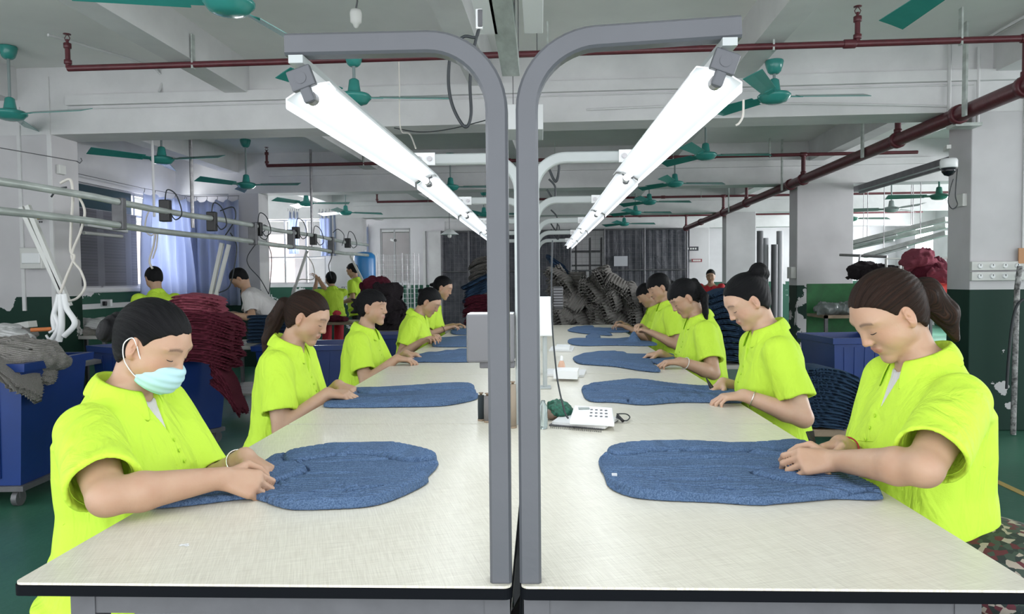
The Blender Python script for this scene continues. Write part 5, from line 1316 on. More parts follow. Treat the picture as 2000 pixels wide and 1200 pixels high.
hose('white hose of the big loop, outer strand beside the left column', [(120, 372, 4.6), (145, 375, 4.6), (165, 410, 4.6), (158, 450, 4.6), (140, 500, 4.6), (158, 530, 4.6), (166, 560, 4.6), (150, 583, 4.6), (125, 590, 4.6)], .008)
hose('dark cable looping beside the left column', [(100, 385, 4.6), (112, 370, 4.6), (130, 366, 4.6)], .006, 'wireb')
hose('white hose hanging under the pipes above the man in neon', [(305, 445, 6.0), (300, 480, 6.0), (292, 510, 6.0), (298, 525, 6.0)], .009)
hose('second white hose hanging under the pipes above the man in neon', [(308, 450, 6.0), (306, 480, 6.0), (298, 505, 6.0)], .007)
hose('grey cable loop left of the first black box', [(295, 405, 6.0), (286, 425, 6.0), (284, 450, 6.0), (296, 460, 6.0), (305, 450, 6.0)], .006)
hose('black cable loop on the pipes right of the second black box', [(430, 412, 7.0), (455, 405, 7.0), (460, 425, 7.0), (450, 445, 7.0), (440, 460, 7.0)], .006, 'wireb')
hose('black cable hanging below the pipes before the second column', [(450, 455, 7.0), (462, 480, 7.0), (458, 520, 7.0), (448, 560, 7.0), (428, 572, 7.0)], .006, 'wireb')
hose('grey cable hanging against the second left column', [(505, 470, 8.0), (484, 500, 8.0), (486, 520, 8.0), (508, 545, 8.0), (525, 575, 8.0)], .005, 'wireb')
hose('black cable hanging at the right face of the second column', [(520, 470, 8.0), (530, 500, 8.0), (528, 550, 8.0), (525, 575, 8.0)], .005, 'wireb')
hose('cable coil on the pipes before the second column', [(505, 455, 8.0), (515, 440, 8.0), (525, 448, 8.0), (520, 468, 8.0), (508, 462, 8.0), (518, 450, 8.0)], .005, 'wireb')
hose('white hose by the far bright window, swinging to the floor', [(600, 500, 9.5), (612, 520, 9.5), (612, 545, 9.5), (585, 547, 9.5), (572, 565, 9.5), (568, 590, 9.5)], .007)
hose('black cable hanging over the woman in the red apron', [(640, 480, 9.5), (648, 500, 9.5), (642, 520, 9.5), (648, 545, 9.5)], .006, 'wireb')
hose('grey cable loop near the far end of the steam pipes', [(650, 455, 9.8), (660, 448, 9.8), (672, 460, 9.8), (668, 480, 9.8)], .005, 'wireb')
# knot of pale rags and strings where the hoses end
def blob(name, c, r, mt, seed=0, h=.008, label=None, cat=None, group=None, parent=None, amp=.012, freq=30, zf=None):
    c = V3(c); rr = A3(r)
    def f(p):
        d = ell(p, c, r); d = d + noise3(p, seed, 5, freq) * F32(amp) - (1 - np.abs(noise3(p, seed + 7, 4, freq * .8))) * F32(amp * .8) - (1 - np.abs(noise3(p, seed + 11, 3, freq * 1.9, (1, 1, .6)))) ** 2 * F32(amp * .7)
        return d if zf is None else np.maximum(d, zf - p[:, 2])
    m_ = max(r) * .15 + amp * 3; o = sdf_obj(name, f, c - np.array(r) - m_, c + np.array(r) + m_, h, M[mt], parent, org=None if parent else c, attrs={'rib': lambda v: v[:, 2] + .2 * v[:, 0]})
    return tag(o, label, cat, group) if label else o
for i, (px, pz_, a_, b_) in enumerate(((112, 600, .016, .10), (120, 622, .02, .09), (106, 618, .014, .08), (130, 612, .018, .06))):
    hose('white rag strip tied in the bundle at the left column, strand %s' % ['one', 'two', 'three', 'four'][i], [(115 + i * 3, 575, 4.5), (px, pz_ - 10, 4.5), (px + 8 * (i - 1), pz_ + 20, 4.5), (px - 5, pz_ + 45, 4.5)], a_, 'white', 'rag strips at the left column', 'rag_strip', 'rag')
# braces
def brace(label, a, b, w_=.03):
    g = MB(); g.beam(P(*a), P(*b), w_, w_); return tag(g.build('brace', M['offwhite'], org=P(*b)), label, 'brace', 'white slanting braces at left')
brace('white slanting brace at the left column, outer', (42, 405, 4.8), (128, 590, 4.8)); brace('white slanting brace at the left column, inner', (54, 402, 4.8), (136, 598, 4.8))
brace('white slanting brace over the burgundy pile, left', (434, 475, 7.0), (410, 585, 7.0), .035); brace('white slanting brace over the burgundy pile, right', (447, 478, 7.0), (420, 585, 7.0), .03)
brace('white slanting brace by the far bright window', (600, 490, 9.5), (567, 590, 9.5)); brace('white slanting brace at the end of the steam pipes', (684, 500, 10.5), (712, 555, 10.5)); 
for px, Y, y0 in ((372, 7.2, 265), (297, 6.6, 262)):
    g = MB(); a = P(px, y0, Y); g.tube([(a.x, a.y, 1.79 if px > 300 else 1.85), (a.x, a.y, CEIL)], .018 if px > 300 else .012, 8); g.box((a.x - .05, a.y - .05, CEIL - .012), (a.x + .05, a.y + .05, CEIL)); tag(g.build('ceiling_rod', M['steel'] if px > 300 else M['beam'], org=a), 'vertical steel rod from the ceiling to the steam pipes, %s' % ('right, thicker' if px > 300 else 'left, thinner'), 'rod')
g = MB(); a = P(608, 380, 10); g.tube([(a.x, a.y, 1.7), (a.x, a.y, CEIL)], .018, 8); tag(g.build('ceiling_rod', M['steel'], org=a), 'vertical steel rod before the far bright window', 'rod')

# on the near left column
a = P(66, 424, B(-4.6, 5.87).y); wq = empty('warning_sign', a, 'small yellow triangle warning sign with black bolt on the left column', 'sign')
def tri(c, s, d): return [(c.x - s, c.y - d, c.z - s * .55), (c.x + s, c.y - d, c.z - s * .55), (c.x, c.y - d, c.z + s * 1.1)]
sg = P(75, 424, 5.98)
for nm, s_, d_, mt_ in (('border', .042, 0, M['black']), ('face', .033, .002, mat('sign_yellow', (.72, .52, .06), .5))):
    g = MB(); t1 = tri(sg, s_, d_); t2 = [(x, y + .004, z) for x, y, z in t1]; g.add(t1 + t2, [(0, 1, 2), (5, 4, 3), (0, 3, 4, 1), (1, 4, 5, 2), (2, 5, 3, 0)]); g.build(nm, mt_, wq)
g = MB(); g.add([(sg.x + x, sg.y - .003, sg.z + z) for x, z in ((.002, .026), (-.009, .002), (-.001, .002), (-.004, -.016), (.009, .008), (.001, .008), (.008, .024))], [(0, 1, 2, 3, 4, 5, 6)]); g.build('bolt_symbol', M['black'], wq, normals=False)
g = MB()
for x in (-.05, -.015, .005, .022): g.box((sg.x + x, sg.y - .001, sg.z - .05), (sg.x + x + .012, sg.y + .001, sg.z - .035))
g.build('caption_marks', M['black'], wq)
a = P(68, 505, 6.0); q = empty('switch_box', a, 'white metal switch box on the near left column', 'switch box')
g = MB(); g.bevbox((a.x - .10, a.y - .05, a.z - .09), (a.x + .09, a.y + .03, a.z + .09), .008); g.build('case', M['offwhite'], q)
g = MB(); g.bevbox((a.x - .075, a.y - .062, a.z - .045), (a.x + .085, a.y - .05, a.z + .045), .006); g.build('cover', M['white'], q)
a = P(124, 329, 6.05); g = MB(MB_); g.bevbox((-4.37, 5.95, a.z - .04), (-4.335, 6.03, a.z + .04), .004); tag(g.build('junction_box', M['offwhite'], org=a), 'small junction box high on the side of the left column', 'junction box')
a = P(200, 452, 7.2); q = empty('unlit_tube_lamp', a, 'unlit white fluorescent batten under the steam pipes at left', 'lamp')
g = MB(); g.beam(P(165, 437, 7.0), P(245, 450, 7.8), .06, .05); g.build('body', M['white'], q); g = MB(); g.tube([P(163, 455, 7.0), P(238, 462, 7.8)], .018, 10); g.build('tube', M['offwhite'], q)
a = P(208, 592, 8.0); q = empty('wall_socket', a, 'white socket with black plug under the left window', 'socket'); g = MB(); g.bevbox((a.x - .06, a.y - .02, a.z - .04), (a.x + .06, a.y + .02, a.z + .04), .005); g.build('plate', M['white'], q)
g = MB(); g.bevbox((a.x - .02, a.y - .05, a.z - .03), (a.x + .02, a.y - .02, a.z + .02), .005); g.build('plug', M['black'], q)

# ------------------------------------------------------------------ bins
def bin_(label, c, rz, sx, sy, hz, z0=.12):
    q = empty('wheeled_bin', (c[0], c[1], 0), label, 'bin', 'large blue wheeled bins', rz=rz)
    mm = WM[q]; g = MB(mm); t = .012; n = 6
    def ring(f, z): return [(x * f, y * f, z) for x, y in ((-sx / 2, -sy / 2), (sx / 2, -sy / 2), (sx / 2, sy / 2), (-sx / 2, sy / 2))]
    R_ = [ring(.84, z0), ring(.97, hz - .05), ring(1.05, hz - .045), ring(1.06, hz), ring(.96, hz), ring(.94, hz - .05), ring(.80, z0 + .03)]
    vs = [v for r in R_ for v in r]; fs = [(0, 3, 2, 1)]
    for i in range(len(R_) - 1):
        for k in range(4): fs.append((i * 4 + k, i * 4 + (k + 1) % 4, i * 4 + 4 + (k + 1) % 4, i * 4 + 4 + k))
    e = (len(R_) - 1) * 4; fs.append((e, e + 1, e + 2, e + 3)); g.add(vs, fs)
    g.build('tub', M['bin'], q)
    for k in range(-2, 3):
        g = MB(mm); x = k * sx * .16; g.add([(x * .88 - .008, -sy / 2 * .865 - .004, z0 + .04), (x * .88 + .008, -sy / 2 * .865 - .004, z0 + .04), (x + .01, -sy / 2 * .96 - .006, hz - .07), (x - .01, -sy / 2 * .96 - .006, hz - .07), (x * .88 - .008, -sy / 2 * .8, z0 + .04), (x * .88 + .008, -sy / 2 * .8, z0 + .04), (x + .01, -sy / 2 * .93, hz - .07), (x - .01, -sy / 2 * .93, hz - .07)],
              [(0, 1, 2, 3), (0, 4, 5, 1), (1, 5, 6, 2), (2, 6, 7, 3), (3, 7, 4, 0)]); g.build('rib', M['bin'], q)
    g = MB(mm); g.box((-sx * .45, -sy * .45, z0 - .03), (sx * .45, sy * .45, z0 - .001)); g.build('chassis', M['tableleg'], q)
    for sx_ in (-1, 1):
        for sy_ in (-1, 1):
            g = MB(mm); x, y = sx_ * sx * .38, sy_ * sy * .38; g.tube([(x - .015, y, .045), (x + .015, y, .045)], .044, 14); g.box((x - .02, y - .015, .045), (x + .02, y + .015, z0 - .03)); g.build('wheel', M['darksteel'], q)
    return q
bin_('blue wheeled bin with a grey wool pile, cut by the left edge', (-3.22, 4.05), 0.05, .80, .62, .80)
bin_('big blue wheeled bin under the burgundy pile behind the masked worker', (-2.90, 5.35), -.55, .85, .62, .76)
bin_('blue wheeled bin behind the worker with the long ponytail', (-2.18, 6.6), .1, .80, .6, .66)
bin_('blue wheeled bin behind the worker with the dark fringe', (-1.72, 8.3), .1, .50, .55, .62)
bin_('blue wheeled bin at right between the columns and the near right worker', (2.38, 5.65), .1, .5, .55, .78)

# ------------------------------------------------------------------ folded garments for the piles
def folded_proto(name, mt, seed, sx=.36, sy=.26, sz=.055, h=.008, layers=3, curl=.0, ridge=.0):
    def f(p):
        q = p.copy(); q[:, 2] = q[:, 2] + curl * q[:, 0] ** 2
        e = 3.2; x = np.abs(q[:, 0] / (sx / 2)); y = np.abs(q[:, 1] / (sy / 2)); z = np.abs((q[:, 2] - sz / 2) / (sz / 2))
        side = .014 * np.abs(np.sin(q[:, 2] / sz * math.pi * layers)) + ridge * np.abs(np.sin(q[:, 1] * 85 + 3 * np.sin(q[:, 0] * 9))); k = (x ** e + y ** e + z ** 4) ** (1 / 4.)
        d = (k - 1) * sz * .5 * .9 - side * .55 + .006
        return (d + noise3(q, seed, 4, 22) * F32(.004)).astype(F32)
    o = sdf_obj(name, f, (-sx * .6, -sy * .65, -.05 - curl * sx * sx * .2), (sx * .6, sy * .65, sz + .06), h, M[mt], None, org=(0, 0, 0), attrs={'rib': lambda v: v[:, 1] + v[:, 2] * .3})
    return o
used = {}
def place(kind, mt, seed, mm, label, cat, group, name='folded_sweater', **k):
    key = (kind, mt)
    if key not in used:
        o = folded_proto(name, mt, seed, **k); used[key] = o; o.matrix_world = mm; WM[o] = mm; tag(o, label, cat, group); return o
    return dup(used[key], mm, label, group, cat)
def TR(x, y, z, rz=0, rx=0, ry=0, s=1): return Matrix.Translation((x, y, z)) @ Matrix.Rotation(rz, 4, 'Z') @ Matrix.Rotation(ry, 4, 'Y') @ Matrix.Rotation(rx, 4, 'X') @ Matrix.Scale(s, 4)
r = random.Random(3)
# burgundy pile on the bin
c = P(388, 640, 5.0)
for k in range(13):
    z = .66 + k * .036; lab = 'folded burgundy sweater in the tall pile on the bin behind the masked worker'; mt_ = 'burg' if k < 10 else 'pinkk'
    if k >= 10: lab = 'rose sweater lying crumpled on top of the burgundy pile'
    place('a' if k < 10 else 'b', mt_, 31 if k < 10 else 32, TR(c.x + r.uniform(-.02, .02) - (.05 if k > 9 else 0), c.y + .1 + r.uniform(-.02, .02), z, r.uniform(-.15, .15), r.uniform(-.04, .04), .06 + r.uniform(-.03, .04), 1.16), lab, 'sweater', 'burgundy sweaters piled on the bin', curl=1.2, h=.007)
for k in range(3):
    place('a', 'burg', 31, TR(c.x + .17 - k * .01, c.y + .06, .42 + k * .055, .1, 0, .9 + r.uniform(-.1, .1), .9), 'folded burgundy sweater hanging down the side of the tall pile', 'sweater', 'burgundy sweaters piled on the bin')
# a rose layer hanging left
for k in range(3): place('b', 'pinkk', 32, TR(c.x - .20 + .03 * k, c.y + .1, .98 + .03 * k, .2, 0, -.25, 1.0), 'rose sweater lying crumpled on top of the burgundy pile', 'sweater', 'burgundy sweaters piled on the bin')
# blue stacks on the small table behind
c = P(508, 625, 6.75); c2 = P(552, 625, 6.9)
for k in range(8):
    place('a', 'navyk', 33, TR(c.x + r.uniform(-.01, .01), c.y, .652 + k * .033, r.uniform(-.1, .1), 0, 0, .62), 'folded dark blue sweater in the left stack on the small table', 'sweater', 'dark blue sweaters stacked at left')
for k in range(7):
    place('a', 'navyk', 33, TR(c2.x + r.uniform(-.01, .01), c2.y, .655 + k * .033, r.uniform(-.1, .1), 0, 0, .60), 'folded dark blue sweater in the right stack on the small table', 'sweater', 'dark blue sweaters stacked at left')
def small_table(label, x0, x1, y0, y1, z, mt='shelf', low=True, name='side_table'):
    q = empty(name, ((x0 + x1) / 2, (y0 + y1) / 2, 0), label, 'table')
    g = MB(); g.bevbox((x0, y0, z - .03), (x1, y1, z), .004); g.build('tabletop', M[mt], q)
    for x in (x0 + .02, x1 - .05):
        for y in (y0 + .02, y1 - .05): g = MB(); g.box((x, y, 0), (x + .03, y + .03, z - .03)); g.build('leg', M['tableleg'], q)
    if low: g = MB(); g.box((x0 + .03, y0 + .03, .2), (x1 - .03, y1 - .03, .22)); g.build('shelf', M[mt], q)
    return q
small_table('grey steel table carrying the dark blue stacks at left', -3.05, -2.25, 6.35, 7.15, .65)
small_table('pale side table covered in cloth scraps at the far left', -4.1, -3.30, 4.75, 5.35, .66)
small_table('worn table before the far bright window with small red things', -3.15, -2.35, 9.1, 9.8, .70, 'wood')
blob('red_cloth', (P(655, 606, 9.3).x, 9.35, .735), (.13, .1, .04), 'burg', 41, label='small heap of red cloth on the worn table', cat='cloth')
# left clutter
gq = P(30, 722, 3.95)
blob('knit_heap', (gq.x - .10, 4.02, .80), (.30, .24, .11), 'greyk', 44, .009, 'rounded grey brown knit heap filling the bin at the left edge', 'garment heap', None, amp=.022, freq=26)
for k, (dx, dy, dz, rz, ry) in enumerate(((-.28, 0, .0, .2, .1), (.02, .05, .0, -.3, .3), (-.12, -.08, .05, .8, .15), (-.33, .05, .07, 1.4, 0), (.1, -.16, -.02, .2, .75))):
    place('a', 'greyk', 35, TR(gq.x + dx, gq.y + dy, .76 + dz, rz, .1, ry, .95), 'grey brown knitted piece heaped in the bin at the left edge', 'sweater', 'grey knits in the left bin', h=.007, curl=1.5)
for i, (px, py, Y, rr_, mt_, lab) in enumerate(((20, 665, 4.9, (.16, .12, .07), 'whitek', 'white cloth heap at the far left, lower'), (55, 690, 4.85, (.15, .12, .06), 'whitek', 'white cloth heap at the far left, hanging over the table'), (38, 655, 5.1, (.12, .09, .045), 'greyk', 'grey cloth on the white heap at the far left'), (80, 690, 4.95, (.06, .09, .06), 'darkk', 'black cloth beside the white heap at the far left'), (8, 652, 5.05, (.12, .1, .06), 'whitek', 'white cloth heap at the far left, by the edge'), (190, 635, 6.6, (.22, .14, .06), 'whitek', 'pale crumpled cloth under the left window'), (168, 650, 6.5, (.16, .12, .04), 'greyk', 'grey crumpled cloth under the left window'))):
    a = P(px, py, Y); blob('cloth_heap', a, rr_, mt_, 50 + i, .009, lab, 'cloth', 'cloth heaps at left', amp=.014, freq=26)
small_table('dark table under the crumpled cloths below the left window', P(120, 660, 6.6).x, P(245, 660, 6.6).x, 6.3, 6.95, P(190, 652, 6.6).z, 'shelf')
a = P(80, 645, 4.8); g = MB(); g.tube([P(60, 645, 4.7), P(100, 643, 4.75)], .014, 8); tag(g.build('utility_tool', mat('orange_plastic', (.62, .18, .05), .5), org=a), 'orange handle lying by the rags at left', 'tool')
q = P(100, 655, 4.8); g = MB(); g.tube(bez([P(96, 650, 4.7), P(120, 640, 4.7), P(112, 668, 4.7), P(98, 665, 4.7), P(90, 655, 4.7)]), .008, 8); tag(g.build('iron_cord', M['white'], org=q), 'white coiled cord beside the orange handle', 'cord')
a = P(35, 640, 5.5); g = MB(); g.beam(P(-10, 645, 5.6), P(64, 633, 5.6), .1, .05); tag(g.build('ledge_board', M['offwhite'], org=a), 'white board along the left wall above the cloth heaps', 'board')

# tank, cage, dark pile, cameras
a = P(713, 560, 11.6); q = empty('water_tank', (a.x, a.y, 0), 'tall bright blue cylindrical tank with domed top at the far left', 'tank')
g = MB(); zt = P(713, 492, 11.6).z; g.lathe([(.001, .5), (.15, .5), (.175, .53), (.175, zt - .12), (.165, zt - .06), (.12, zt - .015), (.03, zt), (.001, zt)], (a.x, a.y, 0), 28); g.build('vessel', M['tank'], q)
g = MB(); g.lathe([(.03, zt - .002), (.03, zt + .03), (.001, zt + .03)], (a.x, a.y, 0), 12); g.build('cap', M['white'], q)
for k in range(3): g = MB(); t = k * 2.1; g.tube([(a.x + .14 * math.cos(t), a.y + .14 * math.sin(t), 0), (a.x + .14 * math.cos(t), a.y + .14 * math.sin(t), .53)], .015, 6); g.build('leg', M['steel'], q)
x0, x1 = P(737, 500, 13).x, P(808, 500, 13).x; zt = P(770, 498, 13).z
q = empty('wire_cage', ((x0 + x1) / 2, 13.2, 0), 'tall white wire cage rack at the far left behind the dark pile', 'rack')
for nm, ya in (('front_panel', 13.0), ('back_panel', 13.5)):
    g = MB(); n = 9
    for k in range(n + 1): x = x0 + (x1 - x0) * k / n; g.tube([(x, ya, .1), (x, ya, zt)], .0035, 4, False)
    for k in range(19): z = .1 + (zt - .1) * k / 18; g.tube([(x0, ya, z), (x1, ya, z)], .0035, 4, False)
    g.build(nm, M['white'], q)
g = MB()
for x in (x0, x1, (x0 + x1) * .5 + .12):
    for ya in (13.0, 13.5): g.tube([(x, ya, 0), (x, ya, zt + .03)], .014, 6)
g.build('posts', M['steel'], q)
for k, (px, py, rr_, mt_) in enumerate(((748, 572, (.20, .18, .10), 'darkk'), (752, 600, (.22, .2, .16), 'darkk'), (765, 625, (.18, .16, .2), 'darkk'), (735, 560, (.15, .15, .09), 'burg'))):
    a = P(px, py, 8.9); blob('garment_heap', a, rr_, mt_, 70 + k, .012, ['dark garments heaped behind the worker with the fringe, upper', 'dark garments heaped behind the worker with the fringe, middle', 'dark garments hanging down behind the worker with the fringe', 'brown pink garment on top of the dark heap at left'][k], 'garment heap', 'dark heap at left', amp=.036, freq=24)
small_table('low dark trolley under the dark garment heap', P(725, 600, 8.9).x, P(790, 600, 8.9).x, 8.6, 9.2, .62, 'shelf')
a = P(768, 470, 14.62); q = empty('security_camera', a, 'small white bullet camera on the third left column', 'camera'); g = MB(); g.tube([a + Vector((-.04, .05, .02)), a + Vector((.05, -.05, 0))], .035, 12); g.build('body', M['white'], q); g = MB(); g.tube([a + Vector((.05, -.05, 0)), a + Vector((.055, -.056, 0))], .032, 12); g.build('lens', M['black'], q)
# stack behind the left post
c = P(925, 640, 8.6)
for k in range(9): place('a', 'burg', 31, TR(c.x + .06 + r.uniform(-.03, .03), c.y + .1, .66 + k * .042, r.uniform(-.2, .2), 0, -.12, 1.15), 'folded burgundy sweater low in the stack behind the left posts', 'sweater', 'stack behind the left posts')
for k in range(7): place('a', 'navyk', 33, TR(c.x + .06 + r.uniform(-.03, .03), c.y + .15, 1.02 + k * .032, r.uniform(-.2, .2), 0, -.45, 1.0), 'folded dark blue sweater in the middle of the stack behind the left posts', 'sweater', 'stack behind the left posts')
for k in range(9): place('a', 'greyk', 35, TR(c.x + .10 + r.uniform(-.03, .03), c.y + .2, 1.14 + k * .042, r.uniform(-.3, .3), 0, -.2, .85), 'folded grey sweater high in the stack behind the left posts', 'sweater', 'stack behind the left posts')
small_table('low table under the stack behind the left posts', c.x - .35, c.x + .35, c.y - .25, c.y + .5, .64)
# grey pile at the far end
rows = [(1095, 622, .25), (1130, 624, 0), (1168, 625, .1), (1205, 624, -.2), (1240, 620, .1), (1262, 622, .2), (1105, 604, -.2), (1145, 602, .3), (1185, 604, -.1), (1222, 600, .2), (1255, 598, 0), (1092, 588, 0.4), (1120, 583, -.3), (1160, 580, .2), (1195, 582, -.2), (1232, 580, .1), (1102, 565, .3), (1128, 560, -.2), (1165, 558, .1), (1200, 556, .2), (1092, 548, .1), (1180, 545, .3)]
for px, py, t in rows:
    for lay in range(2):
        a = P(px, py, 8.6 + lay * .22 + r.uniform(-.05, .05))
        place('c', 'greyk', 36, TR(a.x, a.y, a.z, r.uniform(-.5, .5) + math.pi / 2, 1.05 + r.uniform(-.5, .5), t + r.uniform(-.4, .4), 1.0), 'grey brown folded sweater bundle in the big pile at the end of the tables', 'sweater', 'grey sweater pile at the far end', sx=.32, sy=.25, sz=.10, layers=3, h=.006, curl=2.5, ridge=.022)
for k in range(6):
    a = P(1082 + k * 6, 515 + k * 9, 9.2); place('a', 'navyk', 33, TR(a.x, a.y, a.z, .3, 0, .6, .8), 'dark blue garment sliding down the top left of the grey pile', 'sweater', 'dark blue garments on the grey pile')
small_table('low pallet table under the grey sweater pile', P(1075, 640, 8.4).x, P(1285, 640, 8.4).x, 8.35, 9.5, .66)

# ------------------------------------------------------------------ on the tables and posts
def at_(px, py, z=TZ): return PZ(px, py, z)
a = P(933, 660, 2.30); q = empty('display_unit', a, 'light grey box unit clamped to the second left post', 'electronic unit')
g = MB(); g.bevbox((a.x - .034, a.y - .03, a.z - .078), (-.083, a.y + .06, a.z + .078), .007); g.build('case', M['box'] if 'box' in M else mat('unit_grey', (.14, .14, .15), .5), q)
g = MB(); g.bevbox((a.x - .03, a.y - .028, a.z + .076), (-.085, a.y + .058, a.z + .080), .002); g.build('top_lid', M['white'], q)
g = MB(); g.bevbox((a.x + .006, a.y - .01, a.z - .098), (-.083, a.y + .03, a.z - .077), .003); g.build('bracket', M['darksteel'], q)
def cone_spool(px, py, hpx, col, label, x=None):
    a = at_(px, py); q = empty('thread_spool', (a.x, a.y, TZ), label, 'thread spool', 'thread spools by the posts'); h_ = hpx / 1400 * a.y
    g = MB(); g.lathe([(.004, .006), (.011, .006), (.0115, h_ * .5), (.0105, h_ - .006), (.004, h_ - .006)], (a.x, a.y, TZ), 18); g.build('thread', mat('thread_' + col[0], col[1], .8, bump=.4, bs=300, stretch=(1, 1, 12)), q)
    g = MB(); g.lathe([(.001, 0), (.012, 0), (.012, .006), (.004, .006), (.004, h_), (.008, h_), (.008, h_ + .003), (.001, h_ + .003)], (a.x, a.y, TZ), 18); g.build('core', M['wood'], q)
cone_spool(940, 822, 54, ('black', (.02, .03, .035)), 'black thread spool left of the near left post')
cone_spool(952, 825, 56, ('grey', (.20, .19, .19)), 'grey thread spool touching the near left post')
cone_spool(1002, 836, 90, ('tan', (.32, .26, .2)), 'tall tan thread spool seen between the two near posts')
# telephone-like white scale on papers
def pz(px, py, z): return PZ(px, py, z)
def slab(g, px4, z0, z1, bev=.0):
    """slab whose top corners are given by pixels"""
    t = [pz(x, y, z1) for x, y in px4]; g.add([(p.x, p.y, z0) for p in t] + [(p.x, p.y, z1) for p in t], [(3, 2, 1, 0), (4, 5, 6, 7)] + [(k, (k + 1) % 4, 4 + (k + 1) % 4, 4 + k) for k in range(4)])
M['paper'] = mat('white_paper', (.66, .66, .66), .8)
q = empty('notebook', at_(1140, 835), 'spiral notebook with rumpled pages under the white keypad device', 'notebook')
g = MB(); slab(g, [(1072, 830), (1178, 838), (1208, 820), (1105, 808)], TZ + .0012, TZ + .005); g.build('cover', M['tableleg'], q)
g = MB(); slab(g, [(1078, 824), (1182, 833), (1208, 815), (1108, 802)], TZ + .0055, TZ + .014); g.build('pages', M['paper'], q)
for k in range(26):
    a = pz(1076 + k * 3.9, 833 + k * .32, TZ + .006); g = MB(); g.tube([a + Vector((0, .006 * math.cos(t), .006 * math.sin(t))) for t in np.linspace(0, 5.5, 9)], .0009, 4, False); g.build('spiral_ring', M['black'], q)
q = empty('keypad_device', pz(1155, 812, TZ + .015), 'white desk device with grey keys and small display on the notebook', 'desk device')
g = MB(); P4 = [(1112, 818), (1200, 822), (1196, 802), (1122, 797)]; t0 = [pz(x, y, TZ + .034) for x, y in P4]
g.add([(p.x, p.y, TZ + .0145) for p in t0] + [(p.x, p.y, TZ + (.030 if k < 2 else .043)) for k, p in enumerate(t0)], [(3, 2, 1, 0), (4, 5, 6, 7)] + [(k, (k + 1) % 4, 4 + (k + 1) % 4, 4 + k) for k in range(4)]); o = g.build('case', M['white'], q); bv = o.modifiers.new('round', 'BEVEL'); bv.width = .003; bv.segments = 3
T = [g_.copy() for g_ in t0]
for k in range(4): T[k].z = TZ + (.0305 if k < 2 else .0435)
def onT(u, v): return T[0] * (1 - u) * (1 - v) + T[1] * u * (1 - v) + T[2] * u * v + T[3] * (1 - u) * v
for i in range(4):
    for j in range(3):
        a = onT(.47 + i * .12, .30 + j * .22); g = MB(); g.bevbox((a.x - .0042, a.y - .004, a.z - .001), (a.x + .0042, a.y + .004, a.z + .0022), .001); g.build('key', M['tableleg'], q)
a = onT(.14, .72); b = onT(.40, .9); g = MB(); g.box((a.x, a.y - .006, a.z - .001), (b.x, b.y + .002, b.z + .001)); g.build('display', mat('dull_display', (.22, .26, .24), .3), q)
g = MB(); g.tube(bez([pz(1203, 815, TZ + .02), pz(1212, 820, TZ + .012), pz(1224, 822, TZ + .008), pz(1230, 815, TZ + .01), pz(1222, 809, TZ + .02), pz(1205, 809, TZ + .028)]), .0022, 6); g.build('cable_loop', M['wireb'], q)
g = MB(); g.tube([pz(1206, 812, TZ + .02), pz(1217, 823, TZ + .008)], .005, 8); g.build('plug', M['black'], q)
blob('mesh_bag', pz(1092, 800, TZ + .03), (.038, .05, .026), 'greennet', 81, .003, 'green crumpled net bag beside the near right post', 'bag', amp=.006, freq=90) if M.setdefault('greennet', mat('green_net', (.02, .16, .10), .6, var=.7, vs=90)) else None
blob('brown_pouch', pz(1078, 808, TZ + .02), (.022, .03, .016), 'brownp', 82, .003, 'small brown pouch next to the green net bag', 'pouch', amp=.003, freq=60) if M.setdefault('brownp', mat('brown_leather', (.22, .15, .11), .5)) else None
a = at_(1061, 838); q = empty('clear_bottle', (a.x, a.y, TZ), 'clear plastic bottle right behind the near right post', 'bottle'); g = MB(); g.lathe([(.001, .001), (.013, .001), (.014, .01), (.014, .07), (.008, .082), (.006, .09), (.001, .09)], (a.x, a.y, TZ), 16); g.build('body', mat('clear_plastic', (.75, .85, .85), .1, trans=.85), q)
# lint on the near left table
a = at_(358, 1066); g = MB()
for k in range(5): g.tube(bez([a + Vector((r.uniform(-.008, .012), r.uniform(-.008, .008), .001)) for _ in range(4)], 4), .0007, 4)
tag(g.build('lint', M['white'], org=a), 'tiny white tuft of lint on the nearest left table', 'lint')
# second table right: peach bottle, box
a = at_(1097, 735); q = empty('peach_bottle', (a.x, a.y, TZ), 'peach coloured squeeze bottle on the second right table', 'bottle'); g = MB(); g.lathe([(.001, .0), (.017, .0), (.018, .012), (.017, .055), (.012, .07), (.007, .076), (.001, .076)], (a.x, a.y, TZ), 18); g.build('body', mat('peach_plastic', (.62, .38, .27), .4), q); g = MB(); g.lathe([(.007, .076), (.007, .094), (.003, .1), (.001, .1)], (a.x, a.y, TZ), 12); g.build('nozzle', M['white'], q)
def rough_stack(label, pxs, z1, z2, nm='paper_stack', cat='papers'):
    q = empty(nm, at_(*pxs[0]), label, cat); g = MB(); slab(g, pxs, TZ + .001, TZ + z1); g.build('papers', M['paper'], q)
    c_ = [(sum(p[0] for p in pxs) / 4 + (p[0] - sum(p_[0] for p_ in pxs) / 4) * .6 + 2, sum(p[1] for p in pxs) / 4 + (p[1] - sum(p_[1] for p_ in pxs) / 4) * .6 - 5) for p in pxs]
    g = MB(); slab(g, c_, TZ + z1 + .0005, TZ + z2); g.build('box', M['white'], q)
rough_stack('white papers and small box beside the peach bottle', [(1062, 731), (1140, 733), (1145, 722), (1070, 720)], .012, .05)
rough_stack('thin papers on the third right table', [(1072, 684), (1118, 685), (1122, 677), (1078, 676)], .01, .03)
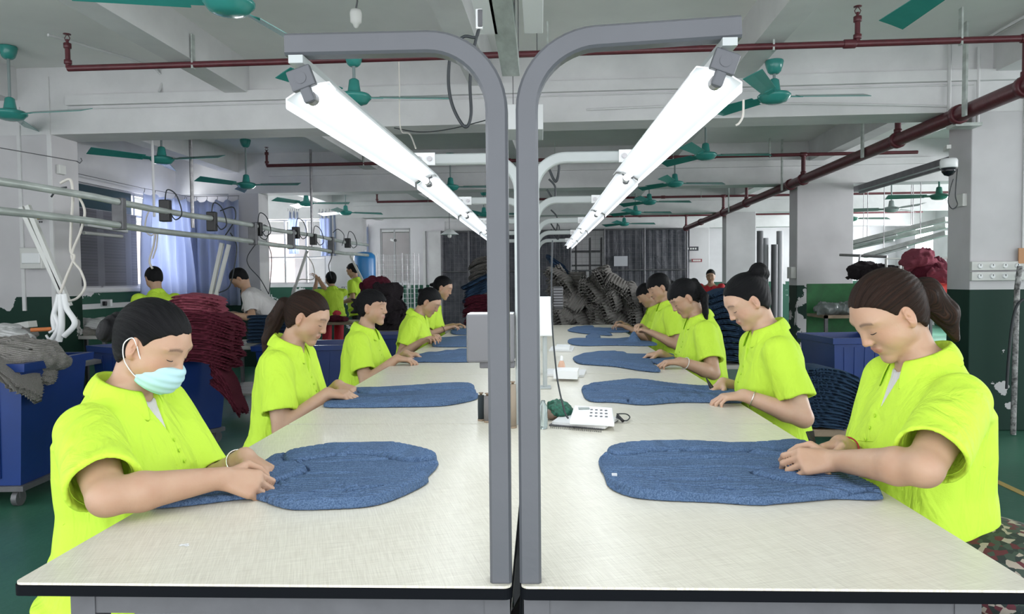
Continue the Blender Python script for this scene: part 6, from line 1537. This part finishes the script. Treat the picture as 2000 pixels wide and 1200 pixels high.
# white box unit with stand right of the post row
a = P(1066, 618, 3.1); q = empty('white_unit', at_(1066, 731), 'tall white box unit on a slim stand behind the near right post', 'electronic unit'); g = MB(); g.bevbox((a.x - .03, a.y - .03, a.z - .085), (a.x + .028, a.y + .03, a.z + .085), .006); g.build('case', M['white'], q)
g = MB(); g.tube([(a.x - .005, a.y, TZ + .004), (a.x - .005, a.y, a.z - .085)], .010, 10); g.build('stand', M['postw'], q); g = MB(); g.bevbox((a.x - .03, a.y - .04, TZ + .0005), (a.x + .02, a.y + .04, TZ + .006), .002); g.build('foot', M['postw'], q)
a = P(1090, 582, 3.15); q = empty('black_charger', a, 'black ribbed adapter hanging beside the white unit', 'adapter'); g = MB(); g.bevbox((a.x - .022, a.y - .02, a.z - .05), (a.x + .022, a.y + .02, a.z + .05), .005); g.build('case', M['black'], q)
for k in range(7): g = MB(); z = a.z - .036 + k * .012; g.box((a.x - .02, a.y - .0225, z), (a.x + .02, a.y - .0195, z + .005)); g.build('rib', M['darksteel'], q)
def cable(label, pts, r_=.003, mt='wireb'):
    pp = bez([P(*q_) for q_ in pts]); g = MB(); g.tube(pp, r_, 6); return tag(g.build('hanging_cable', M[mt], org=pp[0]), label, 'cable')
cable('thin black cable hanging from the posts to the white keypad device', [(1079, 470, 2.5), (1077, 560, 2.45), (1079, 640, 2.4), (1086, 720, 2.35), (1092, 760, 2.3), (1103, 805, 2.28), (1110, 818, 2.27)], .0028)
cable('dark cord looping through the near left arm', [(938, 20, 2.6), (932, 70, 2.6), (905, 72, 2.6), (882, 100, 2.6), (876, 160, 2.6), (885, 210, 2.6), (908, 248, 2.6), (920, 225, 2.6), (918, 160, 2.6), (925, 100, 2.6), (934, 60, 2.6)], .006)
cable('black cable hanging between the arms at right', [(1072, 330, 2.6), (1085, 355, 2.6), (1092, 330, 2.6), (1088, 300, 2.6)], .005)
for i, (px, py, Y) in enumerate(((1068, 400, 3.7), (1072, 460, 4.9), (1076, 478, 6.1))):
    cable('dark cable loop at the %s right post' % ['third', 'fourth', 'fifth'][i], [(px, py - 30, Y), (px + 14, py - 10, Y), (px + 16, py - 35, Y), (px + 4, py - 50, Y)], .005)
cable('thin drooping wire from the ceiling beam to the left arms', [(770, 250, 5.7), (820, 258, 5.6), (880, 252, 5.6), (960, 232, 5.6)], .004)
cable('white hooked wire right of the near right lamp', [(1452, 195, 3.2), (1451, 225, 3.2), (1444, 240, 3.2), (1437, 245, 3.2)], .005, 'wirew')
cable('long white cord from ceiling to the near left fixture', [(1050 / 3.53 + 480, 80, 5.0), (780, 160, 5.0), (782, 250, 5.0), (800, 262, 4.8), (812, 290, 4.6)], .005, 'wirew')
a = P(936, 38, 2.6); q = empty('plug_holder', a, 'white socket with plug on the beam above the left arm', 'socket'); g = MB(); g.bevbox((a.x - .012, a.y - .01, a.z - .035), (a.x + .012, a.y + .01, a.z + .035), .003); g.build('body', M['white'], q); g = MB(); g.bevbox((a.x - .004, a.y - .018, a.z - .03), (a.x + .013, a.y - .009, a.z + .03), .003); g.build('plug', M['tableleg'], q)
a = P(695, 30, 4.2); q = empty('bulb_holder', a, 'small white bulb holder hanging from the ceiling above the left arm', 'lamp holder')
g = MB(); g.lathe([(.001, -.075), (.012, -.07), (.02, -.05), (.033, -.04), (.036, .01), (.03, .03), (.001, .03)], a, 14); g.build('holder', M['offwhite'], q); g = MB(); g.tube([a + Vector((0, 0, .03)), a + Vector((.01, 0, .08)), Vector((a.x, a.y, CEIL))], .006, 6); g.build('hook', M['darksteel'], q)
# black thread snips in the right worker's hand
a = P(1577, 862, 1.70); q = empty('thread_snips', a, 'small black thread snips held by the nearest right worker', 'snips')
for s_ in (-1, 1):
    g = MB(); g.add([(a.x - .004, a.y + s_ * .002 - .004, a.z + .022 + s_ * .0), (a.x + .012, a.y + s_ * .004, a.z - .02), (a.x + .022, a.y + s_ * .004, a.z - .012), (a.x + .008 * (1 + s_), a.y + s_ * .003, a.z + .024), ] + [(a.x - .004, a.y + s_ * .002 - .001, a.z + .022), (a.x + .012, a.y + s_ * .004 + .003, a.z - .02), (a.x + .022, a.y + s_ * .004 + .003, a.z - .012), (a.x + .008 * (1 + s_), a.y + s_ * .003 + .003, a.z + .024)], [(0, 1, 2, 3), (7, 6, 5, 4), (0, 4, 5, 1), (1, 5, 6, 2), (2, 6, 7, 3), (3, 7, 4, 0)]); g.build('blade', M['black'], q)
a = P(1384, 748, 2.8); q = empty('thread_snips', a, 'small black thread snips held by the worker with the high bun', 'snips'); g = MB(); g.tube([a + Vector((-.01, 0, .02)), a + Vector((.012, 0, -.02))], [.002, .009], 6); g.build('blade', M['black'], q)

# ------------------------------------------------------------------ right side
a = P(1853, 322, 5.72); q = empty('dome_camera', a, 'white dome security camera with black glass on the near right column', 'camera')
g = MB(); g.lathe([(.001, .045), (.055, .045), (.062, .03), (.062, -.02), (.058, -.025), (.001, -.025)], a, 22); g.build('housing', M['white'], q)
g = MB(); g.lathe([(.001, -.09), (.03, -.08), (.048, -.055), (.052, -.025), (.001, -.025)], a, 22); g.build('dome', mat('black_dome', (.01, .01, .015), .08), q)
g = MB(); g.beam(a + Vector((.0, 0, .05)), a + Vector((.0, .0, .14)), .035, .035); g.beam(a + Vector((0, 0, .14)), (a.x + .05, 5.86, a.z + .14), .03, .03); g.build('bracket', M['offwhite'], q)
cable('black camera cable looping down to a socket on the near right column', [(1870, 330, 5.7), (1866, 380, 5.7), (1870, 400, 5.7), (1860, 408, 5.7), (1852, 395, 5.7), (1856, 370, 5.7), (1862, 350, 5.7)], .004)
a = P(1861, 388, 5.75); g = MB(MB_); g.bevbox((3.165, 5.95, a.z - .05), (3.2, 6.05, a.z + .05), .004); tag(g.build('junction_box', M['offwhite'], org=a), 'small white junction box under the dome camera', 'junction box')
for j, (py, lab) in enumerate(((520, 'upper'), (540, 'lower'))):
    a = P(1896, py, 5.755); b = P(2010, py, 5.755); q = empty('regulator_board', a, '%s row of white fan regulators on the near right column' % lab, 'switch panel', 'regulator rows on the right column')
    g = MB(); g.bevbox((a.x, a.y - .015, a.z - .034), (b.x + .1, a.y + .02, a.z + .034), .004); g.build('plate', M['offwhite'], q)
    for k in range(6):
        x = a.x + .06 + k * .095; g = MB(); g.tube([(x, a.y - .014, a.z), (x, a.y - .028, a.z)], [.022, .017], 14); kn = g.build('knob', M['white'], q)
        g = MB(); g.box((x - .002, a.y - .031, a.z), (x + .002, a.y - .028, a.z + .014)); g.build('pointer', M['black'], kn)
a = P(1990, 500, 5.735); g = MB(); g.box((a.x, a.y, a.z - .06), (a.x + .06, a.y + .01, a.z + .06)); tag(g.build('small_poster', mat('orange_poster', (.5, .25, .12), .6), org=a), 'small orange and red label at the right edge on the column', 'label')
a = P(1535, 533, 9.95); g = MB(MB_); g.bevbox((3.13, 10.12, a.z - .08), (3.2, 10.3, a.z + .08), .006); tag(g.build('junction_box', M['offwhite'], org=a), 'white switch box on the side of the second right column', 'junction box')
a = P(1610, 535, 10.0); g = MB(); hk = [P(1606, 515, 10.02), P(1606, 528, 10.02), P(1583, 552, 10.02), P(1620, 551, 10.02), P(1638, 540, 10.02), P(1608, 528, 10.02)]; g.tube(hk, .004, 5); tag(g.build('wire_hanger', M['offwhite'], org=a), 'wire coat hanger on the second right column', 'hanger')
a = P(1610, 518, 10.02); g = MB(); g.tube([(a.x, a.y, a.z), (a.x, a.y, 2.4)], .012, 6); tag(g.build('wall_conduit', M['beam'], org=a), 'thin white conduit down the second right column', 'conduit')
for px, py, w_, h_, col, lab in ((1352, 486, 24, 8, (.03, .03, .04), 'small dark sign on the white column by the dark partition'), (1361, 509, 20, 6, (.22, .04, .05), 'small red sign below the dark sign on the white column')):
    a = P(px, py, 18.25); s_ = 18.25 / 1400; g = MB(); g.box((a.x - w_ * s_ / 2, a.y, a.z - h_ * s_ / 2), (a.x + w_ * s_ / 2, a.y + .01, a.z + h_ * s_ / 2)); q = tag(g.build('wall_sign', mat('sign_%d' % px, col, .5), org=a), lab, 'sign')
    g = MB()
    for k in range(4): x = a.x - w_ * s_ * .36 + k * w_ * s_ * .19; g.box((x, a.y - .004, a.z - .02), (x + .04, a.y, a.z + .02))
    g.build('lettering', M['offwhite'], q)
# dark duct and unlit lamp rails in the right bay
g = MB(MB_); g.beam((4.08, 7.0, 2.44), (4.08, 10.3, 2.44), .13, .07); g.beam((3.95, 6.3, 2.35), (3.95, 9.9, 2.35), .03, .03); tag(g.build('grey_duct', M['darksteel'], org=B(4, 9, 2.44)), 'dark grey cable duct hung in the right bay beside the columns', 'duct')
for i, (a, b) in enumerate((((1650, 478, 11.5), (1850, 428, 9.8)), ((1640, 487, 11.8), (1850, 441, 10.0)), ((1690, 500, 11.0), (1850, 455, 9.6)))):
    q = empty('unlit_lamp_rail', P(*a), 'hanging rail of unlit tube lamps in the right bay, %s' % ['top', 'middle', 'lowest'][i], 'lamp', 'unlit lamp rails in the right bay'); g = MB(); g.beam(P(*a), P(*b), .07, .06); g.build('rail', M['galv'], q)
    for t in (.25, .7): c_ = P(*a).lerp(P(*b), t); g = MB(); g.tube([c_, Vector((c_.x, c_.y, CEIL))], .006, 5); g.build('suspension_wire', M['steel'], q)
    g = MB(); o = Vector((0, 0, -.045)); g.tube([P(*a).lerp(P(*b), .1) + o, P(*a).lerp(P(*b), .55) + o], .014, 8); g.build('tube', M['white'], q)
for i in range(4):
    px = 1484 + i * 14; a = P(px, 560, 12.8); g = MB(); g.tube([(a.x, a.y + .1 * (i % 2), 0.02), (a.x, a.y + .1 * (i % 2), 2.05 - .12 * (i % 3))], .055, 12); tag(g.build('fabric_roll', mat('roll_grey_%d' % (i % 2), ((.10, .10, .11), (.30, .30, .32))[i % 2], .6), org=(a.x, a.y, 0)), 'tall grey standing roll between the second and third right columns, %s' % ['first', 'second', 'third', 'fourth'][i], 'roll', 'grey rolls between the columns')
# red garment heap and clothes rack in the right bay
q0 = P(1790, 560, 7.6)
for k, (px, py, Y, rr_, mt_, lab) in enumerate(((1795, 510, 8.0, (.15, .14, .10), 'pinkk', 'rose garments heaped highest in the right bay'), (1812, 530, 8.0, (.17, .14, .12), 'burg', 'burgundy garments heaped below the rose ones in the right bay'), (1830, 545, 7.9, (.13, .14, .12), 'pinkk', 'rose garments beside the near right column'), (1815, 580, 7.6, (.22, .14, .14), 'redt', 'bright red cloth hanging in the right bay'), (1690, 530, 9.4, (.2, .15, .08), 'darkk', 'dark bundle at the left of the right bay'), (1735, 540, 9.2, (.30, .15, .11), 'darkk', 'dark bundle in the middle of the right bay'), (1765, 545, 9.0, (.12, .12, .11), 'whitek', 'grey white bundle in the right bay'))):
    M.setdefault('redt', mat('red_cloth_mat', (.55, .03, .02), .7)); blob('garment_heap', P(px, py, Y), rr_, mt_, 90 + k, .014, lab, 'garment heap', 'garments in the right bay', amp=.032, freq=26)
def wire_rack(label, x0, x1, y0, y1, z, zl=.8):
    q = empty('wire_rack', ((x0 + x1) / 2, y0, 0), label, 'rack')
    g = MB()
    for x in (x0, x1):
        for y in (y0, y1): g.tube([(x, y, 0), (x, y, z)], .015, 6)
    for y in (y0, y1): g.tube([(x0, y, z), (x1, y, z)], .012, 6); g.tube([(x0, y, zl), (x1, y, zl)], .012, 6)
    g.build('frame', M['offwhite'], q)
    g = MB(); n = 7
    for k in range(1, n): x = x0 + (x1 - x0) * k / n; g.tube([(x, y0, zl), (x, y0, z)], .006, 5)
    g.build('bars', M['offwhite'], q)
    g = MB(); g.box((x0, y0, zl - .02), (x1, y1, zl)); g.build('shelf', M['shelf'], q)
wire_rack('white barred rack beside the rose garments in the right bay', P(1772, 510, 8.4).x, P(1792, 510, 8.4).x + .05, 8.3, 8.9, P(1780, 503, 8.4).z)
wire_rack('white barred rack behind the near right column', P(1808, 510, 8.2).x, P(1860, 510, 8.2).x, 8.15, 8.7, P(1830, 505, 8.2).z)
small_table('long dark bench carrying the bundles in the right bay', P(1655, 560, 9.2).x, P(1855, 560, 9.2).x, 7.5, 9.6, .98, 'shelf')
g = MB(); g.tube([P(1640, 498, 9.8), P(1733, 502, 9.4)], .018, 8); g.tube([P(1680, 497, 9.6), P(1676, 530, 9.6)], .015, 8); tag(g.build('drying_pole', M['steel'], org=P(1680, 500, 9.6)), 'T-shaped grey pole standing in the right bay', 'pole')
# green cabinet shelf and bags by the columns
q = empty('open_shelf', (P(1625, 700, 7.5).x, 7.4, 0), 'green backed open shelf with plastic sheet behind the second right worker', 'shelf')
xa, xb = P(1596, 650, 7.4).x, P(1700, 650, 7.4).x
g = MB(); g.box((xa, 7.68, .05), (xb, 7.7, 1.16)); g.build('back_panel', mat('bright_green_board', (.01, .13, .03), .5, var=.4), q)
for z in (.1, .82): g = MB(); g.box((xa, 7.2, z), (xb, 7.68, z + .03)); g.build('shelf_board', M['wood'], q)
for x in (xa, xb - .03): g = MB(); g.box((x, 7.2, 0), (x + .03, 7.23, .85)); g.build('leg', M['tableleg'], q)
blob('plastic_bag', (P(1640, 605, 7.4).x, 7.4, .905), (.24, .14, .05), 'plast', 101, .01, 'clear crumpled plastic sheet on the green shelf', 'bag', amp=.02) if M.setdefault('plast', mat('dull_plastic_film', (.16, .18, .18), .2)) else None
blob('orange_bag', (P(1648, 730, 6.2).x, 6.2, .14), (.14, .12, .15), 'orb', 102, .01, 'orange brown bag on the floor at right', 'bag', amp=.015, freq=14, zf=F32(.003)) if M.setdefault('orb', mat('orange_brown_bag', (.30, .12, .02), .5)) else None
# blue jeans pile on a stool behind the second right worker
st_ = P(1600, 820, 3.9)
q = empty('work_stool', (st_.x, st_.y, 0), 'wooden stool under the dark blue garments behind the second right worker', 'stool'); g = MB(); g.bevbox((st_.x - .17, st_.y - .15, .40), (st_.x + .17, st_.y + .15, .44), .006); g.build('seat', M['wood'], q)
for sx_ in (-1, 1):
    for sy_ in (-1, 1): g = MB(); g.box((st_.x + sx_ * .14 - .02, st_.y + sy_ * .12 - .02, 0), (st_.x + sx_ * .14 + .02, st_.y + sy_ * .12 + .02, .40)); g.build('leg', M['wood'], q)
for k in range(9):
    place('d', 'navyk', 38, TR(st_.x - .02 + k * .012, st_.y, .445 + k * .030, .1, 0, .10 + k * .045, 1.0), 'dark blue garment draped in the pile on the stool behind the second right worker', 'garment', 'dark blue garments on the stool', sx=.44, sy=.30, sz=.05, curl=1.6, h=.007)
# dark blue garments behind the third right worker
c = P(1425, 640, 5.4)
for k in range(12): place('d', 'navyk', 38, TR(c.x + r.uniform(-.02, .02), c.y, .62 + k * .045, r.uniform(-.2, .2), 0, .1, .85), 'dark blue garment in the stack behind the worker with the side ponytail', 'garment', 'dark blue stack at right')
small_table('low table under the dark blue stack behind the third right worker', c.x - .25, c.x + .25, c.y - .2, c.y + .2, .60)
# stools under the workers
fl = bpy.data.materials.new('floral_cushion'); fl.use_nodes = True; nt = fl.node_tree; b_ = nt.nodes['Principled BSDF']; tc = nn(nt, 'ShaderNodeTexCoord'); vo = nn(nt, 'ShaderNodeTexVoronoi', i_Scale=75.0); nt.links.new(tc.outputs['Object'], vo.inputs['Vector'])
rp = nn(nt, 'ShaderNodeValToRGB'); rp.color_ramp.interpolation = 'CONSTANT'
els = rp.color_ramp.elements; els[0].color = (.02, .03, .03, 1); els[1].position = .75; els[1].color = (.35, .3, .26, 1)
e = els.new(.3); e.color = (.10, .02, .03, 1); e = els.new(.5); e.color = (.04, .06, .05, 1)
sp_ = nn(nt, 'ShaderNodeSeparateColor'); nt.links.new(vo.outputs['Color'], sp_.inputs[0]); nt.links.new(sp_.outputs[0], rp.inputs[0]); nt.links.new(rp.outputs[0], b_.inputs['Base Color']); b_.inputs['Roughness'].default_value = .8; M['floral'] = fl
def stool(key, cz=.40):
    p = PEOPLE[key][0]; x, y = WM[p].translation.x, WM[p].translation.y; side = 1 if key[0] == 'R' else -1
    nm = {'L1': 'nearest left', 'L2': 'second left', 'L3': 'third left', 'L4': 'fourth left', 'L5': 'farthest left', 'R1': 'nearest right', 'R2': 'second right', 'R3': 'third right', 'R4': 'fourth right', 'R5': 'farthest right'}[key]
    q = empty('stool', (x, y, 0), 'stool under the %s worker' % nm + (' with a dark floral cushion' if key == 'R1' else ''), 'stool', 'stools at the tables')
    g = MB(); xx = x + side * .03; g.bevbox((xx - .16, y - .17, cz - .04), (xx + .16, y + .17, cz), .01); g.build('seat', M['wood'], q)
    for a_ in (-1, 1):
        for c_ in (-1, 1): g = MB(); g.tube([(xx + a_ * .14, y + c_ * .15, 0), (xx + a_ * .12, y + c_ * .13, cz - .04)], .014, 8); g.build('leg', M['tableleg'], q)
    return q
for k in PEOPLE: stool(k)
p = P(1965, 1085, 1.55)
def cush(pp):
    d = ell(pp, (p.x + .03, p.y + .10, p.z - .06), (.19, .22, .10)); return d + noise3(pp, 5, 3, 20) * F32(.006)
tag(sdf_obj('floral_cushion', cush, (p.x - .25, p.y - .22, p.z - .25), (p.x + .3, p.y + .4, p.z + .15), .008, M['floral'], None, org=(p.x, p.y + .1, p.z - .1)), 'dark floral cushion on the chair behind the nearest right worker', 'cushion')
q = empty('chair', (p.x + .03, p.y + .10, 0), 'chair behind the nearest right worker under the floral cushion', 'chair')
g = MB(); g.bevbox((p.x - .14, p.y - .08, p.z - .20), (p.x + .2, p.y + .28, p.z - .165), .006); g.build('seat', M['wood'], q)
for a_ in (-.12, .16):
    for c_ in (-.06, .24): g = MB(); g.box((p.x + a_, p.y + c_, 0), (p.x + a_ + .03, p.y + c_ + .03, p.z - .2)); g.build('leg', M['tableleg'], q)
# under the near tables
for i, (px, w_, col, lab) in enumerate(((640, .16, (.10, .10, .10), 'dark box stored under the nearest left table'), (830, .14, (.16, .02, .07), 'magenta patterned bag stored under the nearest left table'), (1180, .2, (.02, .02, .025), 'black bag stored under the nearest right table'), (1330, .14, (.015, .08, .05), 'green bag stored under the nearest right table'))):
    a = P(px, 1150, 1.5); blob('stored_bag', (a.x, 1.5, .48), (w_, .2, .10), mat('bag_%d' % i, col, .6, var=.5, vs=30) and 'bag_%d' % i, 110 + i, .012, lab, 'bag', 'bags under the near tables', amp=.01) if M.setdefault('bag_%d' % i, mat('bag_%d' % i, col, .6, var=.5, vs=30)) else None
for sd in (-1, 1):
    x0, x1 = (XL0, XL1) if sd < 0 else (XR0, XR1); g = MB(); g.bevbox((x0 + .10 if sd < 0 else x0 + .035, 1.15, .35), (x1 - .035 if sd < 0 else x1 - .10, 2.2, .37), .003); tag(g.build('under_shelf', M['shelf'], org=((x0 + x1) / 2, 1.7, .35)), 'shelf board under the nearest %s table' % ('left' if sd < 0 else 'right'), 'shelf')
g = MB(); g.tube([(-.040, 1.12, .5), (-.040, 1.6, .72), (-.040, 2.2, .70)], .0035, 6); tag(g.build('gap_cable', M['wireb'], org=(-.04, 1.2, .6)), 'black cable hanging in the gap between the table rows', 'cable')

# ================================================================== people farther away
def bystander(label, hd, Y, heading, hp, wr_, wl_, pz_=.72, back=.08, h=.010, lean=.10, **k):
    hw = V3(P(hd[0], hd[1], Y)); F = norm([*heading, 0]); neck = hw - F * .05 - np.array([0, 0, .14]); pel = neck - F * lean; pel[2] = neck[2] - .48 if pz_ is None else pz_
    return make_person(label, hw, F, hp=hp, neck=neck, pelvis=pel, wr=V3(P(*wr_)), wl=V3(P(*wl_)), h=h, group='workers in the background', lash=False, **k)
short = dict(cones=[], line=.062)
bystander('person in neon polo shirt with short black hair bent over at the left window', (301, 545), 6.6, (-.75, .65), 35, (300, 600, 6.9), (275, 600, 6.6), .68, lean=.14, style=short, hscale=.95, girth=1.2, seed=61)
bystander('person in white tee bending over before the second left column', (468, 545), 7.4, (-.95, -.3), 50, (455, 612, 7.3), (450, 615, 7.1), .86, lean=.34, top='tee', collar=False, style=short, hscale=.95, seed=62, seat=False)
bystander('person in neon shirt and red apron reaching up at the far bright window', (646, 546), 9.8, (-.6, .8), 0, (622, 545, 9.9), (618, 550, 10.0), .80, lean=.02, bottoms='redap', style=short, seed=63, girth=.9, seat=False)
bystander('person in neon polo shirt with short hair beside the blue tank', (688, 529), 10.6, (-.9, .1), 25, (668, 590, 10.6), (665, 592, 10.4), .83, lean=.05, style=short, seed=64, girth=1.0, seat=False)
bystander('person in red shirt standing at the far right before the white column', (1388, 540), 11.5, (-.3, -.9), 15, (1380, 585, 11.2), (1395, 585, 11.2), .85, lean=.03, top='redshirt', collar=False, style=short, seed=65, seat=False)
a = P(1983, 600, 5.6); g = MB(); g.tube([(a.x, a.y, .01), (a.x + .01, a.y, 1.12), (a.x + .03, a.y, 1.3)], .02, 8); tag(g.build('floor_pipe', mat('peeling_pipe_paint', (.45, .44, .44), .6, var=.9, vs=30), org=(a.x, a.y, 0)), 'peeling white vertical pipe at the right edge before the column', 'pipe')
hose('black cable curving down at the right edge', [(1998, 585, 5.5), (1985, 600, 5.5), (1976, 640, 5.5), (1970, 700, 5.5), (1966, 760, 5.5)], .01, 'wireb', 'cables at the right edge', 'hanging_cable', 'cable')
